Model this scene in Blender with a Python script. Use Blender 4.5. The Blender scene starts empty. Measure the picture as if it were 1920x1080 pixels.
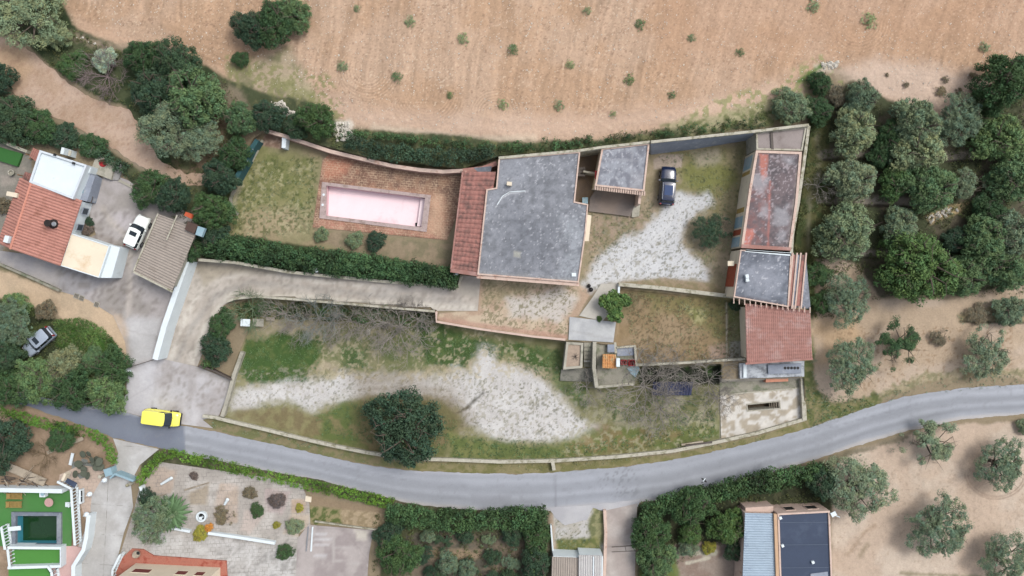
import bpy, bmesh, math, random
import numpy as np
from mathutils import Vector, Matrix
from mathutils.geometry import delaunay_2d_cdt

# ------------------------------------------------------------------ camera, sky, sun, exposure
SC = bpy.context.scene
COL = SC.collection
CAM_H = 80.0            # drone height in metres, looking straight down
PPM = 16.0              # photo pixels per metre at height 0
cam = bpy.data.cameras.new('camera'); camo = bpy.data.objects.new('camera', cam); COL.objects.link(camo)
camo.location = (0, 0, CAM_H); camo.rotation_euler = (0, 0, 0)
cam.sensor_width = 36; cam.lens = 24; cam.clip_start = 1; cam.clip_end = 3000
SC.camera = camo
SUN_EL, SUN_AZ = math.radians(56), math.radians(58)      # azimuth clockwise from north (+Y)
w = bpy.data.worlds.new('World'); SC.world = w; w.use_nodes = True
nt = w.node_tree; bg = nt.nodes['Background']
sky = nt.nodes.new('ShaderNodeTexSky'); sky.sky_type = 'NISHITA'; sky.sun_disc = False
sky.sun_elevation = SUN_EL; sky.sun_rotation = SUN_AZ; sky.dust_density = 4.0; sky.air_density = 1.0; sky.ozone_density = 1.0
hs = nt.nodes.new('ShaderNodeHueSaturation'); hs.inputs['Saturation'].default_value = 0.42
nt.links.new(sky.outputs[0], hs.inputs['Color']); nt.links.new(hs.outputs[0], bg.inputs['Color'])
bg.inputs['Strength'].default_value = 0.15
sun = bpy.data.lights.new('sun', 'SUN'); suno = bpy.data.objects.new('sun', sun); COL.objects.link(suno)
sun.energy = 1.25; sun.angle = math.radians(24); sun.color = (1.0, 0.972, 0.93)
sd_ = Vector((math.sin(SUN_AZ)*math.cos(SUN_EL), math.cos(SUN_AZ)*math.cos(SUN_EL), math.sin(SUN_EL)))
suno.rotation_euler = sd_.to_track_quat('Z', 'Y').to_euler(); suno.location = (60, 40, 100)
SC.view_settings.view_transform = 'Standard'; SC.view_settings.look = 'None'
SC.view_settings.exposure = 0.76; SC.view_settings.gamma = 1.0

# ------------------------------------------------------------------ helpers: colour, pixels, heights
KA = 0.58
def lin(c): 
    c = np.asarray(c, float)/255.0
    return np.where(c <= .04045, c/12.92, ((c+.055)/1.055)**2.4)
def C(r, g, b, k=None):
    v = lin((r, g, b))*(KA if k is None else k)
    return (float(v[0]), float(v[1]), float(v[2]), 1.0)

def hash2(ix, iy, seed):
    n = (ix.astype(np.int64)*374761393 + iy.astype(np.int64)*668265263 + seed*1442695041) & 0x7fffffff
    n = ((n ^ (n >> 13))*1274126177) & 0x7fffffff
    n = (n ^ (n >> 16)) & 0xffff
    return n/65535.0
def vn(x, y, s, seed=0):
    x = np.asarray(x, float)/s; y = np.asarray(y, float)/s
    ix = np.floor(x); iy = np.floor(y); fx = x-ix; fy = y-iy
    fx = fx*fx*(3-2*fx); fy = fy*fy*(3-2*fy)
    a = hash2(ix, iy, seed); b = hash2(ix+1, iy, seed); c = hash2(ix, iy+1, seed); d = hash2(ix+1, iy+1, seed)
    return (a*(1-fx)+b*fx)*(1-fy)+(c*(1-fx)+d*fx)*fy
def fbm(x, y, s, seed=0, o=4):
    t = 0; a = .5; n = 0
    for i in range(o):
        t = t + a*vn(x, y, s/(2**i), seed+i*17); n += a; a *= .55
    return t/n
def sdist(poly, X, Y):
    """signed distance in pixels, positive inside"""
    P_ = np.asarray(poly, float); n = len(P_)
    d = np.full(X.shape, 1e18); ins = np.zeros(X.shape, bool)
    for i in range(n):
        ax, ay = P_[i]; bx, by = P_[(i+1) % n]
        ex, ey = bx-ax, by-ay; L = ex*ex+ey*ey+1e-9
        t = np.clip(((X-ax)*ex+(Y-ay)*ey)/L, 0, 1)
        d = np.minimum(d, (X-ax-t*ex)**2+(Y-ay-t*ey)**2)
        c = ((ay > Y) != (by > Y)) & (X < (bx-ax)*(Y-ay)/((by-ay) if by != ay else 1e-9)+ax)
        ins ^= c
    d = np.sqrt(d)
    return np.where(ins, d, -d)
def ldist(pts, X, Y):
    d = np.full(X.shape, 1e18); P_ = np.asarray(pts, float)
    for i in range(len(P_)-1):
        ax, ay = P_[i]; bx, by = P_[i+1]; ex, ey = bx-ax, by-ay; L = ex*ex+ey*ey+1e-9
        t = np.clip(((X-ax)*ex+(Y-ay)*ey)/L, 0, 1)
        d = np.minimum(d, (X-ax-t*ex)**2+(Y-ay-t*ey)**2)
    return np.sqrt(d)
def sstep(a, b, x):
    t = np.clip((x-a)/(b-a), 0, 1); return t*t*(3-2*t)

HC = [(200,60,2),(600,100,2),(960,100,2),(1300,80,2),(1700,100,1.6),(960,230,2),(700,215,2),(1300,200,2),(450,150,1.7),(0,0,1.6),(1900,60,1.6),
 (30,120,1),(200,240,.8),(330,300,.5),(100,400,0),(250,450,0),(50,520,-.1),(200,600,-.7),(50,650,-.8),(330,740,-1.5),(0,760,-1.5),(300,820,-1.6),
 (600,870,-1.7),(900,920,-1.7),(1200,905,-1.5),(1500,830,-1.2),(1900,750,-.8),(100,980,-1.8),(400,980,-1.8),(600,1050,-1.9),(900,1060,-1.9),
 (1100,1050,-1.8),(1300,1020,-1.7),(1500,1020,-1.5),(1600,300,.8),(1850,300,.8),(1600,600,-.3),(1850,600,-.1),(1700,950,-1.1),(1880,980,-1),(1520,400,.4),
 (450,400,0),(960,600,0),(1400,600,0),(750,380,0),(1200,450,0),(420,300,.4)]
PLATEAU = [(478,262),(500,245),(560,265),(700,302),(868,320),(935,296),(1088,283),(1218,267),(1415,247),(1518,234),(1508,310),(1486,470),(1516,478),(1522,676),
 (1400,682),(1190,686),(1190,652),(1112,641),(1060,640),(900,620),(818,605),(818,585),(866,560),(862,520),(700,505),(560,480),(460,460),(385,455),(400,400),(440,330)]
LOWGARD = [(452,655),(470,612),(430,575),(480,558),(560,563),(815,583),(818,606),(1058,641),(1112,645),(1190,658),(1190,687),(1350,684),(1350,716),(1505,710),(1508,787),(1420,814),
 (1260,848),(1040,864),(840,863),(690,849),(560,821),(440,792),(415,783),(437,700)]
INGARD = [(1161,542),(1374,562),(1392,570),(1398,674),(1192,683),(1158,650)]
SPOOL = [(604,341),(808,366),(800,435),(599,409)]
SPOOL_IN = [(612,348),(797,371),(790,426),(611,404)]
TPOOL = [(31,966),(110,966),(110,1019),(31,1019)]
DRIVE = [(300,672),(322,620),(345,560),(362,488),(440,495),(540,512),(700,528),(860,540),(866,516),(901,520),(896,583),(815,583),(700,573),(560,563),
 (480,558),(440,562),(420,572),(403,595),(390,625),(384,650),(370,687)]
def gz(X, Y):
    X = np.atleast_1d(np.asarray(X, float)); Y = np.atleast_1d(np.asarray(Y, float))
    num = np.zeros(X.shape); den = np.full(X.shape, 1e-12)
    for (a, b, c) in HC:
        g = np.exp(-((X-a)**2+(Y-b)**2)/(2*95.0**2))+1e-9/(1+((X-a)**2+(Y-b)**2))
        num += g*c; den += g
    z = num/den
    m = sstep(-26, -1.5, sdist(DRIVE, X, Y)); z = z*(1-m)+m*(-1.4+1.4*sstep(340, 850, X+0*Y-np.clip(640-Y, 0, 0)))
    m = sstep(-3, -.5, sdist(PLATEAU, X, Y)); z = z*(1-m)
    m = sstep(-1.5, 0.5, sdist(LOWGARD, X, Y)); z = z*(1-m)+m*(-1.6)
    m = sstep(-1, .5, sdist(INGARD, X, Y)); z = z*(1-m)+m*(-.5)
    return z
def g1(px, py): return float(gz([px], [py])[0])
def P(px, py, z=0.0):
    k = (CAM_H-z)/CAM_H/PPM
    return Vector(((px-960)*k, (540-py)*k, z))
def PG(px, py, dz=0.0): return P(px, py, g1(px, py)+dz)

# ------------------------------------------------------------------ helpers: objects
def tag(o, label=None, cat=None, group=None, kind=None):
    if label: o['label'] = label
    if cat: o['category'] = cat
    if group: o['group'] = group
    if kind: o['kind'] = kind
    return o
def empty(name, loc, rz=0.0, label=None, cat=None, group=None):
    o = bpy.data.objects.new(name, None); COL.objects.link(o); o.empty_display_size = .3
    o.location = loc; o.rotation_euler = (0, 0, rz)
    return tag(o, label, cat, group)
def obj(name, me, mat, parent=None, smooth=False):
    """link a mesh (world coords); a child keeps world coords relative to its parent"""
    o = bpy.data.objects.new(name, me); COL.objects.link(o)
    if mat is not None and not me.materials: me.materials.append(mat)
    if parent is not None:
        o.parent = parent
        loc = parent.location; rz = parent.rotation_euler[2]
        M_ = (Matrix.Translation(loc) @ Matrix.Rotation(rz, 4, 'Z')).inverted()
        if parent.parent is None and parent.type == 'EMPTY' and not getattr(obj, 'local', False): me.transform(M_)
        elif parent.type != 'EMPTY' and parent.parent is not None and not getattr(obj, 'local', False):
            g = parent.parent; me.transform((Matrix.Translation(g.location) @ Matrix.Rotation(g.rotation_euler[2], 4, 'Z')).inverted())
    if smooth:
        for p in me.polygons: p.use_smooth = True
    return o
class LocalCoords:
    def __enter__(s): obj.local = True
    def __exit__(s, *a): obj.local = False
def mesh_from(verts, faces, name='mesh'):
    me = bpy.data.meshes.new(name); me.from_pydata([tuple(v) for v in verts], [], faces); me.update(); return me
class MB:
    def __init__(s): s.v = []; s.f = []; s.cuts = []
    def add(s, vs, fs):
        n = len(s.v); s.cuts.append((n, len(s.f))); s.v += [tuple(v) for v in vs]; s.f += [tuple(i+n for i in f) for f in fs]; return s
    def prism(s, poly, z0, z1):
        """poly: list of (x,y) world; z0/z1 numbers or lists"""
        n = len(poly); A = sum(poly[i][0]*poly[(i+1) % n][1]-poly[(i+1) % n][0]*poly[i][1] for i in range(n))
        idx = list(range(n))
        if A < 0: idx = idx[::-1]
        zz0 = z0 if hasattr(z0, '__len__') else [z0]*n; zz1 = z1 if hasattr(z1, '__len__') else [z1]*n
        vs = [(poly[i][0], poly[i][1], zz0[i]) for i in idx]+[(poly[i][0], poly[i][1], zz1[i]) for i in idx]
        fs = [tuple(range(n))[::-1], tuple(range(n, 2*n))]+[(i, (i+1) % n, n+(i+1) % n, n+i) for i in range(n)]
        return s.add(vs, fs)
    def box(s, c, size, rz=0.0):
        cx, cy, cz = c; a, b, h = size[0]/2, size[1]/2, size[2]/2; co, si = math.cos(rz), math.sin(rz)
        pl = [(cx+x*co-y*si, cy+x*si+y*co) for x, y in ((-a, -b), (a, -b), (a, b), (-a, b))]
        return s.prism(pl, cz-h, cz+h)
    def bar(s, a, b, r0, r1=None, n=6):
        a = Vector(a); b = Vector(b); r1 = r0 if r1 is None else r1
        d = (b-a); 
        if d.length < 1e-6: return s
        q = d.to_track_quat('Z', 'Y'); vs = []
        for (p, r) in ((a, r0), (b, r1)):
            for i in range(n):
                t = 2*math.pi*i/n; vs.append(p+q @ Vector((r*math.cos(t), r*math.sin(t), 0)))
        fs = [(i, (i+1) % n, n+(i+1) % n, n+i) for i in range(n)]+[tuple(range(n))[::-1], tuple(range(n, 2*n))]
        return s.add(vs, fs)
    def plank(s, a, b, w_, h, zoff=0):
        """box beam along a->b (top at a.z,b.z)"""
        a = Vector(a); b = Vector(b); d = (b-a); n = Vector((-d.y, d.x, 0)).normalized()*w_/2
        vs = [a-n-Vector((0, 0, h)), b-n-Vector((0, 0, h)), b+n-Vector((0, 0, h)), a+n-Vector((0, 0, h)), a-n, b-n, b+n, a+n]
        return s.add(vs, [(0, 3, 2, 1), (4, 5, 6, 7), (0, 1, 5, 4), (1, 2, 6, 5), (2, 3, 7, 6), (3, 0, 4, 7)])
    def lathe(s, c, prof, n=16):
        vs = []; 
        for (r, z) in prof:
            for i in range(n):
                t = 2*math.pi*i/n; vs.append((c[0]+r*math.cos(t), c[1]+r*math.sin(t), c[2]+z))
        fs = []
        for k in range(len(prof)-1):
            for i in range(n): fs.append((k*n+i, k*n+(i+1) % n, (k+1)*n+(i+1) % n, (k+1)*n+i))
        fs.append(tuple(range(n))[::-1]); fs.append(tuple(range((len(prof)-1)*n, len(prof)*n)))
        return s.add(vs, fs)
    def build_each(s, name, mat, parent=None):
        cu = s.cuts+[(len(s.v), len(s.f))]; out = []
        for (v0, f0), (v1, f1) in zip(cu[:-1], cu[1:]):
            out.append(obj(name, mesh_from(s.v[v0:v1], [tuple(i-v0 for i in f) for f in s.f[f0:f1]], name), mat, parent))
        return out
    def build(s, name, mat, parent=None, smooth=False):
        return obj(name, mesh_from(s.v, s.f, name), mat, parent, smooth)

# ------------------------------------------------------------------ materials
MATS = {}
def nodes(m):
    m.use_nodes = True; t = m.node_tree; b = t.nodes['Principled BSDF']; return t, b
def coordn(t, scale=None):
    g = t.nodes.new('ShaderNodeNewGeometry'); return g.outputs['Position']
def noise(t, src, scale, detail=4, rough=.6):
    n = t.nodes.new('ShaderNodeTexNoise'); n.inputs['Scale'].default_value = scale; n.inputs['Detail'].default_value = detail
    n.inputs['Roughness'].default_value = rough; t.links.new(src, n.inputs['Vector']); return n.outputs['Fac']
def ramp(t, fac, stops):
    r = t.nodes.new('ShaderNodeValToRGB'); e = r.color_ramp.elements
    while len(e) < len(stops): e.new(.5)
    for i, (p, c) in enumerate(stops):
        e[i].position = p; e[i].color = c if hasattr(c, '__len__') else (c, c, c, 1)
    t.links.new(fac, r.inputs['Fac']); return r.outputs['Color']
def mix(t, a, b, fac, mode='MIX'):
    n = t.nodes.new('ShaderNodeMix'); n.data_type = 'RGBA'; n.blend_type = mode
    for k, v in ((6, a), (7, b)):
        if hasattr(v, 'is_output') or isinstance(v, bpy.types.NodeSocket): t.links.new(v, n.inputs[k])
        else: n.inputs[k].default_value = v
    if isinstance(fac, bpy.types.NodeSocket): t.links.new(fac, n.inputs[0])
    else: n.inputs[0].default_value = fac
    return n.outputs[2]
def bump(t, b, h, strength=.4, dist=.05):
    n = t.nodes.new('ShaderNodeBump'); n.inputs['Strength'].default_value = strength; n.inputs['Distance'].default_value = dist
    t.links.new(h, n.inputs['Height']); t.links.new(n.outputs[0], b.inputs['Normal'])
def mat(name, col, var=.16, scale=1.2, rough=.85, stain=None, st=(.5, .66), sscale=.35, bmp=.25, speck=None, metal=0.0, coat=0.0, fine=9.0):
    """weathered surface: two noise scales around a base colour + shaped stains"""
    if name in MATS: return MATS[name]
    m = bpy.data.materials.new(name); t, b = nodes(m); p = coordn(t)
    n1 = noise(t, p, scale, 6, .65); n2 = noise(t, p, fine, 5, .7)
    f = ramp(t, n1, [(.3, 1-var), (.7, 1+var)]); f2 = ramp(t, n2, [(.3, 1-var*.8), (.7, 1+var*.8)])
    c = mix(t, tuple(col), f, 1.0, 'MULTIPLY'); c = mix(t, c, f2, 1.0, 'MULTIPLY')
    if stain is not None:
        s = ramp(t, noise(t, p, sscale, 8, .7), [(st[0], 0.0), (st[1], 1.0)]); c = mix(t, c, tuple(stain), s)
    if speck is not None:
        s = ramp(t, noise(t, p, 4.5, 6, .8), [(.60, 0.0), (.68, 1.0)]); c = mix(t, c, tuple(speck), s)
    t.links.new(c, b.inputs['Base Color']); b.inputs['Roughness'].default_value = rough; b.inputs['Metallic'].default_value = metal
    if coat: b.inputs['Coat Weight'].default_value = coat; b.inputs['Coat Roughness'].default_value = .06
    b.inputs['Specular IOR Level'].default_value = .3
    if bmp: bump(t, b, n2, bmp, .03)
    MATS[name] = m; return m
def vmat(name, scale=5.0, amp=.16, rough=.92, big=.6, bigamp=.08, bmp=.5, grid=None, cracks=None, speck=None):
    """colour from the mesh's own 'Col' attribute (layout of soil, grass, gravel), broken up by noise"""
    m = bpy.data.materials.new(name); t, b = nodes(m); p = coordn(t)
    a = t.nodes.new('ShaderNodeAttribute'); a.attribute_name = 'Col'
    n1 = noise(t, p, scale, 8, .75); n2 = noise(t, p, big, 5, .6)
    c = mix(t, a.outputs['Color'], ramp(t, n1, [(.28, 1-amp), (.5, 1.0), (.72, 1+amp)]), 1.0, 'MULTIPLY')
    c = mix(t, c, ramp(t, n2, [(.3, 1-bigamp), (.7, 1+bigamp)]), 1.0, 'MULTIPLY')
    if speck is not None:
        c = mix(t, c, tuple(speck[0]), ramp(t, noise(t, p, speck[1], 4, .7), [(speck[2], 0.0), (speck[2]+.05, speck[3])]))
    if grid is not None:   # paving joints: (size, joint colour, rotation, squash)
        mp = t.nodes.new('ShaderNodeMapping'); mp.inputs['Rotation'].default_value = (0, 0, grid[2]); t.links.new(p, mp.inputs['Vector'])
        br = t.nodes.new('ShaderNodeTexBrick'); br.offset = grid[4]; br.inputs['Scale'].default_value = 1.0
        br.inputs['Brick Width'].default_value = grid[0]; br.inputs['Row Height'].default_value = grid[1]
        br.inputs['Mortar Size'].default_value = grid[5]; br.inputs['Color1'].default_value = (0, 0, 0, 1); br.inputs['Color2'].default_value = (.12, .12, .12, 1)
        br.inputs['Mortar'].default_value = (1, 1, 1, 1); br.inputs['Mortar Smooth'].default_value = .3
        t.links.new(mp.outputs[0], br.inputs['Vector'])
        br_n = mix(t, br.outputs['Color'], ramp(t, noise(t, p, 1.1, 4), [(.40, .0), (.66, .85)]), 1.0, 'MULTIPLY')
        bw = t.nodes.new('ShaderNodeRGBToBW'); t.links.new(br_n, bw.inputs[0])
        c = mix(t, c, tuple(grid[3]), bw.outputs[0])
    if cracks is not None:
        v = t.nodes.new('ShaderNodeTexVoronoi'); v.feature = 'DISTANCE_TO_EDGE'; v.inputs['Scale'].default_value = cracks[0]
        wn = t.nodes.new('ShaderNodeTexNoise'); wn.inputs['Scale'].default_value = 1.5; t.links.new(p, wn.inputs['Vector'])
        pv = mix(t, p, wn.outputs['Color'], .3); t.links.new(pv, v.inputs['Vector'])
        c = mix(t, c, tuple(cracks[1]), ramp(t, v.outputs['Distance'], [(0.0, cracks[2]), (.02, 0.0)]))
    t.links.new(c, b.inputs['Base Color']); b.inputs['Roughness'].default_value = rough; b.inputs['Specular IOR Level'].default_value = .25
    bump(t, b, n1, bmp, .05); MATS[name] = m; return m
def leafmat(name, col, sat=.0):
    if name in MATS: return MATS[name]
    m = bpy.data.materials.new(name); t, b = nodes(m)
    a = t.nodes.new('ShaderNodeAttribute'); a.attribute_name = 'Col'
    oi = t.nodes.new('ShaderNodeObjectInfo')
    c = mix(t, tuple(col), a.outputs['Color'], 1.0, 'MULTIPLY')
    c = mix(t, c, ramp(t, oi.outputs['Random'], [(0, (.82, .86, .9, 1)), (.5, (1, 1, 1, 1)), (1, (1.16, 1.1, .95, 1))]), 1.0, 'MULTIPLY')
    t.links.new(c, b.inputs['Base Color']); b.inputs['Roughness'].default_value = .7; b.inputs['Specular IOR Level'].default_value = .25
    MATS[name] = m; return m
def setcol(me, rgb):
    a = me.color_attributes.new('Col', 'FLOAT_COLOR', 'POINT')
    arr = np.ones((len(me.vertices), 4), np.float32); arr[:, :3] = rgb; a.data.foreach_set('color', arr.ravel())
# ------------------------------------------------------------------ ground painting (albedo layout of soil, grass, gravel in place)
def rgb(c): return lin(c)*KA
class Paint:
    def __init__(s, X, Y, base):
        s.X, s.Y = X, Y; s.c = np.ones(X.shape+(3,))*rgb(base)
        s.w1 = fbm(X, Y, 26, 5, 4)-.5; s.w2 = fbm(X, Y, 9, 9, 3)-.5
        s.hi = fbm(X, Y, 5, 21, 3)-.5
        s.Lm = np.zeros(X.shape)
    def poly(s, pts, col, f=4, amp=14, op=1.0, col2=None, s2=30, t2=.5, k2=.12):
        P_ = np.asarray(pts, float); mg = f+amp+4
        m = (s.X > P_[:, 0].min()-mg) & (s.X < P_[:, 0].max()+mg) & (s.Y > P_[:, 1].min()-mg) & (s.Y < P_[:, 1].max()+mg)
        if not m.any(): return
        X = s.X[m]; Y = s.Y[m]
        d = sdist(pts, X, Y)+s.w1[m]*amp*2+s.w2[m]*amp*.9
        a = sstep(-f, f, d)*op
        s.blend(m, X, Y, a, col, col2, s2, t2, k2)
    def blend(s, m, X, Y, a, col, col2=None, s2=30, t2=.5, k2=.12):
        c = np.ones(X.shape+(3,))*rgb(col)
        if col2 is not None:
            q = fbm(X, Y, s2, int(s2*7)+3, 5); q = sstep(t2-k2, t2+k2, q)[..., None]; c = c*(1-q)+rgb(col2)*q
        s.c[m] = s.c[m]*(1-a[..., None])+c*a[..., None]
    def line(s, pts, wd, col, f=3, amp=3, op=1.0, col2=None, s2=20, t2=.5):
        P_ = np.asarray(pts, float); mg = f+amp+wd+4
        m = (s.X > P_[:, 0].min()-mg) & (s.X < P_[:, 0].max()+mg) & (s.Y > P_[:, 1].min()-mg) & (s.Y < P_[:, 1].max()+mg)
        if not m.any(): return
        X = s.X[m]; Y = s.Y[m]
        d = wd/2-ldist(pts, X, Y)+s.w2[m]*amp*2+s.w1[m]*amp
        s.blend(m, X, Y, sstep(-f, f, d)*op, col, col2, s2, t2)
    def dots(s, pts, thr, col, sc=3.0, seed=3, op=.9):
        """clods, stones, leaf litter: sparse spots inside a polygon"""
        P_ = np.asarray(pts, float)
        m = (s.X > P_[:, 0].min()) & (s.X < P_[:, 0].max()) & (s.Y > P_[:, 1].min()) & (s.Y < P_[:, 1].max())
        if not m.any(): return
        X = s.X[m]; Y = s.Y[m]; d = sdist(pts, X, Y)
        a = sstep(thr, thr+.06, fbm(X, Y, sc, seed, 2)+(fbm(X, Y, 60, seed+9, 3)-.5)*.25)*op*sstep(-6, 8, d)
        s.blend(m, X, Y, a, col)

FIELD = [(-260,-160),(2200,-160),(2200,70),(1925,100),(1862,150),(1850,185),(1790,225),(1720,205),(1650,190),(1610,150),(1560,122),(1530,130),(1450,205),(1330,226),(1120,262),(1000,262),
 (800,246),(650,236),(600,192),(520,175),(430,140),(340,95),(230,80),(150,55),(110,0),(90,-160)]
def paint_ground(X, Y):
    p = Paint(X, Y, (150,136,112))
    # north field, ploughed
    p.poly(FIELD, (194,166,141), 6, 5, 1, (186,155,127), 90, .5)
    m = sdist(FIELD, X, Y) > -6; x = X[m]; y = Y[m]
    tilt = .10+.22*sstep(700, 1500, x)
    u = x+y*tilt; bl = sstep(70, 190, y-20*np.sin(x/160)); 
    wob = (fbm(x, y, 60, 4, 3)-.5)*16
    pl = fbm(u+wob, y*.045, 6, 31, 2)-.5+(fbm(u+wob*1.5, y*.08, 13, 33, 2)-.5)*.25
    edge = np.interp(x, [0,300,600,800,1000,1120,1330,1450,1530,1650,1750,1860,2000], [60,90,190,246,262,262,226,205,130,180,215,190,110])
    v = edge-y; fr = fbm(v+wob, x*.05, 6, 37, 2)-.5
    head = sstep(95, 30, v+fbm(x, y, 50, 8, 3)*30)
    lines = pl*(1-head)+fr*head*.9
    f = 1+lines*.40+(fbm(x, y, 3, 77, 3)-.5)*.22
    c = p.c[m]*f[:, None]
    st = sstep(.76, .82, fbm(x, y, 3.2, 55, 2)+(fbm(x, y, 70, 56, 2)-.5)*.14)[:, None]*.6; c = c*(1-st)+rgb((226,204,178))*st
    dk = sstep(.72, .78, fbm(x, y, 3.4, 65, 2)+(fbm(x, y, 50, 66, 2)-.5)*.12)[:, None]*.5; c = c*(1-dk)+rgb((135,105,88))*dk
    # turning circles of the plough
    for (cx, cy, r0, r1, a0, a1) in ((690,128,22,62,20,200),(1850,890,0,1,0,1),(800,170,40,75,20,160),(1610,40,25,60,0,160),(1740,120,30,70,30,150),(930,215,20,50,180,360)):
        rr = np.hypot(x-cx, y-cy); an = np.degrees(np.arctan2(y-cy, x-cx)) % 360
        k = sstep(r0-4, r0+4, rr)*sstep(r1+6, r1-6, rr)*sstep(a0-15, a0+10, an)*sstep(a1+15, a1-10, an)
        c = c*(1+(.13*np.sin(rr*1.15+fbm(x, y, 20, 5, 2)*3)*k)[:, None])
    p.c[m] = c
    p.poly([(1150,-160),(2200,-160),(2200,60),(1900,95),(1600,100),(1400,130),(1250,120)], (184,146,118), 60, 20, .35)
    p.poly([(600,180),(700,205),(900,215),(1100,215),(1330,190),(1450,150),(1500,175),(1440,205),(1330,228),(1120,266),(900,262),(650,240)], (216,190,170), 22, 10, .55)
    p.poly([(1560,130),(1640,110),(1760,120),(1850,150),(1860,190),(1790,225),(1700,205),(1630,185)], (214,193,176), 18, 12, .7)
    p.poly([(130,30),(330,95),(430,135),(520,165),(440,170),(300,110),(200,90),(140,60)], (208,176,150), 14, 6, .6)
    p.poly([(430,120),(540,90),(600,190),(520,185),(440,160)], (178,165,140), 12, 10, .8, (120,125,90), 18, .55)
    p.poly([(520,140),(590,170),(640,235),(560,200)], (170,165,125), 12, 8, .6)
    p.dots([(1330,190),(1450,150),(1540,100),(1600,150),(1450,225),(1250,240)], .52, (150,152,105), 9, 44, .8)
    p.dots([(420,100),(620,140),(660,240),(560,210),(430,170)], .5, (140,140,95), 6, 45, .8)
    p.line([(622,240),(650,238)], 30, (226,216,202), 6, 6, .9); p.line([(700,238),(900,262),(1000,258)], 12, (215,198,176), 6, 4, .6)
    p.poly([(1525,120),(1575,118),(1560,135),(1530,140)], (205,190,172), 5, 4, .9)
    p.line([(1500,150),(1545,120)], 9, (88,120,58), 5, 5, .9)
    # scrub strip between field and compound
    p.poly([(600,196),(650,240),(800,250),(1000,268),(1120,264),(1330,230),(1450,208),(1450,236),(1220,266),(935,296),(870,320),(700,302),(500,245),(430,200),(430,150),(520,180)], (78,86,60), 4, 6, 1, (118,118,84), 16, .58)
    p.poly([(1240,235),(1450,185),(1470,225),(1300,250)], (168,162,128), 8, 10, .85, (104,114,70), 10, .52)
    # north-west scrub
    p.poly([(-200,-160),(100,-160),(112,0),(145,55),(230,90),(340,100),(430,150),(450,330),(330,330),(262,290),(236,200),(180,182),(100,128),(30,60),(-200,45)], (84,92,64), 4, 5, 1, (56,70,44), 22, .5)
    p.line([(105,60),(160,75),(210,88),(330,96)], 14, (165,148,128), 7, 6, .7)
    p.poly([(400,150),(455,170),(470,215),(420,215)], (165,148,130), 8, 8, .6)
    p.poly([(-200,160),(0,168),(60,212),(190,272),(262,318),(340,350),(440,330),(440,455),(350,440),(290,390),(235,332),(175,270),(60,266),(-200,240)], (58,68,46), 4, 6, 1, (92,98,70), 20, .55)
    p.poly([(320,255),(440,200),(460,240),(440,300),(400,345),(330,335)], (138,118,96), 12, 12, .9, (96,98,70), 18, .5)
    p.line([(130,246),(190,262),(235,288),(290,330)], 10, (150,142,128), 6, 6, .6)
    # left house: surroundings
    p.poly([(-200,262),(0,262),(60,285),(60,345),(0,480),(-200,480)], (160,152,142), 2, 3, 1, (142,138,128), 20)
    p.poly([(-200,498),(0,495),(70,520),(170,562),(215,590),(240,640),(236,690),(200,640),(100,590),(0,560),(-200,555)], (204,181,152), 4, 4, 1, (192,172,145), 40)
    p.line([(-100,478),(0,500),(60,522),(120,545)], 10, (110,110,80), 4, 4, .8)
    # vegetated mass below
    p.poly([(-200,558),(0,558),(60,572),(140,615),(210,635),(240,690),(232,765),(150,768),(0,738),(-200,730)], (58,66,44), 4, 5, 1, (80,92,52), 20, .5)
    p.poly([(118,604),(185,618),(215,650),(160,672),(105,648)], (76,112,46), 6, 5, 1, (60,94,40), 8)
    # pool garden
    p.poly([(478,262),(500,248),(600,288),(605,300),(588,430),(850,456),(862,512),(700,505),(560,482),(385,462),(420,400),(440,340)], (146,140,106), 2, 2, 1, (160,146,116), 26, .55)
    p.poly([(470,280),(590,300),(585,390),(520,400),(440,450),(420,400),(450,330)], (112,118,70), 10, 14, .85, (134,134,88), 14, .5)
    p.poly([(455,395),(540,385),(560,440),(450,445)], (172,156,126), 14, 12, .8)
    p.poly([(600,430),(850,456),(860,505),(700,490),(600,455)], (152,136,114), 8, 6, .9, (130,122,98), 14)
    p.dots([(440,300),(590,300),(580,440),(440,445)], .58, (180,174,138), 6, 71, .55); p.dots([(400,300),(600,290),(590,430),(430,450)], .58, (82,92,50), 5, 72, .7)
    p.line([(455,330),(445,360),(435,400)], 8, (190,180,160), 6, 5, .6)
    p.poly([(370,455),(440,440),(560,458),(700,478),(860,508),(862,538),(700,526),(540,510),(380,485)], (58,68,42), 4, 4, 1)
    p.poly([(498,248),(538,262),(530,280),(490,272)], (176,152,134), 2, 1, 1, (140,116,100), 5, .5)
    # house front terrace
    p.poly([(900,518),(1085,530),(1110,545),(1085,592),(1070,596),(1060,637),(900,618),(820,603),(825,588),(895,582)], (202,184,160), 2, 2, 1, (184,160,138), 24)
    p.poly([(905,520),(1000,528),(990,552),(905,570)], (156,148,118), 8, 8, .8, (184,168,138), 8)
    p.poly([(950,560),(1060,540),(1085,560),(1050,600),(960,595)], (206,202,196), 10, 10, .8)
    p.dots([(900,520),(1085,530),(1070,640),(900,615)], .60, (134,128,100), 4, 81, .8)
    p.line([(825,600),(1060,632)], 9, (186,150,134), 3, 2, .7)
    # courtyard
    p.poly([(1085,400),(1110,380),(1190,365),(1218,268),(1415,248),(1380,560),(1160,532),(1100,540),(1085,530)], (148,138,112), 2, 2, 1, (166,152,128), 22)
    p.poly([(1225,290),(1400,268),(1392,420),(1310,400),(1290,360),(1270,330)], (132,126,88), 10, 16, .85, (150,140,108), 14)
    p.poly([(1265,315),(1350,300),(1385,340),(1330,370),(1275,350)], (124,128,72), 14, 16, .8)
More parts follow.
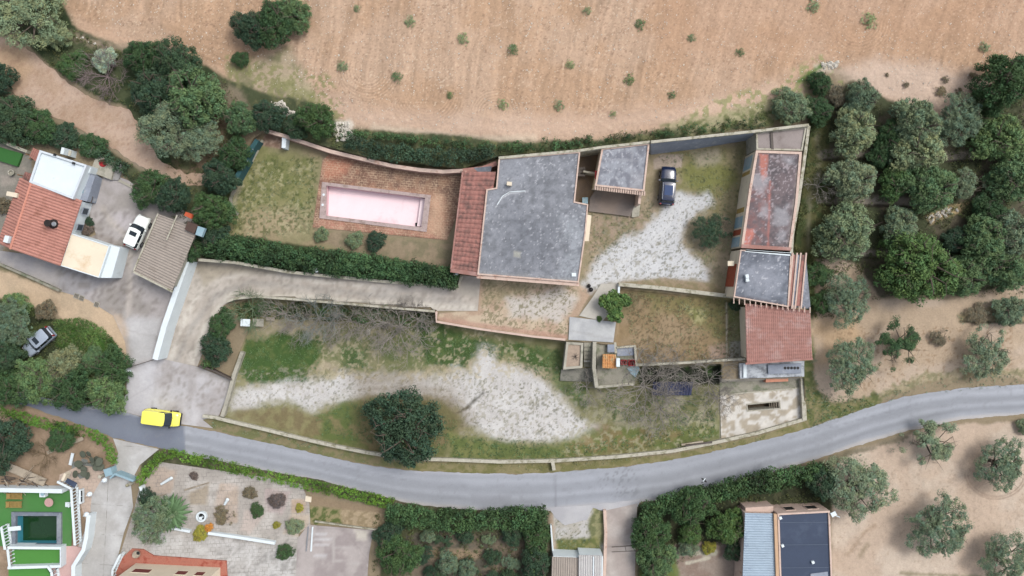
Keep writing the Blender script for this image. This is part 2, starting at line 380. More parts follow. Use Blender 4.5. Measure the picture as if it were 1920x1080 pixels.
    p.poly([(1240,290),(1280,290),(1278,314),(1226,318),(1225,300)], (176,162,148), 1.5, 1, 1)
    p.poly([(1300,285),(1345,280),(1350,305),(1310,312)], (180,170,154), 8, 8, .6)
    p.poly([(1108,400),(1190,405),(1240,380),(1200,440),(1130,460),(1105,470)], (140,132,104), 8, 8, .8, (170,150,132), 7)
    p.poly([(1255,365),(1330,362),(1340,385),(1305,400),(1283,425),(1278,460),(1310,485),(1330,508),(1325,528),(1240,522),(1150,528),(1105,545),(1098,532),(1112,495),(1140,468),(1180,440),(1220,418),(1240,390)], (208,209,210), 9, 10, 1, (202,203,204), 30)
    p.dots([(1100,380),(1350,355),(1340,530),(1090,550)], .64, (150,146,128), 4.5, 91, .6); p.dots([(1100,380),(1350,355),(1340,530),(1090,550)], .69, (92,94,74), 3.2, 92, .6)
    p.poly([(1160,530),(1380,556),(1378,545),(1330,530),(1240,522)], (160,142,118), 3, 4, .9, (140,130,100), 8)
    for q in ([(1110,540),(1150,505),(1200,470),(1250,430),(1262,390)], [(1130,545),(1175,515),(1230,480),(1275,430),(1278,390)]): p.line(q, 6, (220,220,218), 3, 3, .4)
    # inner garden
    p.poly([(1160,540),(1376,562),(1400,570),(1402,676),(1190,684),(1150,650)], (158,138,110), 2, 2, 1, (148,128,98), 26)
    p.poly([(1200,545),(1370,565),(1362,640),(1290,600),(1220,585)], (112,112,70), 12, 14, .85, (134,124,84), 12)
    p.poly([(1160,542),(1210,548),(1195,580),(1160,600)], (120,112,82), 10, 6, .8)
    p.poly([(1285,575),(1325,580),(1322,605),(1300,612)], (178,174,128), 6, 8, .75, (116,122,72), 6, .5)
    p.poly([(1364,566),(1397,572),(1400,676),(1366,672)], (116,120,78), 1.5, 1, 1, (140,136,104), 10)
    p.poly([(1368,640),(1396,640),(1398,676),(1366,674)], (160,158,148), 3, 2, .9); p.poly([(1330,650),(1362,645),(1364,672),(1335,674)], (170,148,132), 6, 4, .8)
    p.line([(1362,568),(1363,674)], 3, (180,172,154), 1, .6, 1)
    p.dots([(1165,545),(1360,565),(1395,675),(1190,680)], .60, (96,84,62), 4, 94, .7)
    # lower garden
    p.poly(LOWGARD, (150,146,112), 3, 1, 1, (132,130,92), 30)
    p.poly([(480,600),(600,600),(700,640),(820,640),(1060,690),(1070,760),(900,740),(700,700),(460,730)], (172,160,136), 14, 16, .9, (150,144,112), 14)
    p.poly([(462,640),(520,625),(596,628),(606,665),(575,700),(575,718),(470,722),(448,700)], (70,96,48), 6, 12, 1, (92,108,60), 10, .55)
    p.poly([(600,612),(700,622),(800,612),(960,640),(1056,655),(1050,690),(960,672),(880,676),(800,694),(690,700),(640,690),(600,660)], (98,112,68), 9, 16, .75, (128,128,92), 12, .55)
    p.poly([(640,655),(672,650),(690,670),(665,690),(645,685)], (82,102,60), 5, 8, .9); p.poly([(700,640),(780,620),(800,680),(730,690)], (104,118,74), 10, 12, .8, (128,130,92), 10)
    p.poly([(780,615),(830,612),(900,640),(960,645),(1050,660),(1060,700),(1000,690),(950,660),(895,660),(870,690),(800,680)], (72,94,50), 7, 12, 1, (92,108,62), 12, .55)
    p.poly([(1010,650),(1055,655),(1052,712),(1110,720),(1100,770),(1040,730)], (84,100,60), 8, 10, .9, (112,122,80), 10)
    p.poly([(432,735),(470,722),(580,712),(640,700),(720,708),(800,705),(880,690),(905,650),(935,655),(940,680),(1000,700),(1050,740),(1070,770),(1120,800),(1030,830),(950,828),(880,800),(860,770),(800,745),(700,742),(620,755),(590,775),(540,755),(430,770)], (208,206,203), 12, 15, 1, (200,197,193), 26)
    p.dots([(430,690),(800,680),(1150,740),(1150,840),(850,830),(560,780),(430,760)], .62, (160,156,138), 5, 101, .6); p.dots([(430,690),(800,680),(1150,740),(1150,840),(850,830),(560,780),(430,760)], .68, (104,106,84), 3.4, 102, .6)
    p.dots([(470,600),(900,610),(1060,690),(900,720),(600,715),(600,650)], .59, (186,176,148), 6, 103, .6)
    p.line([(855,775),(875,765),(890,750),(905,738)], 5, (70,68,56), 3, 4, .9)
    p.poly([(590,780),(640,758),(700,745),(830,750),(865,790),(830,855),(690,845),(560,815)], (98,112,62), 8, 12, .95, (128,120,84), 18, .56)
    p.poly([(440,770),(540,760),(600,785),(600,820),(440,785)], (124,112,82), 8, 10, .9, (140,134,96), 14)
    p.poly([(660,700),(860,720),(880,800),(820,850),(680,840)], (124,108,82), 26, 14, .6)
    p.poly([(840,810),(950,832),(1100,830),(1200,780),(1350,760),(1350,820),(1260,845),(1040,862),(850,860)], (122,126,78), 8, 12, 1, (100,112,64), 16, .46)
    p.poly([(1110,800),(1200,790),(1290,815),(1200,850),(1060,858)], (142,118,88), 16, 16, .6, (110,118,66), 14)
    p.poly([(1110,725),(1340,735),(1345,800),(1150,800)], (128,128,90), 8, 10, .95, (160,154,130), 14, .55)
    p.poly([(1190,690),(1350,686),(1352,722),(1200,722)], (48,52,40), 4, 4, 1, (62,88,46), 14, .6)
    p.dots([(1100,720),(1350,730),(1345,850),(1050,860)], .6, (172,168,138), 6, 105, .6)
    for q in ([(440,750),(560,735),(700,722),(860,722),(960,770),(1060,800)], [(440,765),(560,750),(700,735),(850,738),(940,790),(1030,822)]): p.line(q, 7, (216,214,211), 5, 6, .22)
    # yard with pit
    p.poly([(1350,712),(1505,708),(1508,786),(1420,812),(1350,824)], (176,170,158), 1.5, 1, 1)
    # verge of the road
    p.poly([(376,785),(415,783),(440,793),(560,824),(690,852),(760,868),(760,880),(640,865),(560,845),(480,828),(400,805)], (138,128,98), 2, 2, 1, (116,118,80), 12)
    p.poly([(760,866),(1040,868),(1260,852),(1420,818),(1510,790),(1520,805),(1440,828),(1260,865),(1040,888),(880,890),(760,882)], (120,118,76), 2, 2, 1, (142,134,98), 12)
    # east strip and grove
    p.poly([(1508,240),(1540,180),(1600,150),(1700,200),(1790,228),(1860,190),(1925,100),(2200,90),(2200,560),(1920,555),(1820,560),(1720,540),(1660,560),(1560,600),(1520,600),(1484,470)], (98,92,76), 4, 6, 1, (72,78,54), 26, .5)
    p.poly([(1508,240),(1550,190),(1560,400),(1560,540),(1530,600),(1484,470)], (98,98,62), 4, 6, .95, (72,84,48), 14)
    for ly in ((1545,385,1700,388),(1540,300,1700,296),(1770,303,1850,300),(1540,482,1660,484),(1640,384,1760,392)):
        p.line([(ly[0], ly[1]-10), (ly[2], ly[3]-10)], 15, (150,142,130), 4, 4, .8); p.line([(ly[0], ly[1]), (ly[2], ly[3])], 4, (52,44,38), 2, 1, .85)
    p.line([(1532,250),(1538,330),(1518,370),(1516,460)], 7, (152,146,122), 6, 5, .6)
    p.poly([(1735,405),(1780,385),(1815,380),(1800,400),(1745,420)], (190,168,128), 3, 3, 1)
    # east sand
    p.poly([(1528,485),(1560,480),(1610,500),(1650,560),(1800,560),(1830,552),(1920,530),(2200,520),(2200,700),(1920,710),(1820,705),(1740,712),(1640,745),(1560,755),(1525,720),(1524,600),(1530,560)], (194,176,156), 4, 6, 1, (186,166,142), 60)
    p.poly([(1528,600),(1600,595),(1620,640),(1545,680)], (198,168,130), 14, 10, .6)
    p.line([(1640,745),(1740,706),(1830,700),(1920,698),(2100,690)], 16, (128,126,92), 5, 8, .85, (170,158,128), 8)
    p.line([(1515,640),(1514,720),(1540,760),(1580,770),(1640,750)], 22, (88,100,56), 5, 7, .95, (124,122,84), 9)
    p.poly([(1512,730),(1560,760),(1640,752),(1600,775),(1520,803),(1508,790)], (104,110,66), 4, 5, .95, (140,132,96), 9)
    p.poly([(1795,590),(1850,575),(1925,572),(1925,605),(1800,606)], (128,118,88), 4, 5, .9, (160,146,116), 6)
    p.line([(1800,603),(1925,606)], 4, (60,60,44), 2, 2, .8); p.dots([(1560,610),(1900,610),(1900,700),(1560,740)], .635, (150,124,98), 4.5, 111, .6)
    # south-east sand
    p.poly([(1560,880),(1600,845),(1700,815),(1800,795),(2200,785),(2200,1250),(1560,1250)], (206,190,172), 4, 5, 1, (198,178,158), 70)
    for (cx, cy, r) in ((1868,880,60),(1868,880,55)):
        p.line([(cx+r*math.cos(a), cy+r*.93*math.sin(a)) for a in np.linspace(-.3, 2.9, 26)], 2.6, (166,146,128), 1.5, .8, .9)
    p.line([(1560,860),(1620,842),(1700,820)], 9, (112,106,86), 5, 6, .8); p.poly([(1810,850),(1850,840),(1850,920),(1815,915)], (170,148,128), 10, 10, .5)
    p.dots([(1560,880),(2000,820),(2000,1100),(1560,1100)], .69, (170,150,130), 4.5, 112, .45)
    p.line([(1690,1075),(1860,1082)], 5, (140,132,104), 4, 3, .8); p.line([(1590,1040),(1620,1000),(1640,985)], 5, (160,138,114), 4, 4, .6); p.line([(1612,1045),(1625,1020)], 7, (150,136,112), 4, 4, .6)
    # south band
    p.poly([(-200,748),(0,752),(60,768),(120,787),(175,808),(215,824),(215,1250),(-200,1250)], (168,146,124), 3, 3, 1, (152,132,110), 30)
    p.poly([(300,840),(480,868),(600,895),(740,925),(830,950),(1035,955),(1035,1250),(700,1250),(720,955),(480,885),(270,905),(262,870)], (104,100,80), 3, 3, 1, (80,84,58), 18)
    p.poly([(760,1000),(985,1000),(985,1250),(760,1250)], (122,110,94), 4, 6, 1, (96,92,80), 24, .5)
    p.poly([(770,1030),(900,1032),(905,1048),(770,1048)], (168,146,120), 6, 6, .8)
    p.poly([(580,945),(640,950),(645,985),(580,982)], (92,104,58), 4, 5, 1, (150,140,104), 8); p.poly([(640,952),(722,960),(722,992),(642,986)], (178,160,132), 4, 5, 1, (150,134,106), 7)
    p.poly([(555,925),(725,955),(722,962),(580,948)], (150,132,108), 3, 3, 1)
    p.poly([(1035,950),(1110,950),(1135,958),(1132,1250),(1035,1250)], (196,194,190), 3, 3, 1, (184,180,170), 14)
    p.poly([(1112,948),(1142,950),(1134,1020),(1105,1015),(1100,985)], (116,120,84), 5, 6, 1, (150,148,110), 8)
    p.poly([(1042,1012),(1120,1006),(1130,1034),(1040,1034)], (104,112,66), 4, 5, 1, (140,138,92), 7); p.line([(1033,965),(1038,1030)], 8, (178,158,138), 4, 4, .8)
    p.dots([(1040,955),(1110,955),(1110,1020),(1040,1020)], .6, (110,112,84), 4, 121, .8)
    p.poly([(1195,945),(1400,900),(1560,868),(1560,960),(1395,965),(1395,1250),(1192,1250)], (76,78,56), 4, 4, 1, (56,62,42), 16)
    p.poly([(1265,1020),(1395,1015),(1392,1250),(1270,1250)], (160,146,134), 3, 3, 1, (146,128,116), 20)
    p.line([(1270,1036),(1340,1036)], 12, (182,178,160), 3, 3, .9); p.line([(1288,1056),(1330,1046)], 5, (196,190,172), 2, 2, .9)
    p.poly([(1198,1055),(1265,1050),(1275,1090),(1198,1090)], (110,124,66), 4, 5, .9); p.line([(1200,1062),(1225,1058)], 3, (200,196,184), 1, 1, .9)
    return p.c

ALLSHEETS = []       # filled below, polygons under which the terrain is pressed down a little
def inmask(poly, X, Y, a, b): return sstep(a, b, sdist(poly, X, Y))

def vc_sheet(name, poly, z, matname, colf, step=8, hole=None, kind='structure', label=None, cat=None, rough=0, flat=None, parent=None, thick=None):
    """draped sheet, triangulated inside a pixel polygon; colour layout from colf(X, Y)"""
    pts = []; 
    def dens(pl, closed=True):
        out = []
        n = len(pl)
        for i in range(n):
            a = pl[i]; b = pl[(i+1) % n]; L = math.hypot(b[0]-a[0], b[1]-a[1]); k = max(1, int(L/step))
            for j in range(k):
                t = j/k; x = a[0]+(b[0]-a[0])*t; y = a[1]+(b[1]-a[1])*t
                if rough and 0 < j: 
                    o = (fbm(np.array([x]), np.array([y]), 11, 3, 3)[0]-.5)*rough*2; nx, ny = (b[1]-a[1])/L, -(b[0]-a[0])/L; x += nx*o; y += ny*o
                out.append((x, y))
        return out
    ob = dens(poly); hb = dens(hole) if hole else []
    V = list(ob)+list(hb)
    E = [(i, (i+1) % len(ob)) for i in range(len(ob))]+[(len(ob)+i, len(ob)+(i+1) % len(hb)) for i in range(len(hb))]
    A = np.array(ob); xs = np.arange(A[:, 0].min()+step/2, A[:, 0].max(), step); ys = np.arange(A[:, 1].min()+step/2, A[:, 1].max(), step)
    gx, gy = np.meshgrid(xs, ys); gx = gx.ravel(); gy = gy.ravel()
    ok = sdist(ob, gx, gy) > step*.45
    if hole: ok &= sdist(hb, gx, gy) < -step*.45
    V += list(zip(gx[ok], gy[ok]))
    v2, e2, f2, *_ = delaunay_2d_cdt([Vector(v) for v in V], E, [], 0, 1e-4)
    xy = np.array([(v.x, v.y) for v in v2]); cen = np.array([xy[list(f)].mean(axis=0) for f in f2])
    keep = sdist(ob, cen[:, 0], cen[:, 1]) > 0
    if hole: keep &= sdist(hb, cen[:, 0], cen[:, 1]) < 0
    fs = [tuple(f) for f, k in zip(f2, keep) if k]
    Z = (gz(xy[:, 0], xy[:, 1]) if flat is None else np.full(len(xy), flat))+z
    k = (CAM_H-Z)/CAM_H/PPM
    W = np.stack([(xy[:, 0]-960)*k, (540-xy[:, 1])*k, Z], 1)
    # upward facing
    def up(f):
        a, b, c = (W[i] for i in f[:3]); return (b[0]-a[0])*(c[1]-a[1])-(b[1]-a[1])*(c[0]-a[0]) > 0
    fs = [f if up(f) else f[::-1] for f in fs]
    me = mesh_from(W.tolist(), fs, name); setcol(me, colf(xy[:, 0], xy[:, 1]))
    o = obj(name, me, MATS[matname], parent)
    if parent is None: tag(o, label, cat, None, kind)
    return o

vmat('m_ground', 5.0, .17, .95, .5, .06, .6)
vmat('m_road', 9.0, .09, .9, .35, .05, .15)
vmat('m_concrete', 3.0, .09, .88, .45, .09, .25, cracks=(.16, C(140,134,128), .16))
vmat('m_slabs', 3.0, .09, .88, .45, .09, .25, grid=(5.2, 3.6, .06, C(132,128,122), 0.0, .045))
vmat('m_paving', 4.0, .12, .9, .5, .08, .3, grid=(.55, .45, -.05, C(138,132,126), 0.37, .035))
vmat('m_brickfloor', 6.0, .34, .9, .6, .16, .4, grid=(.5, .28, .1, C(206,180,152), .5, .04), speck=(C(212,186,158), 5.0, .56, .55))
vmat('m_turf', 14.0, .05, .9, .3, .05, .2)

# ------------------------------------------------------------------ the ground sheet
G0x, G1x, G0y, G1y, GS = -230, 2150, -150, 1230, 2.0
gx = np.arange(G0x, G1x+1, GS); gy = np.arange(G0y, G1y+1, GS); GX, GY = np.meshgrid(gx, gy)
rs = np.random.RandomState(4)
coarse = gz(GX.ravel(), GY.ravel()).reshape(GX.shape)
relief = (fbm(GX, GY, 40, 61, 4)-.5)*.16+(fbm(GX, GY, 6, 62, 3)-.5)*.09
ROAD_N = [(-240,712),(0,730),(60,741),(120,752),(215,768),(270,783),(345,799),(400,808),(480,826),(560,843),(640,862),(700,874),(760,882),(880,887),(960,889),(1040,886),(1160,876),(1260,863),(1340,846),(1440,824),(1520,802),(1600,774),(1650,757),(1700,743),(1800,728),(1920,721),(2160,712)]
ROAD_S = [(-240,734),(0,748),(60,764),(120,785),(178,806),(215,822),(300,840),(345,850),(400,862),(480,879),(600,900),(700,926),(760,942),(820,951),(900,956),(960,959),(1035,957),(1110,950),(1185,944),(1250,934),(1340,912),(1440,887),(1520,864),(1600,838),(1700,808),(1800,787),(1920,776),(2160,766)]
ROAD = ROAD_N+ROAD_S[::-1]
YARD = [(-100,448),(0,470),(60,478),(110,470),(180,440),(160,380),(172,345),(205,325),(240,338),(290,372),(345,395),(380,430),(366,486),(345,510),(320,560),(296,640),(288,674),(240,690),(234,640),(212,592),(165,562),(110,545),(62,525),(0,496),(-100,476)]
FORE = [(240,688),(290,672),(304,672),(372,688),(432,712),(424,745),(411,779),(380,787),(400,803),(345,796),(270,782),(218,768),(236,740)]
SWDRIVE = [(212,822),(298,842),(262,872),(245,905),(250,950),(232,1000),(222,1040),(206,1090),(205,1120),(120,1120),(140,1040),(168,975),(172,930),(190,900),(212,880),(222,850)]
CPAVE = [(150,872),(205,880),(195,915),(178,960),(160,975),(146,930),(140,905),(110,905),(112,890)]
SWPAVE = [(300,866),(480,892),(566,908),(580,945),(582,985),(560,1000),(556,1120),(206,1120),(225,1040),(250,960),(262,912)]
LTERR = [(578,984),(700,994),(692,1040),(686,1120),(553,1120),(558,1010)]
SDRIVE = [(1136,957),(1195,944),(1192,1010),(1190,1120),(1136,1120)]
SMOUTH = [(1030,952),(1120,946),(1200,936),(1196,950),(1137,960),(1112,952),(1100,975),(1060,985),(1040,970)]
PTERR = [(605,300),(620,287),(700,306),(780,321),(868,330),(858,400),(850,420),(838,450),(586,426)]
SLAB = [(1118,354),(1196,366),(1182,406),(1104,396),(1106,372)]
RAMP = [(1068,594),(1155,604),(1150,642),(1066,637)]
PATHW = [(1086,592),(1112,556),(1127,532),(1160,532),(1158,556),(1148,580),(1130,602)]
LCOURT = [(1090,286),(1128,279),(1118,350),(1108,392),(1078,380)]
PITYARD = [(1350,742),(1505,728),(1507,786),(1420,811),(1352,822)]
TURF_A = [(-100,915),(122,915),(136,925),(134,1024),(-100,1024)]
NPATCH = [(-90,290),(0,264),(40,284),(58,300),(40,345),(0,330),(-90,330)]
def flatc(c, v=.05, s=30, c2=None, t=.5, k=.12):
    def f(X, Y):
        q = (fbm(X, Y, s, 12, 4)-.5)*2*v+1; a = np.ones(X.shape+(3,))*rgb(c)
        if c2 is not None:
            m = sstep(t-k, t+k, fbm(X, Y, s*1.3, 33, 4))[:, None]; a = a*(1-m)+rgb(c2)*m
        return a*q[:, None]
    return f
def roadc(X, Y):
    p = Paint(X, Y, (162,166,173)); cl = [((a[0]+b[0])/2, (a[1]+b[1])/2) for a, b in ((ROAD_N[i], ROAD_S[min(i, len(ROAD_S)-1)]) for i in range(0))]
    yn = np.interp(X, [a[0] for a in ROAD_N], [a[1] for a in ROAD_N]); ys = np.interp(X, [a[0] for a in ROAD_S], [a[1] for a in ROAD_S])
    t = (Y-yn)/np.maximum(ys-yn, 1)+(fbm(X, Y, 60, 5, 3)-.5)*.12
    def band(c, w): return np.exp(-((t-c)/w)**2)
    f = 1+.20*band(.2, .09)-.12*band(.42, .12)+.15*band(.58, .06)-.16*band(.72, .07)+.18*band(.95, .06)+.14*band(.03, .04)+(fbm(X*.12, (Y-yn), 6, 71, 3)-.5)*.16
    p.c *= f[:, None]
    p.blend(np.ones(X.shape, bool), X, Y, sstep(.86, .99, t)*.75*sstep(330, 420, X), (196,190,184))
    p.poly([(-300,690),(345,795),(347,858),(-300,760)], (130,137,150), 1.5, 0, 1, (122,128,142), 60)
    p.poly([(360,800),(700,870),(900,886),(1090,884),(1140,895),(1180,935),(1190,960),(900,960),(700,930),(360,860)], (158,162,170), 6, 4, .35)
    p.poly([(1090,880),(1130,905),(1175,945),(1420,900),(1560,860),(1560,785),(1300,855)], (152,156,163), 4, 2, .35)
    p.line([(1040,890),(1041,960)], 2.2, (110,112,118), 1.5, 1, .7); p.line([(780,884),(900,888),(1040,886)], 5, (190,190,198), 3, 2, .6)
    p.line([(600,866),(680,884),(760,900)], 3, (140,143,150), 2, 2, .5); p.line([(1480,822),(1600,790),(1720,758)], 2.5, (138,141,148), 2, 3, .5); p.poly([(880,925),(960,928),(955,948),(885,946)], (150,153,160), 2, 2, .6)
    p.dots(ROAD_N+[(x, y-8) for x, y in ROAD_S[::-1]], .70, (140,142,148), 6, 92, .3)
    p.dots([(1120,880),(1190,870),(1200,930),(1130,935)], .6, (120,122,126), 4, 8, .5)
    return p.c
def yardc(X, Y):
    p = Paint(X, Y, (178,172,168)); n = np.ones(X.shape, bool)
    p.blend(n, X, Y, np.ones(X.shape)*.8, (186,180,178), (160,154,148), 34, .5)
    p.poly([(-100,448),(110,470),(205,525),(150,560),(0,496)], (160,158,160), 5, 5, .9, (172,168,166), 20)
    p.poly([(235,590),(300,600),(290,672),(245,690)], (202,202,202), 9, 8, .8); p.poly([(215,400),(262,402),(255,440),(222,430)], (196,190,192), 8, 6, .7)
    p.line([(190,388),(205,412),(232,438),(243,455),(244,520),(240,590)], 9, (192,184,176), 2, 2, .8)
    p.line([(225,470),(232,520),(228,560)], 12, (150,144,142), 8, 6, .6); p.line([(172,440),(200,448),(232,470)], 12, (140,128,116), 8, 5, .6)
    p.dots([(120,400),(300,380),(300,600),(100,560)], .6, (112,104,96), 4, 17, .45); p.line([(225,585),(232,620),(240,690)], 3, (140,130,118), 2, 3, .7)
    p.poly([(205,580),(236,600),(240,690),(230,640)], (206,186,164), 6, 5, .8)
    return p.c
def forec(X, Y):
    p = Paint(X, Y, (190,187,187)); p.blend(np.ones(X.shape, bool), X, Y, np.ones(X.shape)*.8, (198,196,197), (178,173,171), 30)
    p.poly([(240,690),(300,672),(296,790),(225,770)], (206,206,210), 12, 10, .7); p.line([(296,678),(290,730),(282,780)], 3, (160,156,152), 3, 3, .5)
    p.dots([(300,680),(430,715),(410,770),(300,770)], .6, (140,132,124), 4, 19, .5); p.line([(372,690),(430,715)], 10, (150,146,140), 4, 4, .7)
    return p.c
def drivec(X, Y):
    p = Paint(X, Y, (196,188,178)); p.blend(np.ones(X.shape, bool), X, Y, np.ones(X.shape)*.7, (200,193,183), (180,171,160), 26)
    p.line([(330,680),(360,610),(405,555),(470,530),(560,538),(700,553),(860,566)], 9, (166,162,156), 6, 4, .7); p.line([(360,680),(385,610),(430,552),(560,556),(700,568),(890,577)], 8, (216,210,198), 4, 3, .9)
    p.line([(322,670),(350,590),(385,530),(470,510),(600,528),(760,545)], 6, (214,208,198), 4, 3, .8); p.line([(500,545),(560,520),(600,516)], 7, (196,190,180), 3, 3, .6)
    p.line([(700,540),(860,552)], 10, (150,146,144), 7, 4, .5); p.poly([(362,488),(450,497),(520,512),(430,512),(380,540)], (168,158,138), 8, 6, .7)
    p.dots(DRIVE, .62, (140,132,122), 4, 23, .4); p.poly([(858,520),(901,522),(897,560),(860,550)], (172,166,156), 3, 3, .8)
    return p.c
def swdrivec(X, Y):
    p = Paint(X, Y, (200,199,196)); p.blend(np.ones(X.shape, bool), X, Y, np.ones(X.shape)*.8, (206,206,205), (182,180,176), 26)
    p.poly([(140,1030),(205,1000),(205,1120),(120,1120)], (178,176,172), 8, 8, .6); return p.c
def swpavec(X, Y):
    p = Paint(X, Y, (190,184,176)); p.blend(np.ones(X.shape, bool), X, Y, np.ones(X.shape)*.8, (198,193,186), (174,168,160), 24)
    p.poly([(300,1000),(515,1022),(556,1040),(556,1120),(210,1120)], (206,205,202), 8, 8, .8, (188,186,182), 12)
    p.poly([(292,872),(330,884),(322,925),(280,925),(270,905)], (190,172,156), 2, 1, .8); p.poly([(352,925),(392,908),(388,948),(355,945)], (164,150,128), 2, 1, .8)
    p.poly([(412,905),(448,910),(446,982),(402,978),(404,940)], (200,184,170), 2, 1, .8, (186,168,150), 9); p.poly([(495,915),(545,922),(530,965),(500,960)], (188,172,168), 2, 1, .8)
    p.poly([(460,955),(495,965),(470,1000),(450,995)], (200,186,176), 3, 1, .8); p.poly([(545,935),(575,938),(572,960),(546,960)], (192,170,148), 2, 1, .9); p.poly([(548,962),(580,965),(575,1010),(530,1000)], (200,184,164), 3, 2, .8)
    p.dots([(400,1000),(560,1000),(556,1100),(400,1090)], .58, (130,128,124), 5, 29, .5); return p.c
def lterrc(X, Y):
    p = Paint(X, Y, (176,168,166)); p.blend(np.ones(X.shape, bool), X, Y, np.ones(X.shape)*.8, (184,176,172), (160,150,148), 22)
    for q in (([(628,990),(622,1090)]), ([(590,1045),(690,1060)]), ([(630,1025),(690,1030)])): p.line(q, 3, (192,186,182), 1.5, 1, .8)
    for q in ((592,1000,612),(590,1010,618),(592,1022,615),(592,1042,612)): p.line([(q[0], q[1]), (q[2], q[1]+1)], 4, (206,204,204), 2, 2, .8)
    p.poly([(664,992),(690,996),(688,1012),(668,1012)], (206,200,188), 3, 3, .9); return p.c
def pterrc(X, Y):
    p = Paint(X, Y, (164,122,102)); p.blend(np.ones(X.shape, bool), X, Y, np.ones(X.shape)*.85, (170,128,106), (128,100,86), 20, .5)
    p.poly([(700,310),(868,330),(850,400),(830,370),(720,345)], (118,96,84), 16, 12, .8, (146,118,98), 12); p.poly([(610,290),(660,305),(640,330),(605,345)], (190,128,104), 10, 8, .7)
    p.poly([(806,366),(830,368),(838,450),(800,440)], (200,164,138), 8, 6, .8); p.poly([(586,426),(599,409),(800,436),(838,450)], (182,134,116), 3, 2, .8, (160,118,100), 10); return p.c

SHEETS = [
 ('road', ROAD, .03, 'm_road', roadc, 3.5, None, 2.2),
 ('forecourt', FORE, .06, 'm_concrete', forec, 5, None, 0),
 ('yard', YARD, .05, 'm_concrete', yardc, 6, None, 0),
 ('driveway', DRIVE, .07, 'm_concrete', drivec, 5, None, 0),
 ('entrance_drive', SWDRIVE, .06, 'm_slabs', swdrivec, 8, None, 0),
 ('tiled_path', CPAVE, .05, 'm_paving', flatc((204,184,168), .05, 20), 8, None, 0),
 ('garden_paving', SWPAVE, .05, 'm_paving', swpavec, 5, None, 0),
 ('concrete_terrace', LTERR, .08, 'm_concrete', lterrc, 5, None, 0),
 ('side_driveway', SDRIVE, .05, 'm_concrete', flatc((192,184,178), .06, 16, (176,166,160)), 6, None, 0),
 ('road_mouth', SMOUTH, .045, 'm_road', flatc((192,192,194), .04, 20, (182,182,186)), 6, None, 2.0),
 ('pool_terrace', PTERR, .07, 'm_brickfloor', pterrc, 4, SPOOL, 0),
 ('terrace_slab', SLAB, .30, 'm_concrete', flatc((134,124,118), .05, 20, (146,132,122)), 6, None, 0),
 ('ramp', RAMP, .14, 'm_concrete', flatc((194,196,196), .04, 20, (180,182,184)), 6, None, 0),
 ('footpath', PATHW, .08, 'm_concrete', flatc((196,192,182), .04, 20), 6, None, 0),
 ('courtyard_floor', LCOURT, .05, 'm_concrete', flatc((122,106,92), .06, 10, (132,112,90)), 6, None, 0),
 ('artificial_turf', TURF_A, .22, 'm_turf', flatc((88,136,78), .04, 30, (78,134,70)), 8, TPOOL, 0),
 ('yard_slab', PITYARD, .10, 'm_concrete', flatc((176,166,148), .16, 7, (216,212,204), .5, .06), 4, [(1401,759),(1461,753),(1462,765),(1402,770)], 0),
 ('path', [(-230,30),(-60,36),(0,57),(60,98),(110,140),(160,178),(210,198),(242,205),(268,250),(300,300),(345,325),(400,325),(420,345),(340,348),(262,312),(190,264),(120,226),(60,203),(30,180),(0,140),(-60,110),(-230,100)], .05, 'm_ground', None, 5, None, 5.0),
]
def trackc(X, Y):
    p = Paint(X, Y, (196,170,150)); p.blend(np.ones(X.shape, bool), X, Y, np.ones(X.shape)*.7, (200,176,156), (184,158,134), 30)
    p.poly([(-100,60),(40,90),(60,130),(20,180),(-100,120)], (196,166,132), 14, 10, .6); p.dots([(-50,60),(400,200),(350,340),(0,200)], .64, (170,138,116), 4, 37, .5); return p.c
press = np.zeros(GX.shape)
for S_ in SHEETS:
    P_ = np.array(S_[1]); i0, i1 = np.searchsorted(gx, [P_[:, 0].min()-8, P_[:, 0].max()+8]); j0, j1 = np.searchsorted(gy, [P_[:, 1].min()-8, P_[:, 1].max()+8])
    sx, sy = GX[j0:j1, i0:i1], GY[j0:j1, i0:i1]
    if sx.size == 0: continue
    q = inmask(S_[1], sx, sy, 1.0, 3.5); press[j0:j1, i0:i1] = np.maximum(press[j0:j1, i0:i1], q)
    q2 = inmask(S_[1], sx, sy, -14, -2); relief[j0:j1, i0:i1] *= (1-q2)
Zg = coarse+relief-press*.12
for pl, dep in ((SPOOL_IN, 1.9), (TPOOL, 2.6), ([(1401,759),(1461,753),(1462,765),(1402,770)], 1.9)):
    Zg -= dep*sstep(-4.5, -2.5, sdist(pl, GX, GY))
kk = (CAM_H-Zg)/CAM_H/PPM
Wg = np.stack([(GX-960)*kk, (540-GY)*kk, Zg], -1).reshape(-1, 3)
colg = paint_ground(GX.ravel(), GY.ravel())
ny_, nx_ = GX.shape; idx = np.arange(ny_*nx_).reshape(ny_, nx_)
Fq = np.stack([idx[1:, :-1], idx[1:, 1:], idx[:-1, 1:], idx[:-1, :-1]], -1).reshape(-1, 4)
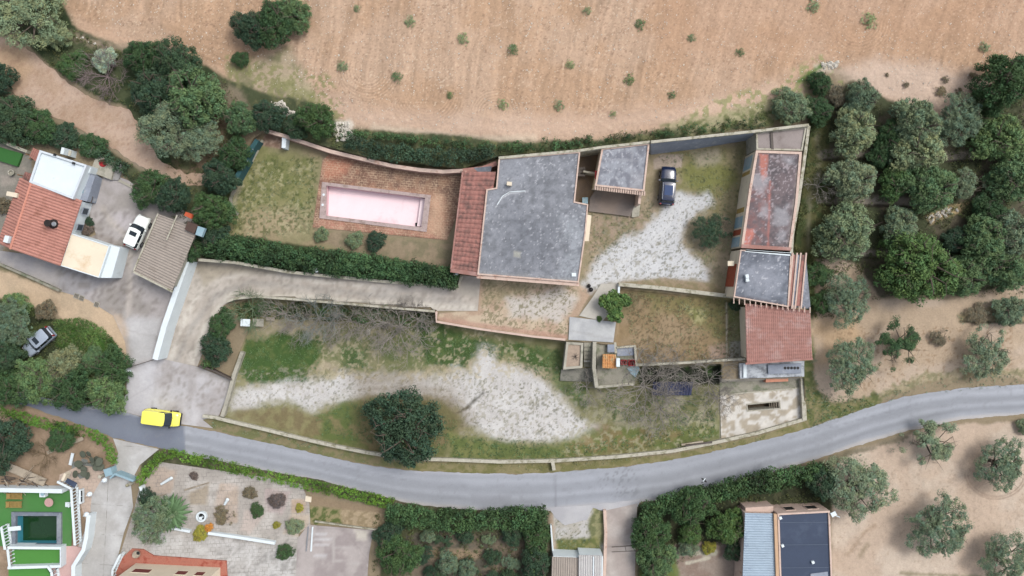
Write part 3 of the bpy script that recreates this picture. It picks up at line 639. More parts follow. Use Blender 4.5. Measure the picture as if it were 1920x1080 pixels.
# skirt out to the horizon, joined to the rim
rim = np.concatenate([idx[0, :], idx[1:, -1], idx[-1, -2::-1], idx[-2:0:-1, 0]])[::1]
R0 = Wg[rim]; dirs = R0[:, :2]/np.linalg.norm(R0[:, :2], axis=1)[:, None]
skv = []; skf = []; prev = rim; nv = len(Wg)
for kq, (rad, zz) in enumerate(((None, 0.0), (140, 0.0), (300, 1.0), (700, 2.0))):
    ring = np.concatenate([R0[:, :2]+dirs*2.5 if rad is None else dirs*rad, R0[:, 2:] if rad is None else np.full((len(rim), 1), zz)+R0[:, 2:]*.3], 1); cur = np.arange(len(rim))+nv; nv += len(rim); skv.append(ring)
    a, b = prev, np.roll(prev, -1); c_, d_ = np.roll(cur, -1), cur
    skf.append(np.stack([a, b, c_, d_], -1)); prev = cur
Wa = np.concatenate([Wg]+skv); Fa = np.concatenate([Fq]+skf)
sk_n = len(Wa)-len(Wg); skc = np.ones((sk_n, 3))*rgb((176,154,128))
me = bpy.data.meshes.new('ground'); me.vertices.add(len(Wa)); me.vertices.foreach_set('co', Wa.astype(np.float32).ravel())
me.loops.add(Fa.size); me.loops.foreach_set('vertex_index', Fa.astype(np.int32).ravel())
me.polygons.add(len(Fa)); me.polygons.foreach_set('loop_start', np.arange(0, Fa.size, 4, dtype=np.int32)); me.polygons.foreach_set('loop_total', np.full(len(Fa), 4, np.int32))
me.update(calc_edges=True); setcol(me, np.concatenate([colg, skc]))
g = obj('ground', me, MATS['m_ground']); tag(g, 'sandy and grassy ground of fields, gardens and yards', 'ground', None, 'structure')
for S_ in SHEETS:
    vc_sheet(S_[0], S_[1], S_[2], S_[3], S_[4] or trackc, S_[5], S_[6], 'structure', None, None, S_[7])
# ------------------------------------------------------------------ buildings and walls
def xy(v): return (v[0], v[1])
def PX(pts, z): return [xy(P(a, b, z)) for a, b in pts]
M_white = mat('m_white', C(222,232,236,.64), .05, .8, .7, stain=C(180,186,182), st=(.6,.75))
M_cream = mat('m_cream', C(222,210,188,.66), .06, .8, .8, stain=C(176,164,144), st=(.58,.74))
M_pinkwall = mat('m_pinkwall', C(202,164,150), .12, 1.5, .9, stain=C(168,120,104), st=(.5,.65))
M_pinktrim = mat('m_pinktrim', C(214,190,176), .10, 1.5, .9, stain=C(178,140,124), st=(.55,.68), sscale=1.2)
M_greyroof = mat('m_greyroof', C(128,132,141), .22, 2.2, .92, stain=C(168,172,182), st=(.48,.74), sscale=1.1, speck=C(196,198,206), fine=5.0)
M_darkroof = mat('m_darkroof', C(110,115,124), .22, 2.0, .92, stain=C(164,168,178), st=(.52,.76), sscale=.8, speck=C(188,190,196), fine=5)
M_concrete = mat('m_conc_block', C(178,174,160), .12, 1.2, .92, stain=C(130,130,112), st=(.52,.68), sscale=.9)
M_concgreen = mat('m_conc_mossy', C(158,154,140), .12, 1.2, .92, stain=C(112,120,96), st=(.48,.64), sscale=.9)
M_walltop = mat('m_walltop', C(192,188,172), .14, 2.2, .92, stain=C(140,136,112), st=(.5,.64), sscale=1.4)
M_bluegrey = mat('m_bluegrey', C(150,158,172), .12, .9, .9, stain=C(184,188,192), st=(.52,.66), sscale=.8)
M_redtile = mat('m_redtile', C(172,122,112), .18, 1.6, .9, stain=C(122,96,90), st=(.46,.64), sscale=1.1)
M_redtile2 = mat('m_redtile_shed', C(168,124,114), .14, 1.4, .9, stain=C(190,164,158), st=(.50,.72), sscale=.5)
M_orangetile = mat('m_orangetile', C(190,136,122), .14, 1.2, .88, stain=C(160,110,94), st=(.54,.7), sscale=.8)
M_wornred = mat('m_wornred', C(122,106,108), .18, 1.6, .92, stain=C(168,120,112), st=(.52,.60), sscale=.55, speck=C(204,200,200), fine=5)
M_corr = mat('m_corrugated', C(168,158,148), .10, 1.2, .85, stain=C(132,122,112), st=(.55,.7), sscale=.6)
M_corrwhite = mat('m_corrugated_pale', C(196,194,192), .08, 1.2, .7, stain=C(160,156,150), st=(.55,.7))
M_corrblue = mat('m_corrugated_blue', C(164,182,198), .08, 1.0, .6, stain=C(120,134,160), st=(.6,.72))
M_navy = mat('m_navy', C(62,74,96), .08, .6, .75, stain=C(84,96,116), st=(.5,.7))
M_glass = mat('m_glass', (.03, .04, .05, 1), .05, 1, .12, bmp=0)
M_dark = mat('m_dark', (.012, .012, .012, 1), .1, 2, .7)
M_iron = mat('m_iron', C(92,84,78), .1, 3, .7)
M_steel = mat('m_steel', C(176,180,184), .08, 3, .45, metal=.6)
M_wood = mat('m_wood', C(150,118,88), .15, 4, .85)
M_greywood = mat('m_greywood', C(182,170,152), .12, 3, .9, stain=C(140,128,108))
M_orange = mat('m_orange', C(196,92,58), .1, 3, .8)
M_redpaint = mat('m_redpaint', C(176,44,48), .1, 3, .6)
M_poolpink = mat('m_poolpink', C(236,212,216,.74), .035, .7, .85, stain=C(226,192,200), st=(.55,.75), sscale=.2, bmp=.05)
M_poolwall = mat('m_poolwall', C(222,186,190,.68), .06, .7, .85, bmp=.1)
M_coping = mat('m_coping', C(186,168,164), .12, 2.2, .9, stain=C(156,138,130), st=(.5,.65), sscale=1.5)
M_rock = mat('m_rock', C(214,208,196), .12, 2, .95)
M_ochre = mat('m_ochre', C(178,152,92), .1, 2, .85)
M_paleblue = mat('m_paleblue', C(150,180,192), .08, 2, .8, stain=C(176,190,196), st=(.5,.6))
M_rustred = mat('m_rustred', C(164,84,58), .12, 2, .85)
M_stainroof = mat('m_stainroof', C(236,224,200,.62), .04, .5, .7, stain=C(214,176,134), st=(.56,.74), sscale=.22, bmp=.05)

def inset(poly, d):
    n = len(poly); A = sum(poly[i][0]*poly[(i+1) % n][1]-poly[(i+1) % n][0]*poly[i][1] for i in range(n)); s = 1 if A > 0 else -1; out = []
    for i in range(n):
        p0, p1, p2 = (Vector(poly[(i+k) % n][:2]) for k in (-1, 0, 1)); e1 = (p1-p0).normalized(); e2 = (p2-p1).normalized()
        n1 = Vector((-e1.y, e1.x))*s; n2 = Vector((-e2.y, e2.x))*s; b = n1+n2; b = b/max(b.dot(n1), .3) if b.length > .01 else n1
        out.append(tuple(p1+b*d))
    return out
def ringmesh(mb, outer, inner, z0, z1):
    n = len(outer); A = sum(outer[i][0]*outer[(i+1) % n][1]-outer[(i+1) % n][0]*outer[i][1] for i in range(n))
    if A < 0: outer = outer[::-1]; inner = inner[::-1]
    vs = [(p[0], p[1], z) for z in (z0, z1) for pl in (outer, inner) for p in pl]; fs = []
    for i in range(n):
        j = (i+1) % n; fs += [(i, j, 2*n+j, 2*n+i), (n+j, n+i, 3*n+i, 3*n+j), (2*n+i, 2*n+j, 3*n+j, 3*n+i), (j, i, n+i, n+j)]
    return mb.add(vs, fs)
def flat_building(name, label, cat, roof, z, zb, wm, rm, par=.18, pm=None, parh=.14, group=None, painter=None):
    pts = PX(roof, z); c = Vector((sum(p[0] for p in pts)/len(pts), sum(p[1] for p in pts)/len(pts), zb))
    r = empty(name, c, 0, label, cat, group)
    MB().prism(inset(pts, .03), zb-.4, z-.16).build('wall', wm, r)
    if painter is None: rf = MB().prism(inset(pts, par), z-.155, z).build('roof', rm, r)
    else:
        A = np.array(roof, float); c0 = A.mean(0); ip = [(c0[0]+(x-c0[0])*.985, c0[1]+(y-c0[1])*.985) for x, y in roof]
        MB().prism(inset(pts, par), z-.155, z-.02).build('deck', M_concrete, r); rf = vc_sheet('roof', ip, 0, 'm_roofing', painter, 2, None, None, None, None, 0, z, r)
    mb = MB(); ringmesh(mb, pts, inset(pts, par), z-.158, z+parh); mb.build('parapet', pm or wm, r)
    return r, pts
def panel(root, name, A, B, t0, t1, z0, z1, m, out=.03, th=.06, frame=None):
    """flat box on the wall A->B (world xy), outward = right-hand side of A->B"""
    A = Vector(A[:2]); B = Vector(B[:2]); d = (B-A); n = Vector((d.y, -d.x)).normalized()
    p0 = A+d*t0; p1 = A+d*t1; q = lambda p, o: (p.x+n.x*o, p.y+n.y*o)
    o = MB().prism([q(p0, out-th), q(p1, out-th), q(p1, out), q(p0, out)], z0, z1).build(name, m, root)
    if frame is not None:
        f = .07; mb = MB(); e = d.normalized()*f
        for (a, b, za, zb_) in ((p0-e, p0, z0-f, z1+f), (p1, p1+e, z0-f, z1+f), (p0, p1, z0-f, z0), (p0, p1, z1, z1+f)):
            mb.prism([q(a, out-th), q(b, out-th), q(b, out+.03), q(a, out+.03)], za, zb_)
        mb.build('frame', frame, o)
    return o
def wavesurf(a, b, c, d, pitch, amp, n_v=14, kind='tile', course=0.0, prof=5):
    """ridged roof surface on the quad a-b (top) c-d (bottom, under b,a order: a->d and b->c run down the slope)"""
    a, b, c, d = map(Vector, (a, b, c, d)); Lu = ((b-a).length+(c-d).length)/2; Lv = ((d-a).length+(c-b).length)/2
    nu = max(4, int(round(Lu/pitch)))*prof; nvv = max(2, int(Lv/course)*2) if course else n_v
    U = np.linspace(0, 1, nu+1); V = np.linspace(0, 1, nvv+1); uu, vv = np.meshgrid(U, V)
    A, B, Cc, D = (np.array(x) for x in (a, b, c, d))
    pos = ((1-uu)*(1-vv))[..., None]*A+(uu*(1-vv))[..., None]*B+(uu*vv)[..., None]*Cc+((1-uu)*vv)[..., None]*D
    nrm = np.cross(B-A, D-A); nrm = nrm/np.linalg.norm(nrm); nrm = nrm if nrm[2] > 0 else -nrm
    ph = uu*nu/prof*2*math.pi
    h = np.abs(np.sin(ph/2))**.8*amp if kind == 'tile' else np.sin(ph)*amp*.5+amp*.5
    if course: h = h+(np.arange(nvv+1) % 2)[:, None]*.035
    h = h+(fbm(uu*60, vv*30, 5, 3, 2)-.5)*amp*.3
    pos = pos+h[..., None]*nrm
    W_ = pos.reshape(-1, 3); ix = np.arange(W_.shape[0]).reshape(nvv+1, nu+1)
    F = np.stack([ix[1:, :-1], ix[1:, 1:], ix[:-1, 1:], ix[:-1, :-1]], -1).reshape(-1, 4).tolist()
    # underside so that the roof has thickness
    ns = W_.shape[0]; und = [tuple(Vector(p)-Vector(nrm)*.06) for p in (a, b, c, d)]
    me = mesh_from(W_.tolist()+und, F+[(ns, ns+1, ns+2, ns+3)], 'roof'); return me
def tiled_roof(name, root, q, pitch, amp, m, **k): return obj(name, wavesurf(*q, pitch, amp, **k), m, root)
def wall(name, label, pts, z, zb, th, m, cat='wall', closed=False, cap=None, group=None, offs=1.0):
    """free-standing wall along photo points (its top edge), z top, zb bottom"""
    W = [Vector(P(a, b, z)) for a, b in pts]; L = []; R = []
    for i, p in enumerate(W):
        d = (W[min(i+1, len(W)-1)]-W[max(i-1, 0)]); d.z = 0; d.normalize(); n = Vector((-d.y, d.x, 0)); L.append(p+n*th/2); R.append(p-n*th/2)
    n = len(W); vs = []
    zt = z; zbb = zb if hasattr(zb, '__len__') else [zb]*n
    for i in range(n): vs += [(L[i].x, L[i].y, zbb[i]), (R[i].x, R[i].y, zbb[i]), (R[i].x, R[i].y, zt), (L[i].x, L[i].y, zt)]
    fs = []
    for i in range(n-1):
        a = 4*i; b = a+4; fs += [(a, b, b+3, a+3), (a+1, a+2, b+2, b+1), (a+3, b+3, b+2, a+2), (a, a+1, b+1, b)]
    fs += [(0, 3, 2, 1), (4*n-4, 4*n-3, 4*n-2, 4*n-1)]
    o = obj(name, mesh_from(vs, fs, name), m); tag(o, label, cat, group)
    if cap is not None:
        mb = MB()
        for i in range(n-1):
            mb.plank(W[i]+Vector((0, 0, .063)), W[i+1]+Vector((0, 0, .063)), th+.08, .06)
        mb.build('coping', cap, o)
    return o
def wallg(name, label, pts, z, h, th, m, **k):   # wall with its foot on the ground below each point
    return wall(name, label, pts, z, [g1(a, b)-h for a, b in pts], th, m, **k)

vmat('m_roofing', 5.0, .16, .93, 1.6, .10, .3, speck=(C(190,192,198), 9.0, .66, .35))
def villaroof(X, Y):
    p = Paint(X, Y, (130,133,139)); n = np.ones(X.shape, bool); p.blend(n, X, Y, np.ones(X.shape), (124,127,133), (147,150,157), 9, .5, .2)
    p.poly([(1050,410),(1100,400),(1096,500),(1085,532),(1040,525),(1060,470)], (170,176,182), 14, 20, .5); p.poly([(930,300),(985,296),(975,350),(940,380),(905,420),(912,350)], (160,164,172), 14, 16, .5)
    p.poly([(960,400),(1040,420),(1030,500),(930,490)], (112,116,124), 26, 20, .45); p.line([(900,512),(1080,527)], 8, (160,160,160), 5, 5, .6); p.dots([(895,290),(1110,280),(1110,535),(890,520)], .74, (198,200,206), 3, 5, .6)
    p.dots([(895,290),(1110,280),(1110,535),(890,520)], .68, (100,102,108), 3.5, 6, .4); p.line([(930,388),(940,372),(956,362),(986,359)], 2.5, (206,208,212), 1, 1, .7); p.poly([(963,470),(978,472),(976,484),(962,482)], (172,172,162), 2, 2, .8); return p.c
def annexroof(X, Y):
    p = Paint(X, Y, (134,136,144)); p.blend(np.ones(X.shape, bool), X, Y, np.ones(X.shape), (128,130,139), (158,162,170), 10, .5, .14); p.line([(1186,280),(1183,350)], 3, (166,168,174), 2, 2, .6); p.line([(1130,298),(1210,303)], 3, (160,162,168), 2, 3, .5)
    p.poly([(1185,325),(1212,320),(1207,358),(1180,354)], (172,172,176), 8, 8, .5); p.dots([(1110,270),(1220,265),(1220,362),(1110,355)], .74, (198,200,206), 3, 7, .6); return p.c
def darkr(X, Y):
    p = Paint(X, Y, (112,117,127)); p.blend(np.ones(X.shape, bool), X, Y, np.ones(X.shape), (106,111,121), (132,137,147), 10, .5, .14); p.poly([(1400,500),(1440,490),(1470,520),(1450,550),(1405,535)], (164,168,178), 16, 14, .55)
    p.dots([(1370,460),(1490,460),(1490,580),(1370,580)], .74, (198,200,206), 3.5, 8, .7); p.line([(1376,556),(1470,571)], 7, (98,94,100), 4, 3, .6); return p.c
def wornr(X, Y):
    p = Paint(X, Y, (104,97,100)); p.blend(np.ones(X.shape, bool), X, Y, np.ones(X.shape)*.9, (98,92,95), (122,110,112), 10, .5, .14); 
    p.poly([(1405,345),(1448,350),(1440,465),(1388,462)], (150,108,104), 10, 14, .55, (122,106,108), 8, .5); p.poly([(1424,288),(1440,290),(1438,330),(1430,340),(1424,310)], (196,128,114), 3, 3, .8); p.poly([(1390,430),(1412,432),(1408,462),(1388,462)], (206,132,118), 4, 5, .8)
    p.line([(1416,283),(1400,360),(1391,462)], 5, (166,124,116), 2, 2, .6); p.line([(1444,340),(1440,465)], 3, (190,124,114), 2, 2, .6)
    for q in ([(1462,288),(1495,286),(1492,312),(1470,318)], [(1410,330),(1440,335),(1430,362),(1412,356)], [(1424,380),(1444,384),(1440,410),(1420,405)], [(1450,385),(1482,380),(1478,425),(1450,420)], [(1462,430),(1480,430),(1476,448),(1460,450)]): p.poly(q, (176,175,180), 7, 14, .6)
    p.dots([(1385,280),(1510,280),(1500,470),(1385,470)], .68, (188,178,182), 3.4, 9, .55); p.line([(1500,300),(1478,465)], 5, (150,142,136), 3, 3, .7); return p.c
# --- main house
MH = [(935,297),(1088,284),(1078,378),(1103,383),(1098,440),(1085,530),(895,515),(912,355),(930,352)]
r, pts = flat_building('villa', 'large L-shaped villa with a flat weathered grey roof right of the empty pool', 'house', MH, 3.4, 0, M_cream, M_greyroof, .16, M_pinktrim, .12, painter=villaroof)
a, b = pts[4], pts[5]
mb = MB(); 
for i in range(12):
    t = i/11
    p = P(900+(1084-900)*t, 519+(533-519)*t, 3.1)
mb.plank(P(894,518,3.3), P(1086,533,3.3), .45, .12); mb.build('eave', M_pinktrim, r)
MB().prism(PX([(1098,402),(1109,404),(1104,452),(1094,452)], 2.9), 2.7, 2.9).build('canopy', M_cream, r)
v = MB().box(P(955,345,3.75), (.55, .4, .7), -.1); v.build('chimney', M_cream, r)
mb = MB()
for a_, b_ in (((932,384),(942,368)),((942,368),(955,360)),((955,360),(985,358))): mb.bar(P(*a_, 3.46), P(*b_, 3.46), .05, n=5)
mb.build('cable', M_white, r)
MB().box(P(1076,515,3.5), (.5, .4, .1), 0).build('roof_hatch', M_white, r)
panel(r, 'window', pts[1], pts[2], .35, .5, 1.0, 2.1, M_glass, frame=M_wood, out=-.0) if False else None
for t0, t1, n_, z0 in ((.06,.14,'window',1.0),(.22,.27,'door',.05),(.38,.5,'window',1.0),(.66,.78,'window',1.0)):
    panel(r, n_, pts[6], pts[5], t0, t1, z0, 2.2, M_glass if n_ == 'window' else M_wood, frame=M_wood, out=0.0)
# --- porch with red tiles between pool and villa
r = empty('porch', P(878,420,0), 0, 'long red tiled porch roof along the pool side of the villa', 'porch')
A_, B_, C_, D_ = P(930,322,3.25), P(897,513,3.25), P(845,505,2.6), P(867,322,2.6)
tiled_roof('roof', r, (A_, B_, C_, D_), .55, .10, M_redtile, course=.5)
mb = MB()
for i in range(7):
    t = i/6; p = D_.lerp(C_, t); mb.box((p.x+.35, p.y, 1.27), (.24, .24, 2.54), 0)
mb.build_each('pillar', M_pinkwall, r)
mb = MB(); mb.plank(D_+Vector((.05, 0, .14)), C_+Vector((.05, 0, .14)), .18, .2); mb.plank(C_+Vector((0, -.1, .16)), B_+Vector((0, -.1, .16)), .45, .2); mb.build('eave_beam', M_redtile2, r)
MB().prism(PX([(850,502),(903,508),(903,516),(852,512)], .5), 0, .5).build('step', M_pinkwall, r)
o = wall('planter_wall', 'red rendered wall with a dark opening joining porch and villa', [(868,320),(904,316),(931,306)], 2.4, -.2, .5, M_redtile2, cat='wall')
MB().prism(PX([(888,314),(922,311),(920,321),(896,322)], 2.6), 1.9, 2.42).build('basin', M_darkroof, o)
# --- annexe
AX = [(1128,278),(1218,268),(1208,359),(1115,349)]
r, pts = flat_building('annexe', 'small square annexe with a flat grey roof between the villa and the black car', 'outbuilding', AX, 3.3, 0, M_cream, M_greyroof, .2, M_pinktrim, .12, painter=annexroof)
mb = MB()
for i in range(22):
    t = i/21; p = P(1116+(1208-1116)*t, 352+(363-352)*t, 3.2); mb.bar(p+Vector((0, .25, .06)), p+Vector((0, -.22, -.04)), .11, .11, 6)
mb.build('eave_tiles', M_pinktrim, r)
MB().box(P(1118,328,2.9), (.3, .95, .1), 0).build('awning', M_redpaint, r)
MB().box(P(1196,372,1.3), (.3, 1.6, 2.6), -.1).build('pillar', M_pinktrim, r)
mb = MB()
for i in range(7): mb.box(P(1188+(i*1.6), 392-i*0.3, .26-i*.035), (.26, 1.9, .06), -.1)
mb.build_each('step', M_concrete, r)
wall('courtyard_wall', 'thin wall crossing the sunken court between villa and annexe', [(1094,321),(1117,325)], 1.6, -.2, .2, M_concrete)
r = empty('shelf', P(1090,322,0), 0, 'dark cluttered shelf against the villa wall in the sunken court', 'shelf')
mb = MB()
for i in range(3): mb.box(P(1090,316+i*6,.9+i*.1), (.9, .3, .05), 0)
mb.build_each('board', M_iron, r)
mb = MB()
for dx in (-5, 5): mb.box(P(1090+dx, 322, .5), (.06, 1.0, 1.0), 0)
mb.build_each('post', M_iron, r)
r = empty('crate', P(1097,376,0), 0, 'pale green box standing in the corner of the sunken court', 'box')
MB().box(P(1097,376,.4), (.6, .65, .8), 0).build('case', mat('m_palegreen', C(158,178,168), .06), r); MB().box(P(1097,376,.83), (.66, .7, .06), 0).build('lid', M_paleblue, r)
# --- long outbuilding in the east with coloured doors
LB = [(1417,282),(1503,285),(1495,380),(1482,470),(1389,464),(1405,350)]
r, pts = flat_building('long_outbuilding', 'long narrow outbuilding with a worn red and grey roof and coloured doors', 'outbuilding', LB, 3.5, 0, M_cream, M_wornred, .28, M_pinktrim, .1, painter=wornr)
W0 = P(1417,284,3.5); W1 = P(1389,464,3.5)
for i, (t0, t1, m_) in enumerate(((.02,.16,M_paleblue),(.18,.26,M_ochre),(.28,.40,M_paleblue),(.44,.62,M_ochre),(.66,.78,M_paleblue),(.80,.86,M_rustred),(.88,.985,M_paleblue))):
    panel(r, 'door', W0, W1, t0, t1, .1, 2.7, m_, out=.04)
MB().prism(PX([(1390,458),(1483,464),(1482,470),(1389,465)], 3.6), 3.5, 3.72).build('ridge', M_redtile2, r)
UP = [(1417,248),(1512,238),(1504,283),(1418,281)]
r, pts = flat_building('store', 'pale flat-roofed store in the north-east corner of the walled yard', 'outbuilding', UP, 3.3, 0, M_concrete, mat('m_palegreyroof', C(160,150,146), .12, .7, .9, stain=C(128,118,114), st=(.5,.66), sscale=.35), .18, M_walltop, .1)
MB().prism(PX([(1444,247),(1449,247),(1451,280),(1446,280)], 3.42), 3.3, 3.42).build('gutter', M_iron, r)
DB = [(1388,468),(1484,475),(1478,576),(1375,557)]
r, pts = flat_building('grey_outbuilding', 'square outbuilding with a dark grey roof and a rusty orange door', 'outbuilding', DB, 3.4, 0, M_cream, M_darkroof, .14, M_pinktrim, .1, painter=darkr)
panel(r, 'door', pts[0], pts[3], .3, .78, .05, 2.9, M_rustred, out=.05)
MB().box(P(1370,494,2.6), (.7, .55, .3), 0).build('lintel', M_cream, r)
MB().prism(PX([(1396,472),(1400,468),(1484,474),(1484,480)], 3.5), 3.4, 3.5).build('flashing', M_white, r)
mb = MB(); mb.box(P(1400,518,3.6), (.35, .4, .4), .2); mb.box(P(1401,525,3.65), (.35, .35, .3), .2); mb.build('vent', M_white, r)
mb = MB()
for i in range(15):
    t = i/14; p = P(1376+(1519-1376)*t, 560+(578-560)*t, 3.42); mb.plank(p+Vector((0, .1, 0)), p+Vector((.04, -.55, -.1)), .1, .1)
mb.build_each('rafter', M_pinktrim, r)
SR = [(1487,477),(1511,478),(1520,579),(1477,575)]
r = empty('striped_roof', P(1497,530,0), 0, 'narrow lean-to roof with red tile strips between pale rails, east of the grey outbuilding', 'roof')
MB().prism(inset(PX(SR, 3.3), .05), -.2, 3.1).build('wall', M_cream, r)
MB().prism(PX(SR, 3.2), 3.1, 3.2).build('base', M_greyroof, r)
for (x0, x1, x2, x3, m_) in ((1488,1494,1484,1478,M_redtile2),(1496,1501,1491,1486,M_bluegrey),(1504,1511,1500,1493,M_redtile)):
    MB().prism(PX([(x0,478),(x1,478),(x2,574),(x3,574)], 3.3), 3.2, 3.3).build('tile_strip', m_, r)
for (x0, x2) in ((1487,1477),(1495,1485),(1502,1491),(1512,1502)):
    MB().plank(P(x0,474,3.42), P(x2,579,3.42), .16, .2).build('rail', M_pinktrim, r)
# red shed
r = empty('tiled_shed', P(1460,630,0), 0, 'big red tiled shed below the grey outbuilding at the east wall', 'shed')
tiled_roof('roof', r, (P(1397,569,3.0), P(1519,582,3.0), P(1523,671,2.5), P(1400,680,2.5)), .24, .035, M_redtile2, course=.42)
MB().prism(inset(PX([(1398,572),(1519,584),(1522,670),(1401,677)], 2.4), .25), -1.0, 2.38).build('wall', M_cream, r)
mb = MB(); mb.plank(P(1398,682,2.56), P(1524,673,2.56), .22, .14); mb.build('eave_beam', M_redtile2, r)
# bench structure south of the shed
r = empty('wash_house', P(1450,695,-1.6), 0, 'weathered white concrete wash bench with a row of round holes below the tiled shed', 'wash bench')
MB().prism(PX([(1386,681),(1508,677),(1508,706),(1388,710)], .2), -1.8, .2).build('base', mat('m_washed', C(188,194,200), .14, 1.2, .9, stain=C(126,130,136), st=(.46,.6), sscale=.9), r)
o = MB().prism(PX([(1440,684),(1502,681),(1502,700),(1441,701)], .45), .2, .45).build('slab', M_bluegrey, r)
mb = MB()
for i in range(5): mb.lathe(P(1472+i*6, 690, .455), [(.17, 0), (.17, .01)], 12)
mb.build_each('hole', M_dark, o)
MB().prism(PX([(1394,683),(1400,683),(1400,708),(1394,708)], .4), .2, .4).build('edge', M_white, r)
o = MB().prism(PX([(1436,709),(1478,707),(1478,715),(1436,717)], -.6), -1.65, -.6).build('brick_bench', mat('m_terra', C(206,146,120), .08, 3, .9), r)
MB().prism(PX([(1350,690),(1505,684),(1505,727),(1350,741)], -1.48), -1.9, -1.48).build('floor', M_concgreen, r)
# pit with ladder
r = empty('pit', P(1431,762,-1.6), 0, 'narrow dark inspection pit with steps in the pale concrete slab', 'pit')
pq = PX([(1401,759),(1461,753),(1462,765),(1402,770)], -1.5)
mb = MB(); ringmesh(mb, inset(pq, -.12), inset(pq, .02), -3.2, -1.46); mb.build('lining', M_concrete, r)
MB().prism(inset(pq, -.05), -3.3, -3.15).build('floor', mat('m_pitfloor', C(92,80,66), .2, 2, .95), r)
mb = MB()
for i in range(5): mb.box(P(1443+i*4.2, 760-i*.35, -2.5+i*.22), (.12, .62, .08), .09)
mb.build_each('step', M_greywood, r)
wall('slab_edge_wall', 'low kerb across the top of the pit slab', [(1352,741),(1505,727)], -1.42, -1.9, .14, M_walltop)
wall('yard_wall', 'pale concrete wall on the east side of the pit slab', [(1505,707),(1509,788)], -.9, -2.2, .5, M_walltop)
# compound walls
wall('pool_wall', 'curved pink wall behind the pool terrace', [(496,244),(530,254),(560,264),(620,284),(700,303),(740,312),(790,319),(830,322),(868,320)], 1.3, -.3, .34, M_pinkwall, cap=M_pinktrim)
wall('north_wall', 'pale boundary wall above the villa and annexe', [(935,296),(1088,282),(1128,276),(1219,266)], 3.6, -.3, .28, M_walltop)
NW = [(1221,266),(1300,258),(1415,246),(1517,234)]
o = wall('retaining_wall', 'long blue grey retaining wall north of the black car', NW, 3.9, -.3, .3, M_walltop)
ta = [P(a, b, 3.9) for a, b in NW[:3]]; ba = [P(1221,290,0), P(1300,280,0), P(1408,262,0)]
vs = [v+Vector((0, -.16, -.25)) for v in ta]+ba+[v+Vector((0, -.1, -4)) for v in ta]; 
me = mesh_from(vs, [(0, 3, 4, 1), (1, 4, 5, 2), (3, 6, 7, 4), (4, 7, 8, 5), (0, 1, 7, 6), (1, 2, 8, 7), (0, 6, 3), (2, 5, 8)], 'buttress'); obj('buttress', me, M_bluegrey, o)
wall('east_wall', 'tall thin wall along the east side of the long outbuilding', [(1517,236),(1507,310),(1497,380),(1486,440),(1484,476)], 3.3, -.3, .34, M_walltop)
wall('garden_wall', 'pale wall between the gravel courtyard and the inner garden', [(1160,533),(1240,540),(1374,556)], .6, -.8, .36, M_walltop, cap=M_walltop)
wall('garden_side_wall', 'short white wall beside the fig tree', [(1161,533),(1158,600)], .5, -.8, .24, M_white)
wall('garden_south_wall', 'thin straight wall along the bottom of the inner garden', [(1192,685),(1290,680),(1398,673)], .3, -1.9, .26, M_walltop)
wall('terrace_wall', 'retaining wall under the gravel terrace in front of the villa', [(818,584),(818,603),(900,617),(1000,631),(1060,637)], .45, -1.8, .24, M_pinktrim)
wall('driveway_kerb', 'pale kerb wall between the driveway and the long hedge', [(372,487),(440,492),(540,510),(700,526),(858,540),(866,516)], .35, -1.2, .34, M_walltop)
wall('driveway_south_kerb', 'pale lower kerb along the driveway above the bare trees', [(424,566),(440,560),(480,556),(560,562),(700,574),(815,584)], .25, -1.8, .26, M_walltop)
wall('plot_wall', 'grey wall on the west edge of the gravel plot', [(454,660),(438,704),(428,742),(416,781)], -.9, -2.0, .42, M_concrete)
wall('gate_wall', 'thin dark wall from the driveway gate to the gravel plot', [(372,686),(400,695),(434,712)], -.8, -2.0, .22, M_iron)
wallg('roadside_wall', 'long low pale wall following the road along the gravel plot', [(380,780),(404,783),(440,792),(500,806),(560,821),(630,837),(690,849),(760,860),(840,862),(940,866),(1040,864),(1150,857),(1260,846),(1340,830),(1420,812),(1512,785)], -1.05, .6, .3, M_walltop, cap=M_walltop)
r = wall('wall_pier', 'stubby pale pier crossing the road verge at the roadside wall', [(1036,864),(1039,882)], -1.0, -2.1, .4, M_walltop)
o = wall('white_wall', 'thick bright white wall between the corrugated shed and the driveway', [(350,489),(326,560),(308,612),(291,674)], .9, -1.9, .55, M_white, cap=M_white)
wallg('yard_kerb', 'weathered kerb wall below the grey yard of the left house', [(-60,478),(0,496),(60,522),(110,545)], .2, .4, .25, M_concgreen)
# --- pool
r = empty('swimming_pool', P(703,388,0), 0, 'empty pale pink swimming pool on the brick terrace', 'swimming pool')
oz = PX(SPOOL, .1); iz = PX(SPOOL_IN, .1)
mb = MB(); ringmesh(mb, oz, iz, -.1, .16); mb.build('coping', M_coping, r)
mb = MB(); ringmesh(mb, inset(iz, -.25), iz, -2.0, -.101); mb.build('side_wall', M_poolwall, r)
q = inset(iz, -.1); lo = -1.0; MB().prism(q, -2.1, lo).build('floor', M_poolpink, r)
MB().prism(PX([(789,372),(797,373),(790,425),(782,424)], -.6), -1.5, -.6).build('step', mat('m_poolstep', C(240,222,224,.74), .03, 1, .8), r)
MB().box(P(781,421,-.93), (.25, .4, .12), .1).build('drain', M_dark, r)
mb = MB()
for p in ((607,365),(605,384)): mb.lathe(P(*p, .16), [(.14, 0), (.14, .03)], 10)
mb.build_each('skimmer', M_white, r)
r = MB().prism(PX([(529,257),(537,258),(535,278),(528,277)], 1.2), -.1, 1.2).build('post', M_white); tag(r, 'white square pillar at the corner of the pool garden', 'pillar')
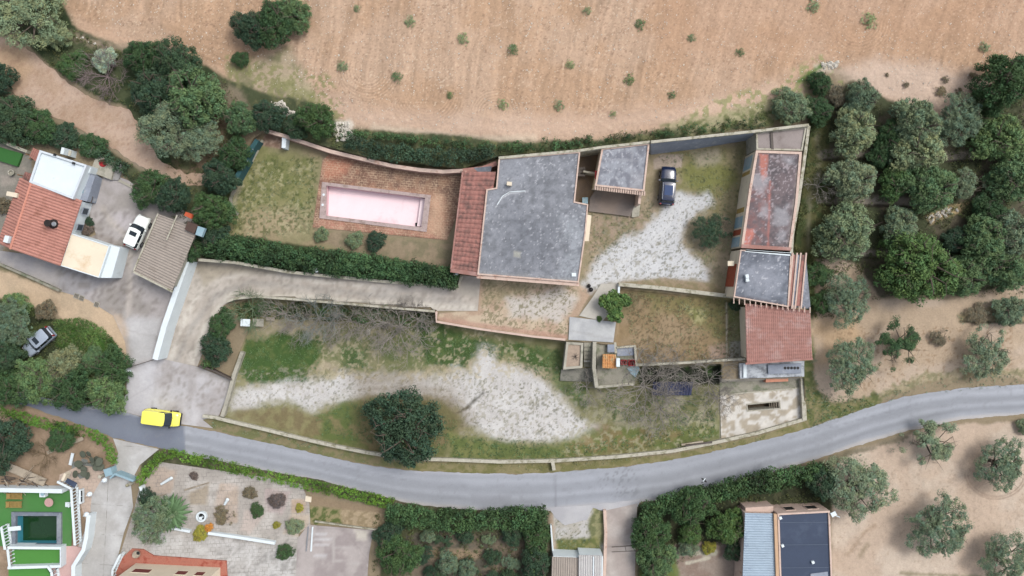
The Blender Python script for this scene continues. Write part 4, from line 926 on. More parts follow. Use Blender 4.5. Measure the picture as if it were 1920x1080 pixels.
for (x, y, l) in ((594,507,'small white box post beside the driveway hedge'),(855,513,'round white lamp at the end of the driveway hedge')):
    e = empty('lamp', PG(x, y), 0, l, 'lamp'); MB().box(PG(x, y, .7), (.45, .5, 1.4), 0).build('post', M_walltop, e); MB().lathe(PG(x, y, 1.4), [(.2, 0), (.24, .12), (.12, .24)], 10).build('cap', M_white, e)

# --- stair block and barbecue in the centre
def block(name, label, cat, pts, z0, z1, m, **k):
    o = MB().prism(PX(pts, z1), z0, z1).build(name, m); return tag(o, label, cat, **k)
r = empty('planter', P(1080,668,-1.6), 0, 'raised concrete planter with bare brown soil beside the steps', 'planter')
pq = PX([(1062,641),(1094,643),(1092,690),(1056,693)], .2)
mb = MB(); ringmesh(mb, pq, inset(pq, .28), -1.8, .2); mb.build('rim', M_concrete, r)
MB().prism(inset(pq, .26), -1.7, .02).build('soil', mat('m_soil', C(176,158,140), .15, 2, .95), r)
mb = MB()
for i in range(12): 
    a = random.Random(i).uniform(0, 6.28); mb.bar(P(1079,669,.0), P(1079,669,.0)+Vector((math.cos(a)*.5, math.sin(a)*.5, .35)), .03, .01, 4)
mb.build('dead_plant', M_iron, r)
r = empty('outdoor_stair', P(1103,665,-1.6), 0, 'concrete steps going down beside the planter', 'stairs')
for i in range(6):
    MB().prism(PX([(1095,642+i*7.5),(1112,642+i*7.5),(1112,650+i*7.5),(1095,650+i*7.5)], -.1-i*.25), -1.9, -.1-i*.25).build('step', M_concgreen, r)
MB().bar(P(1094,677,-.4), P(1113,677,-.4), .03).build('handrail', M_steel, r)
block('landing', 'weathered grey concrete landing at the foot of the steps', 'landing', [(1052,693),(1112,690),(1112,716),(1050,714)], -1.9, -1.35, mat('m_landing', C(140,138,128), .12, 1.5, .9, stain=C(104,106,96), st=(.45,.6), sscale=1))
wall('stair_wall', 'straight pale wall on the right of the concrete steps', [(1115,641),(1114,690),(1119,727)], .35, -1.9, .42, M_concrete)
r = empty('patio', P(1150,680,-1.6), 0, 'mossy concrete patio platform around the barbecue', 'patio')
MB().prism(PX([(1118,641),(1150,641),(1150,655),(1190,652),(1192,686),(1190,722),(1120,726)], -.3), -1.9, -.3).build('floor', M_concgreen, r)
mb = MB(); mb.plank(P(1120,726,-.05), P(1188,720,-.05), .3, .3); mb.plank(P(1153,642,.1), P(1155,662,.1), .3, .5); mb.plank(P(1155,652,.1), P(1192,649,.1), .2, .5); mb.plank(P(1191,650,.1), P(1193,684,.1), .25, .5); mb.build('parapet', M_walltop, r)
MB().prism(PX([(1157,653),(1189,651),(1190,666),(1157,668)], -.2), -.3, -.2).build('mat', M_bluegrey, r)
MB().box(P(1145,653,0), (.8, .9, .6), 0).build('sink', M_bluegrey, r)
r = empty('barbecue', P(1143,678,-.3), 0, 'masonry barbecue under a small orange tile roof', 'barbecue')
MB().prism(PX([(1132,666),(1154,666),(1155,689),(1132,689)], .9), -.3, .9).build('oven', M_cream, r)
tiled_roof('roof', r, (P(1130,664,1.15), P(1155,665,1.15), P(1156,691,.95), P(1129,690,.95)), .25, .06, mat('m_orangetile2', C(206,146,92), .15, 3, .9, stain=C(190,170,130), sscale=2), course=.4)
MB().box(P(1158,679,1.1), (.4, .95, .9), 0).build('chimney', M_white, r)
for (x, y, s, l) in ((1184,680,(.75,.7,.5),'bright red crate at the corner of the barbecue patio'),(1169,679,(.7,.55,.45),'dark red crate beside the barbecue chimney')):
    e = empty('crate', P(x, y, -.2), 0, l, 'crate'); pq = [xy(P(x, y, 0)+Vector((a*s[0]/2, b*s[1]/2, 0))) for a, b in ((-1,-1),(1,-1),(1,1),(-1,1))]
    mb = MB(); ringmesh(mb, pq, inset(pq, .05), -.15, s[2]-.15); mb.build('side', M_redpaint, e); MB().prism(pq, -.18, -.12).build('base', mat('m_darkred', C(120,40,44), .1), e)
r = empty('blue_sheet', P(1262,727,-1.5), 0, 'dark blue corrugated sheet lying under the bare trees', 'sheet')
obj('panel', wavesurf(P(1225,716,-1.2), P(1300,716,-1.2), P(1296,741,-1.35), P(1222,741,-1.35), .34, .07, kind='wave'), mat('m_bluesheet', C(66,72,104), .15, 1.5, .6), r)
block('sheet_end', 'pale blue grey cloth over the patio edge under the bare tree', 'cloth', [(1176,690),(1190,683),(1200,690),(1192,708),(1182,700)], -.3, -.18, M_paleblue)
for i, (x, y, a, l_, m_, lb) in enumerate(((1310,832,.12,3.2,M_iron,'long dark beam lying on the roadside wall'),(1298,831,.14,2.6,M_greywood,'grey plank beside the dark beam at the roadside wall'))):
    p = PG(x, y, .7); o = MB().box(p, (l_, .22, .12), a).build('beam' if i == 0 else 'plank', m_); tag(o, lb, 'beam' if i == 0 else 'plank')
# table and bench in the hedge corner
r = empty('table', PG(470,605), 0, 'white topped table half hidden by branches below the driveway bend', 'table')
MB().box(PG(460,605,.75), (1.1, .85, .06), -.05).build('top', M_white, r); MB().box(PG(484,605,.7), (1.3, .9, .05), -.05).build('extension', M_concrete, r)
mb = MB()
for dx in (-8, 30): 
    for dy in (-5, 5): mb.box(PG(462+dx, 605+dy, .36), (.07, .07, .7), 0)
mb.build_each('leg', M_steel, r)
r = empty('bench', PG(507,598), 0, 'small pale bench right of the white topped table', 'bench'); MB().box(PG(507,598,.45), (1.0, .35, .06), -.12).build('seat', M_greywood, r)
mb = MB(); mb.box(PG(501,598,.2), (.06, .3, .42)); mb.box(PG(513,598,.2), (.06, .3, .42)); mb.build_each('leg', M_steel, r)
block('slab', 'pale stone slab standing under the middle bare trees', 'slab', [(688,618),(695,616),(693,628),(686,629)], -1.7, -1.2, M_walltop)

# ------------------------------------------------------------------ left house group
r = empty('red_roof_house', P(80,420,0), 0, 'white house with a ribbed orange tile roof on the left', 'house')
RA, RB, RC, RD = P(59,344,3.2), P(154,376,2.5), P(113,499,2.5), P(20,467,3.2)
tiled_roof('roof', r, (RD, RA, RB, RC), .34, .10, M_orangetile, n_v=16)
tiled_roof('roof', r, (RA, RD, P(-4,456,2.6), P(38,333,2.6)), .34, .10, M_orangetile, n_v=8)
mb = MB(); mb.bar(RA+Vector((0, 0, .08)), RD+Vector((0, 0, .08)), .11, n=6); mb.build('ridge_cap', mat('m_ridge', C(216,150,130), .08), r)
MB().prism(inset(PX([(38,334),(59,344),(154,376),(113,499),(20,467),(-4,456)], 2.4), .15), -.3, 2.38).build('wall', M_white, r)
EA = P(154,376,2.38); EB = P(133,440,2.38)
for t in (.2, .68): panel(r, 'window', (EA.x+.0, EA.y), (EB.x, EB.y), t, t+.16, 1.0, 1.9, M_glass, out=-.1, frame=M_bluegrey)
o = MB().lathe(P(101,420,2.75), [(.55, 0), (.5, .25), (.3, .5), (.28, .95), (.4, 1.0), (.4, 1.1)], 12).build('chimney', mat('m_soot', C(46,40,38), .2), r)
MB().lathe(P(101,420,3.86), [(.28, 0), (.2, .12)], 10).build('cap', M_steel, o)
MB().box(P(92,419,3.0), (.6, .25, .3), 0).build('bracket', M_iron, r)
MB().box(P(17,449,3.2), (.5, .75, .9), -.3).build('chimney', M_white, r)
MB().box(P(25,365,2.9), (1.2, .5, .5), -.2).build('chimney', M_cream, r)
WR = [(77,282),(165,310),(139,374),(57,342)]
r, pts = flat_building('white_roof_wing', 'bright white flat-roofed wing above the orange tile roof', 'house', WR, 2.9, 0, M_white, M_white, .22, mat('m_whitegrey', C(206,214,220,.66), .06), .22)
for (x, y) in ((103,290),(138,306)): MB().box(P(x, y, 3.2), (.3, .25, .1), -.3).build('vent', M_dark, r)
r = empty('tile_canopy', P(62,288,0), 0, 'small orange tile canopy at the corner of the white roof', 'canopy')
tiled_roof('roof', r, (P(62,277,2.4), P(76,284,2.4), P(68,303,2.0), P(55,292,2.0)), .3, .08, M_orangetile); mb = MB(); mb.box(P(60,292,.98), (.12, .12, 1.95)); mb.box(P(66,300,.98), (.12, .12, 1.95)); mb.build_each('post', M_wood, r)
r = empty('tile_canopy', P(50,328,0), 0, 'small orange tile canopy between the garden and the orange roof', 'canopy')
tiled_roof('roof', r, (P(47,322,2.2), P(60,326,2.2), P(56,343,2.0), P(40,336,2.0)), .3, .08, M_redtile); mb = MB(); mb.box(P(44,330,.9), (.12, .12, 1.8)); mb.box(P(58,336,.9), (.12, .12, 1.8)); mb.build_each('post', M_wood, r)
r = empty('blue_annexe', P(155,350,0), 0, 'low pale blue grey lean-to beside the white flat roof', 'outbuilding')
MB().prism(PX([(160,310),(171,314),(168,324),(178,331),(163,378),(141,372)], 1.9), -.2, 1.9).build('wall', M_bluegrey, r)
MB().prism(PX([(160,310),(171,314),(167,325),(159,322)], 2.3), 1.905, 2.3).build('tank', M_white, r)
MB().prism(PX([(150,345),(158,347),(155,362),(147,359)], 2.0), 1.905, 2.0).build('hatch', M_paleblue, r)
CR = [(133,437),(206,461),(186,521),(113,498)]
r, pts = flat_building('cream_roof_wing', 'cream flat roof with a rust stain at the front of the left house', 'house', CR, 2.3, 0, M_white, M_stainroof, .1, M_white, .06)
MB().prism(PX([(205,459),(225,464),(209,521),(185,521)], 1.9), -.2, 1.9).build('side_block', M_white, r)
r = MB().box(P(167,373,.6), (.7, .7, 1.1), -.3).build('wheelie_bin', M_dark); tag(r, 'black bin between the pale lean-to and the window wall', 'bin')
MB().box(P(167,373,1.18), (.78, .78, .06), -.3).build('lid', M_iron, r)
r = empty('well', P(200,310,0), 0, 'low concrete well house with a round red lid behind the left house', 'well')
MB().prism(PX([(181,291),(216,303),(208,337),(169,322)], .9), -.3, .9).build('base', M_concrete, r)
MB().lathe(P(193,306,.9), [(.45, 0), (.42, .08)], 16).build('lid', M_redpaint, r); MB().prism(PX([(216,303),(232,310),(222,338),(209,337)], .6), -.3, .6).build('side_slab', mat('m_slabgrey', C(160,158,156), .08), r)
wallg('low_wall', 'crumbling low wall curving behind the parked white car', [(222,338),(250,352),(290,376),(330,398)], .5, .4, .3, M_concrete)
# corrugated shed
r = empty('corrugated_shed', P(310,470,0), 0, 'large grey brown corrugated shed beside the white car', 'shed')
obj('roof', wavesurf(P(296,401,2.6), P(251,508,2.4), P(323,544,2.6), P(371,429,2.8), .31, .08, kind='wave', prof=6), M_corr, r)
MB().prism(inset(PX([(296,401),(371,429),(323,544),(251,508)], 2.3), .3), -.6, 2.3).build('wall', M_concrete, r)
mb = MB(); mb.plank(P(296,400,2.75), P(250,508,2.55), .14, .1); mb.plank(P(332,403,2.9), P(312,450,2.9), .12, .08); mb.build('flashing', M_walltop, r)
mb = MB(); mb.plank(P(250,510,2.55), P(323,547,2.75), .2, .14); mb.build('gutter', M_walltop, r)
for (pts_, m_, l) in (([(348,397),(361,402),(358,410),(345,404)], M_orange, 'orange trough on the corner of the corrugated shed'),([(352,415),(371,422),(364,438),(346,430)], mat('m_brownroll', C(88,70,62), .12), 'dark brown rolled mat on the shed roof'),([(371,424),(384,428),(378,444),(366,440)], M_paleblue, 'pale blue tarpaulin at the end of the brown mat')):
    block('trough' if m_ is M_orange else 'mat' if 'mat' in l else 'tarpaulin', l, 'trough' if m_ is M_orange else 'mat' if 'mat' in l else 'tarpaulin', pts_, 2.8, 3.3, m_)
for i, (x, y) in enumerate(((143,555),(153,559),(181,571))):
    e = empty('drain_cover', PG(x, y), 0, ('left of the two paired drain grates in the grey yard', 'right of the two paired drain grates in the grey yard', 'single drain grate nearest the sandy verge')[i], 'drain cover', 'square drain covers in the yard')
    MB().box(PG(x, y, .07), (.6, .6, .05), -.35).build('frame', M_concrete, e)
    mb = MB(); 
    for k in range(5): mb.box(PG(x, y, .1)+Vector((math.cos(-.35)*(k-2)*.1, math.sin(-.35)*(k-2)*.1, 0)), (.05, .48, .03), -.35)
    mb.build('grate', M_iron, e)
block('sign_post', 'small white box at the edge of the leafy thicket by the forecourt', 'post', [(233,692),(240,694),(239,702),(233,701)], -1.5, -.4, M_white)
r = empty('bench', PG(60,700), 0)  if False else None
# artificial turf at top left
o = block('turf_patch', 'dark green artificial turf panel in the top left garden', 'turf', [(-40,272),(0,276),(42,288),(32,312),(0,302),(-40,290)], -.1, max(g1(20,290), g1(0,280), g1(-20,282), g1(36,290))+.15, mat('m_turfdark', C(56,110,52), .05, 3, .9))
wall('turf_kerb', 'pale kerb along the upper side of the dark turf panel', [(-40,258),(0,264),(24,274),(50,284)], 1.1, -.3, .35, M_walltop)
e = empty('plant_pot', PG(26,325), 0, 'round grey pot beside the turf panel', 'plant pot'); MB().lathe(PG(26,325), [(.2, 0), (.32, .4), (.36, .5), (.26, .5), (.24, .3)], 14).build('bowl', M_concrete, e)
r = MB().box(P(131,287,1.4), (.35, .75, 2.6), -.2).build('water_tank', M_white); tag(r, 'white tank standing among shrubs above the white roof', 'tank'); MB().box(P(131,287,2.75), (.3, .6, .1), -.2).build('lid', M_walltop, r)

# ------------------------------------------------------------------ bottom left villa garden
TZ = -1.55
def bal(name, label, pts, z, m=M_white, group=None, h=.85, sp=.38, th=.26):
    r = empty(name, P(*pts[0], z), 0, label, 'balustrade', group)
    W = [P(a, b, z+h) for a, b in pts]; mb = MB(); mc = MB()
    for i in range(len(W)-1):
        mb.plank(W[i]+Vector((0,0,.1)), W[i+1]+Vector((0,0,.1)), th, .1); mb.plank(W[i]+Vector((0,0,-h+.12)), W[i+1]+Vector((0,0,-h+.12)), th, .14)
        L = (W[i+1]-W[i]).length; k = max(2, int(L/sp))
        for j in range(k+1):
            p = W[i].lerp(W[i+1], j/k); mc.lathe((p.x, p.y, z+.1), [(.06, 0), (.10, .2), (.05, .45), (.08, h-.1)], 6)
    mb.build('rail', m, r); o = mc.build_each('baluster', m, r); return r
bal('balustrade', 'white balustrade on the right of the green pool turf', [(134,918),(141,1022)], TZ, h=1.1)
bal('balustrade', 'short slanting white balustrade above the pool turf corner', [(108,903),(134,916)], TZ, h=1.1)
bal('balustrade', 'white balustrade on the left edge of the pool turf', [(3,988),(10,1030)], TZ, h=1.1)
bal('balustrade', 'white balustrade left of the small lawn panel', [(15,1030),(19,1064)], TZ, h=1.1)
bal('balustrade', 'curved white balustrade at the bottom of the pink path', [(90,1062),(97,1072),(100,1095)], TZ, h=1.1)
wall('white_garden_wall', 'straight white wall along the top of the pool turf', [(-60,918),(0,919),(116,921)], TZ+1.2, TZ-.3, .5, M_white)
wall('white_garden_wall', 'bent white wall between pink path and entrance drive', [(166,966),(161,1010),(156,1032),(137,1062),(137,1110)], TZ+1.1, TZ-.5, .45, M_white)
wall('white_garden_wall', 'white wall frame around the small lawn panel', [(14,1027),(113,1028),(113,1062),(14,1065)], TZ+1.0, TZ-.2, .32, M_white)
tag(MB().prism(PX([(22,1031),(112,1030),(111,1060),(24,1062)], TZ+.3), TZ-.2, TZ+.3).build('lawn', MATS['m_turfdark']), 'small rectangular artificial lawn panel below the dark pool', 'turf')
setm = mat('m_turfbright', C(84,146,66), .05, 2, .9)
bpy.data.objects['lawn'].data.materials.clear(); bpy.data.objects['lawn'].data.materials.append(setm)
tag(MB().prism(PX([(16,1066),(86,1066),(96,1080),(98,1120),(16,1120)], TZ+.2), TZ-.2, TZ+.2).build('lawn', setm), 'artificial lawn panel cut by the bottom edge of the picture', 'turf')
tag(MB().prism(PX([(113,1024),(140,1024),(158,1030),(136,1062),(136,1120),(100,1120),(100,1070),(92,1064),(114,1062)], TZ), TZ-.3, TZ-.02).build('path_floor', mat('m_pinkpath', C(214,180,174), .05, 1, .9)), 'pink paved path inside the white garden walls', 'path', None, 'structure')
r = empty('garden_pool', P(70,992,TZ), 0, 'small dark green swimming pool with blue rim in the turf', 'swimming pool')
oz = PX([(24,959),(117,960),(117,1024),(25,1024)], TZ); iz = PX([(32,966),(109,966),(109,1019),(32,1019)], TZ)
mb = MB(); ringmesh(mb, oz, iz, TZ-.1, TZ+.27); mb.build('coping', mat('m_greycoping', C(120,128,140), .12, 3, .9, stain=C(160,166,170)), r)
mb = MB(); ringmesh(mb, inset(iz, -.2), iz, TZ-2.4, TZ-.1); mb.build('side_wall', mat('m_poolblue', C(70,150,170), .08, 2, .5), r)
mw = bpy.data.materials.new('m_poolwater'); t, b = nodes(mw); b.inputs['Base Color'].default_value = C(30,64,34); b.inputs['Roughness'].default_value = .12; MATS['w'] = mw
bump(t, b, noise(t, coordn(t), 3, 3), .1, .02)
MB().prism(inset(iz, -.05), TZ-2.0, TZ-1.0).build('water', mw, r)
MB().box(P(27,991,TZ+.55), (1.5, .5, .08), .1).build('diving_board', M_white, r); MB().box(P(20,992,TZ+.35), (.4, .4, .4), .1).build('board_stand', M_white, r)
def lounger(x, y, lab):
    r = empty('sun_lounger', P(x, y, TZ+.2), 0, lab, 'sun lounger', 'wooden sun loungers on the pool turf'); mb = MB()
    for i in range(12): mb.box(P(x, y, TZ+.55)+Vector((-.85+i*.155, 0, 0)), (.1, .6, .04))
    mb.build('slat', mat('m_teak', C(162,134,78), .12, 4, .8), r)
    mb = MB(); 
    for s in (-1, 1): mb.box(P(x, y, TZ+.5)+Vector((0, s*.33, 0)), (1.9, .07, .1))
    for sx in (-1, 1):
        for s in (-1, 1): mb.box(P(x, y, TZ+.35)+Vector((sx*.85, s*.33, 0)), (.07, .07, .34))
    mb.build('frame', MATS['m_teak'], r); MB().box(P(x, y, TZ+.66)+Vector((-.72, 0, 0)), (.4, .58, .12)).build('headrest', MATS['m_teak'], r)
lounger(27, 930, 'upper wooden sun lounger on the pool turf'); lounger(26, 946, 'lower wooden sun lounger nearest the dark pool')
r = empty('round_table', P(92,942,TZ+.2), 0, 'round mosaic garden table on the turf', 'table')
MB().lathe(P(92,942,TZ+.85), [(.5, 0), (.52, .05)], 20).build('top', mat('m_mosaic', C(196,158,152), .25, 8, .7), r); MB().lathe(P(92,942,TZ+.2), [(.25, 0), (.06, .1), (.06, .64)], 10).build('foot', M_iron, r)
e = empty('parasol_base', P(82,927,TZ+.2), 0, 'white planter stand at the foot of the straight white wall', 'planter'); MB().box(P(82,927,TZ+.55), (.7, .5, .5)).build('box', M_white, e); MB().lathe(P(82,925,TZ+.8), [(.18, 0), (.24, .25)], 10).build('bowl', M_paleblue, e)
e = empty('garden_chair', P(127,946,TZ+.2), 0, 'white garden seat beside the right balustrade', 'chair'); MB().box(P(127,946,TZ+.6), (.55, .55, .08)).build('seat', M_white, e); MB().box(P(131,946,TZ+.9), (.07, .55, .6)).build('backrest', M_white, e)
e = empty('solar_panel', P(134,906,TZ), 0, 'dark blue panel above the balustrade corner', 'panel'); MB().prism(PX([(126,897),(144,906),(139,915),(122,904)], TZ+1.5), TZ+1.4, TZ+1.5).build('face', M_navy, e); MB().box(P(124,893,TZ+1.2), (.3, .9, .9), -.4).build('stand', M_cream, e)
# street lamp, planters along the balustrade
def bollard(x, y, lab, m=M_white):
    e = empty('globe_lamp', PG(x, y), 0, lab, 'lamp', 'white round lamps of the garden'); MB().lathe(PG(x, y), [(.16, 0), (.07, .15), (.06, .9)], 10).build('post', m, e); MB().lathe(PG(x, y, .9), [(.1, 0), (.24, .12), (.3, .3), (.22, .5), (.08, .58)], 14).build('globe', m, e)
bollard(171, 925, 'white globe lamp beside the right balustrade'); bollard(165, 963, 'white globe lamp at the head of the bent white wall'); bollard(199, 899, 'white globe lamp by the blue gate')
e = empty('window_box', P(153,930,TZ), 0, 'long low white trough with dark openings next to the globe lamp', 'trough'); MB().box(P(153,930,TZ+.4), (.22, 1.7, .7)).build('box', M_white, e); mb = MB(); mb.box(P(153,925,TZ+.76), (.14, .6, .03)); mb.box(P(153,936,TZ+.76), (.14, .6, .03)); mb.build('soil', M_dark, e)
# cactus garden
def cactus(cx, cy, pads, lab):
    e = empty('prickly_pear', PG(cx, cy), 0, lab, 'cactus'); mb = MB(); mp = MB(); rr = random.Random(int(cx))
    for (x, y, r0) in pads:
        p = PG(x, y, rr.uniform(.5, 1.1)); q = Matrix.Rotation(rr.uniform(-.5, .5), 3, 'X') @ Matrix.Rotation(rr.uniform(-.5, .5), 3, 'Y')
        vs = [p+q @ Vector((math.cos(a)*r0/16, math.sin(a)*r0/16*1.15, z)) for z in (-.05, .05) for a in np.linspace(0, 2*math.pi, 13)[:-1]]
        mp.add(vs, [tuple(range(12))[::-1], tuple(range(12, 24))]+[(i, (i+1) % 12, 12+(i+1) % 12, 12+i) for i in range(12)]); mb.bar(PG(cx, cy, .1), p-Vector((0, 0, .06)), .06, .04, 5)
    mb.build('stem', mat('m_cactusstem', C(84,84,70), .1), e); mp.build('pad', mat('m_cactus', C(92,98,84), .12, 2, .8), e)
cactus(178, 866, [(147,870,7),(155,852,6),(166,851,5),(172,862,5),(182,861,6),(186,866,7),(181,875,7),(174,868,4),(189,876,6)], 'large prickly pear with grey round pads beside the end of the hedge')
cactus(160, 885, [(141,889,6),(157,880,6),(157,888,6),(164,892,6),(150,874,5)], 'smaller prickly pear with grey round pads next to the paved corner')
block('gravel_bed', 'dark gravel bed under the prickly pears', 'gravel bed', [(138,848),(178,832),(192,850),(196,880),(180,890),(150,898),(134,880)], -1.95, -1.62, mat('m_darkgravel', C(132,136,132), .2, 3, .95, speck=C(90,90,84)))
for (a, b, w_, lab, nm) in (((12,874),(84,905),.95,'wide weathered board lying across the bare soil','board'),((88,849),(155,822),.42,'long pale plank pointing at the curved hedge','plank'),((131,872),(136,850),.34,'white plank between soil bed and prickly pears','plank')):
    o = MB().plank(PG(*a, .35), PG(*b, .45), w_, .1).build(nm, M_white if 'white' in lab else M_greywood); tag(o, lab, nm)
r = empty('log_pile', PG(30,898), 0, 'pile of grey bare branches above the straight white wall', 'branches'); rr = random.Random(3)
for i in range(26):
    p = PG(rr.uniform(-20, 75), rr.uniform(893, 912), rr.uniform(.1, .6)); a = rr.uniform(-.9, .9); L = rr.uniform(.8, 2.2)
    MB().bar(p, p+Vector((math.cos(a)*L, math.sin(a)*L, rr.uniform(-.1, .4))), .07, .03, 5).build('branch', M_greywood if i % 2 else M_iron, r)
# gates
r = empty('blue_gate', PG(228,895), 0, 'pale blue sliding gate across the entrance drive', 'gate')
mb = MB(); mb.plank(PG(206,897,1.3), PG(216,888,1.3), .2, 1.2); mb.plank(PG(216,889,1.3), PG(250,902,1.3), .25, 1.25); mb.build('leaf', M_paleblue, r)
mb = MB(); mb.lathe(PG(198,889), [(.2, 0), (.2, 1.2)], 10); mb.lathe(PG(250,904), [(.2, 0), (.2, 1.4), (.05, 1.5)], 10); mb.build_each('post', M_walltop, r); MB().box(PG(208,883,.6), (.9, .9, 1.2), .3).build('motor_box', M_paleblue, r)
wall('gate_side_wall', 'short curved white wall beside the blue gate', [(262,912),(266,922),(262,936)], -.8, -2.2, .3, M_white)
r = empty('driveway_gate', P(265,680,-1.3), 0, 'thin metal gate track crossing from thicket to white wall', 'gate')
mb = MB(); mb.plank(PG(240,689,.9), PG(289,674,.9), .06, .08); mb.plank(PG(240,689,.2), PG(289,674,.2), .06, .08)
for i in range(18): t = i/17; mb.bar(PG(240+49*t, 689-15*t, .15), PG(240+49*t, 689-15*t, .9), .02, n=4)
mb.build('leaf', M_iron, r)
r = empty('side_gate', PG(1165,1030), 0, 'dark metal gate across the side driveway at the bottom', 'gate'); mb = MB(); mb.plank(PG(1147,1026,1.0), PG(1192,1023,1.0), .08, .1); mb.plank(PG(1147,1035,1.0), PG(1192,1033,1.0), .06, .06); mb.plank(PG(1172,1024,1.0), PG(1174,1034,1.0), .06, .06); mb.build('leaf', M_iron, r)
# fountain / planters on the paving
r = empty('round_planter', PG(380,967), 0, 'white ring planter with dark inside on the garden paving', 'planter')
MB().lathe(PG(380,967), [(.62, 0), (.62, .45), (.42, .45), (.42, .2)], 24).build('rim', M_white, r); MB().lathe(PG(380,967,.15), [(.41, 0), (.41, .08)], 20).build('inside', M_dark, r); MB().lathe(PG(380,969,.2), [(.15, 0), (.1, .4), (.2, .55)], 8).build('figure', M_white, r)
for (a, b, lab) in (((302,908),(322,896),'white statue lying on the upper left paved bed'),((421,946),(427,936),'small white statue in the pink bed')):
    e = empty('statue', PG(*a), 0, lab, 'statue'); MB().bar(PG(*a, .2), PG(*b, .35), .14, .2, 8).build('body', M_white, e); MB().lathe(PG(*b, .35), [(.1, 0), (.2, .15), (.1, .3)], 8).build('head', M_white, e)
wall('white_border_wall', 'short white wall right of the palm garden', [(312,989),(356,997)], -1.25, -2.1, .28, M_white)
wall('white_border_wall', 'longer white wall across the garden paving', [(390,1000),(440,1007),(515,1019)], -1.25, -2.1, .32, M_white)
for (a, b, lab) in (((346,919),(392,905),'long grey pole lying on the paving'),((290,932),(312,926),'thin stick near the palm garden')):
    o = MB().bar(PG(*a, .15), PG(*b, .15), .09, .06, 6).build('pole', M_greywood); tag(o, lab, 'pole')
r = empty('grating', PG(580,1005), 0, 'pair of long pale drain rails on the concrete terrace', 'drain'); 
for (x0, x1) in ((586,583),(578,574)): MB().plank(PG(x0,988,.22), PG(x1,1034,.22), .1 if x0 == 578 else .16, .14).build('rail', M_white if x0 == 586 else M_steel, r)
mb = MB(); mb.plank(PG(590,978,.35), PG(722,996,.35), .14, .3); tag(mb.build('terrace_kerb', M_walltop), 'thin kerb along the top of the concrete terrace', 'kerb')
block('garden_shed_step', 'white slab at the top of the planting beds', 'slab', [(573,930),(584,932),(583,942),(572,940)], -2.0, -1.6, M_cream)
# bottom house
r = empty('terracotta_house', P(330,1060,-1.9), 0, 'cream house with a terracotta terrace cut by the bottom edge', 'house')
MB().prism(PX([(230,1045),(247,1029),(268,1030),(288,1042),(424,1052),(428,1130),(205,1130),(215,1078)], -1.55), -2.1, -1.55).build('terrace', mat('m_terracotta', C(186,120,102), .16, 1.2, .9, stain=C(160,80,64), st=(.5,.64), sscale=1.2), r)
wl = PX([(255,1056),(413,1064),(414,1150),(225,1150),(232,1075)], -1.5)
wl = [xy(P(255,1056,-1.55)), xy(P(413,1064,-1.55)), xy(P(414,1150,-1.55)), xy(P(190,1150,-1.55)), xy(P(225,1084,-1.55))]
MB().prism(wl, -1.6, 2.2).build('wall', M_cream, r)
for t0, t1 in ((.08,.28),(.58,.70),(.80,.90)): panel(r, 'window', wl[1], wl[0], 1-t1, 1-t0, .0, 1.0, mat('m_shutter', C(120,62,58), .1), out=.03, frame=M_cream)
bal('balustrade', 'white balustrade climbing beside the terracotta terrace', [(226,1040),(212,1068),(210,1095)], -1.7)
e = empty('clay_jar', P(259,1037,-1.55), 0, 'big round clay jar on the terracotta terrace corner', 'jar'); MB().lathe(P(259,1037,-1.5), [(.25, 0), (.45, .35), (.4, .6), (.22, .75), (.26, .85)], 16).build('body', M_greywood, e); MB().lathe(P(259,1037,-.64), [(.2, 0), (.2, .02)], 12).build('mouth', M_dark, e)
# bottom centre sheds
r = empty('small_shed', PG(1060,1060), 0, 'left small corrugated shed at the bottom edge beside the grassy verge', 'shed')
obj('roof', wavesurf(P(1035,1044,.5), P(1085,1046,.5), P(1084,1140,.4), P(1033,1140,.4), .26, .07, kind='wave', prof=6), M_corr, r); MB().prism(PX([(1036,1034),(1086,1036),(1085,1140),(1034,1140)], -1.0), -2.2, .38).build('wall', M_white, r)
r = empty('small_shed', PG(1105,1060), 0, 'right small corrugated shed next to the wall of the side driveway', 'shed')
obj('roof', wavesurf(P(1085,1041,.8), P(1128,1042,.8), P(1127,1140,.7), P(1085,1140,.7), .26, .07, kind='wave', prof=6), M_corrwhite, r); MB().prism(PX([(1084,1031),(1127,1033),(1126,1140),(1085,1140)], -1.0), -2.2, .68).build('wall', M_white, r)
MB().plank(P(1113,1044,.92), P(1112,1130,.85), .12, .08).build('ridge', M_white, r)
wallg('driveway_wall', 'long pale wall between the side driveway and the verge', [(1134,957),(1136,1000),(1134,1060),(1132,1110)], -1.1, .5, .35, M_pinktrim)
wallg('thin_wall', 'thin white wall beside the dark bottom hedge', [(1033,985),(1037,1035)], -1.2, .5, .18, M_white)
# bottom right warehouse
r = empty('dark_roof_house', P(1510,1020,-1.5), 0, 'pinkish house with a dark navy flat roof at the bottom right', 'house')
pq = PX([(1457,962),(1555,957),(1562,1140),(1463,1140)], 1.6)
MB().prism(pq, -1.8, 1.5).build('wall', M_pinktrim, r); mb = MB(); ringmesh(mb, pq, inset(pq, .2), 1.5, 1.75); mb.build('parapet', M_pinktrim, r)
o = MB().prism(inset(pq, .2), 1.49, 1.6).build('roof', M_navy, r)
mb = MB()
for y in (980,1022,1065): mb.plank(P(1460,y,1.63), P(1558,y-1,1.63), .05, .02)
mb.build('seam', mat('m_seam', C(96,108,126), .05), r)
for p in ((1463,971),(1467,1023),(1524,1054)): MB().box(P(*p, 1.75), (.3, .3, .25), .4).build('vent', M_white, r)
MB().prism(PX([(1520,1076),(1552,1072),(1553,1085),(1520,1085)], 1.66), 1.61, 1.66).build('patch', M_bluegrey, r)
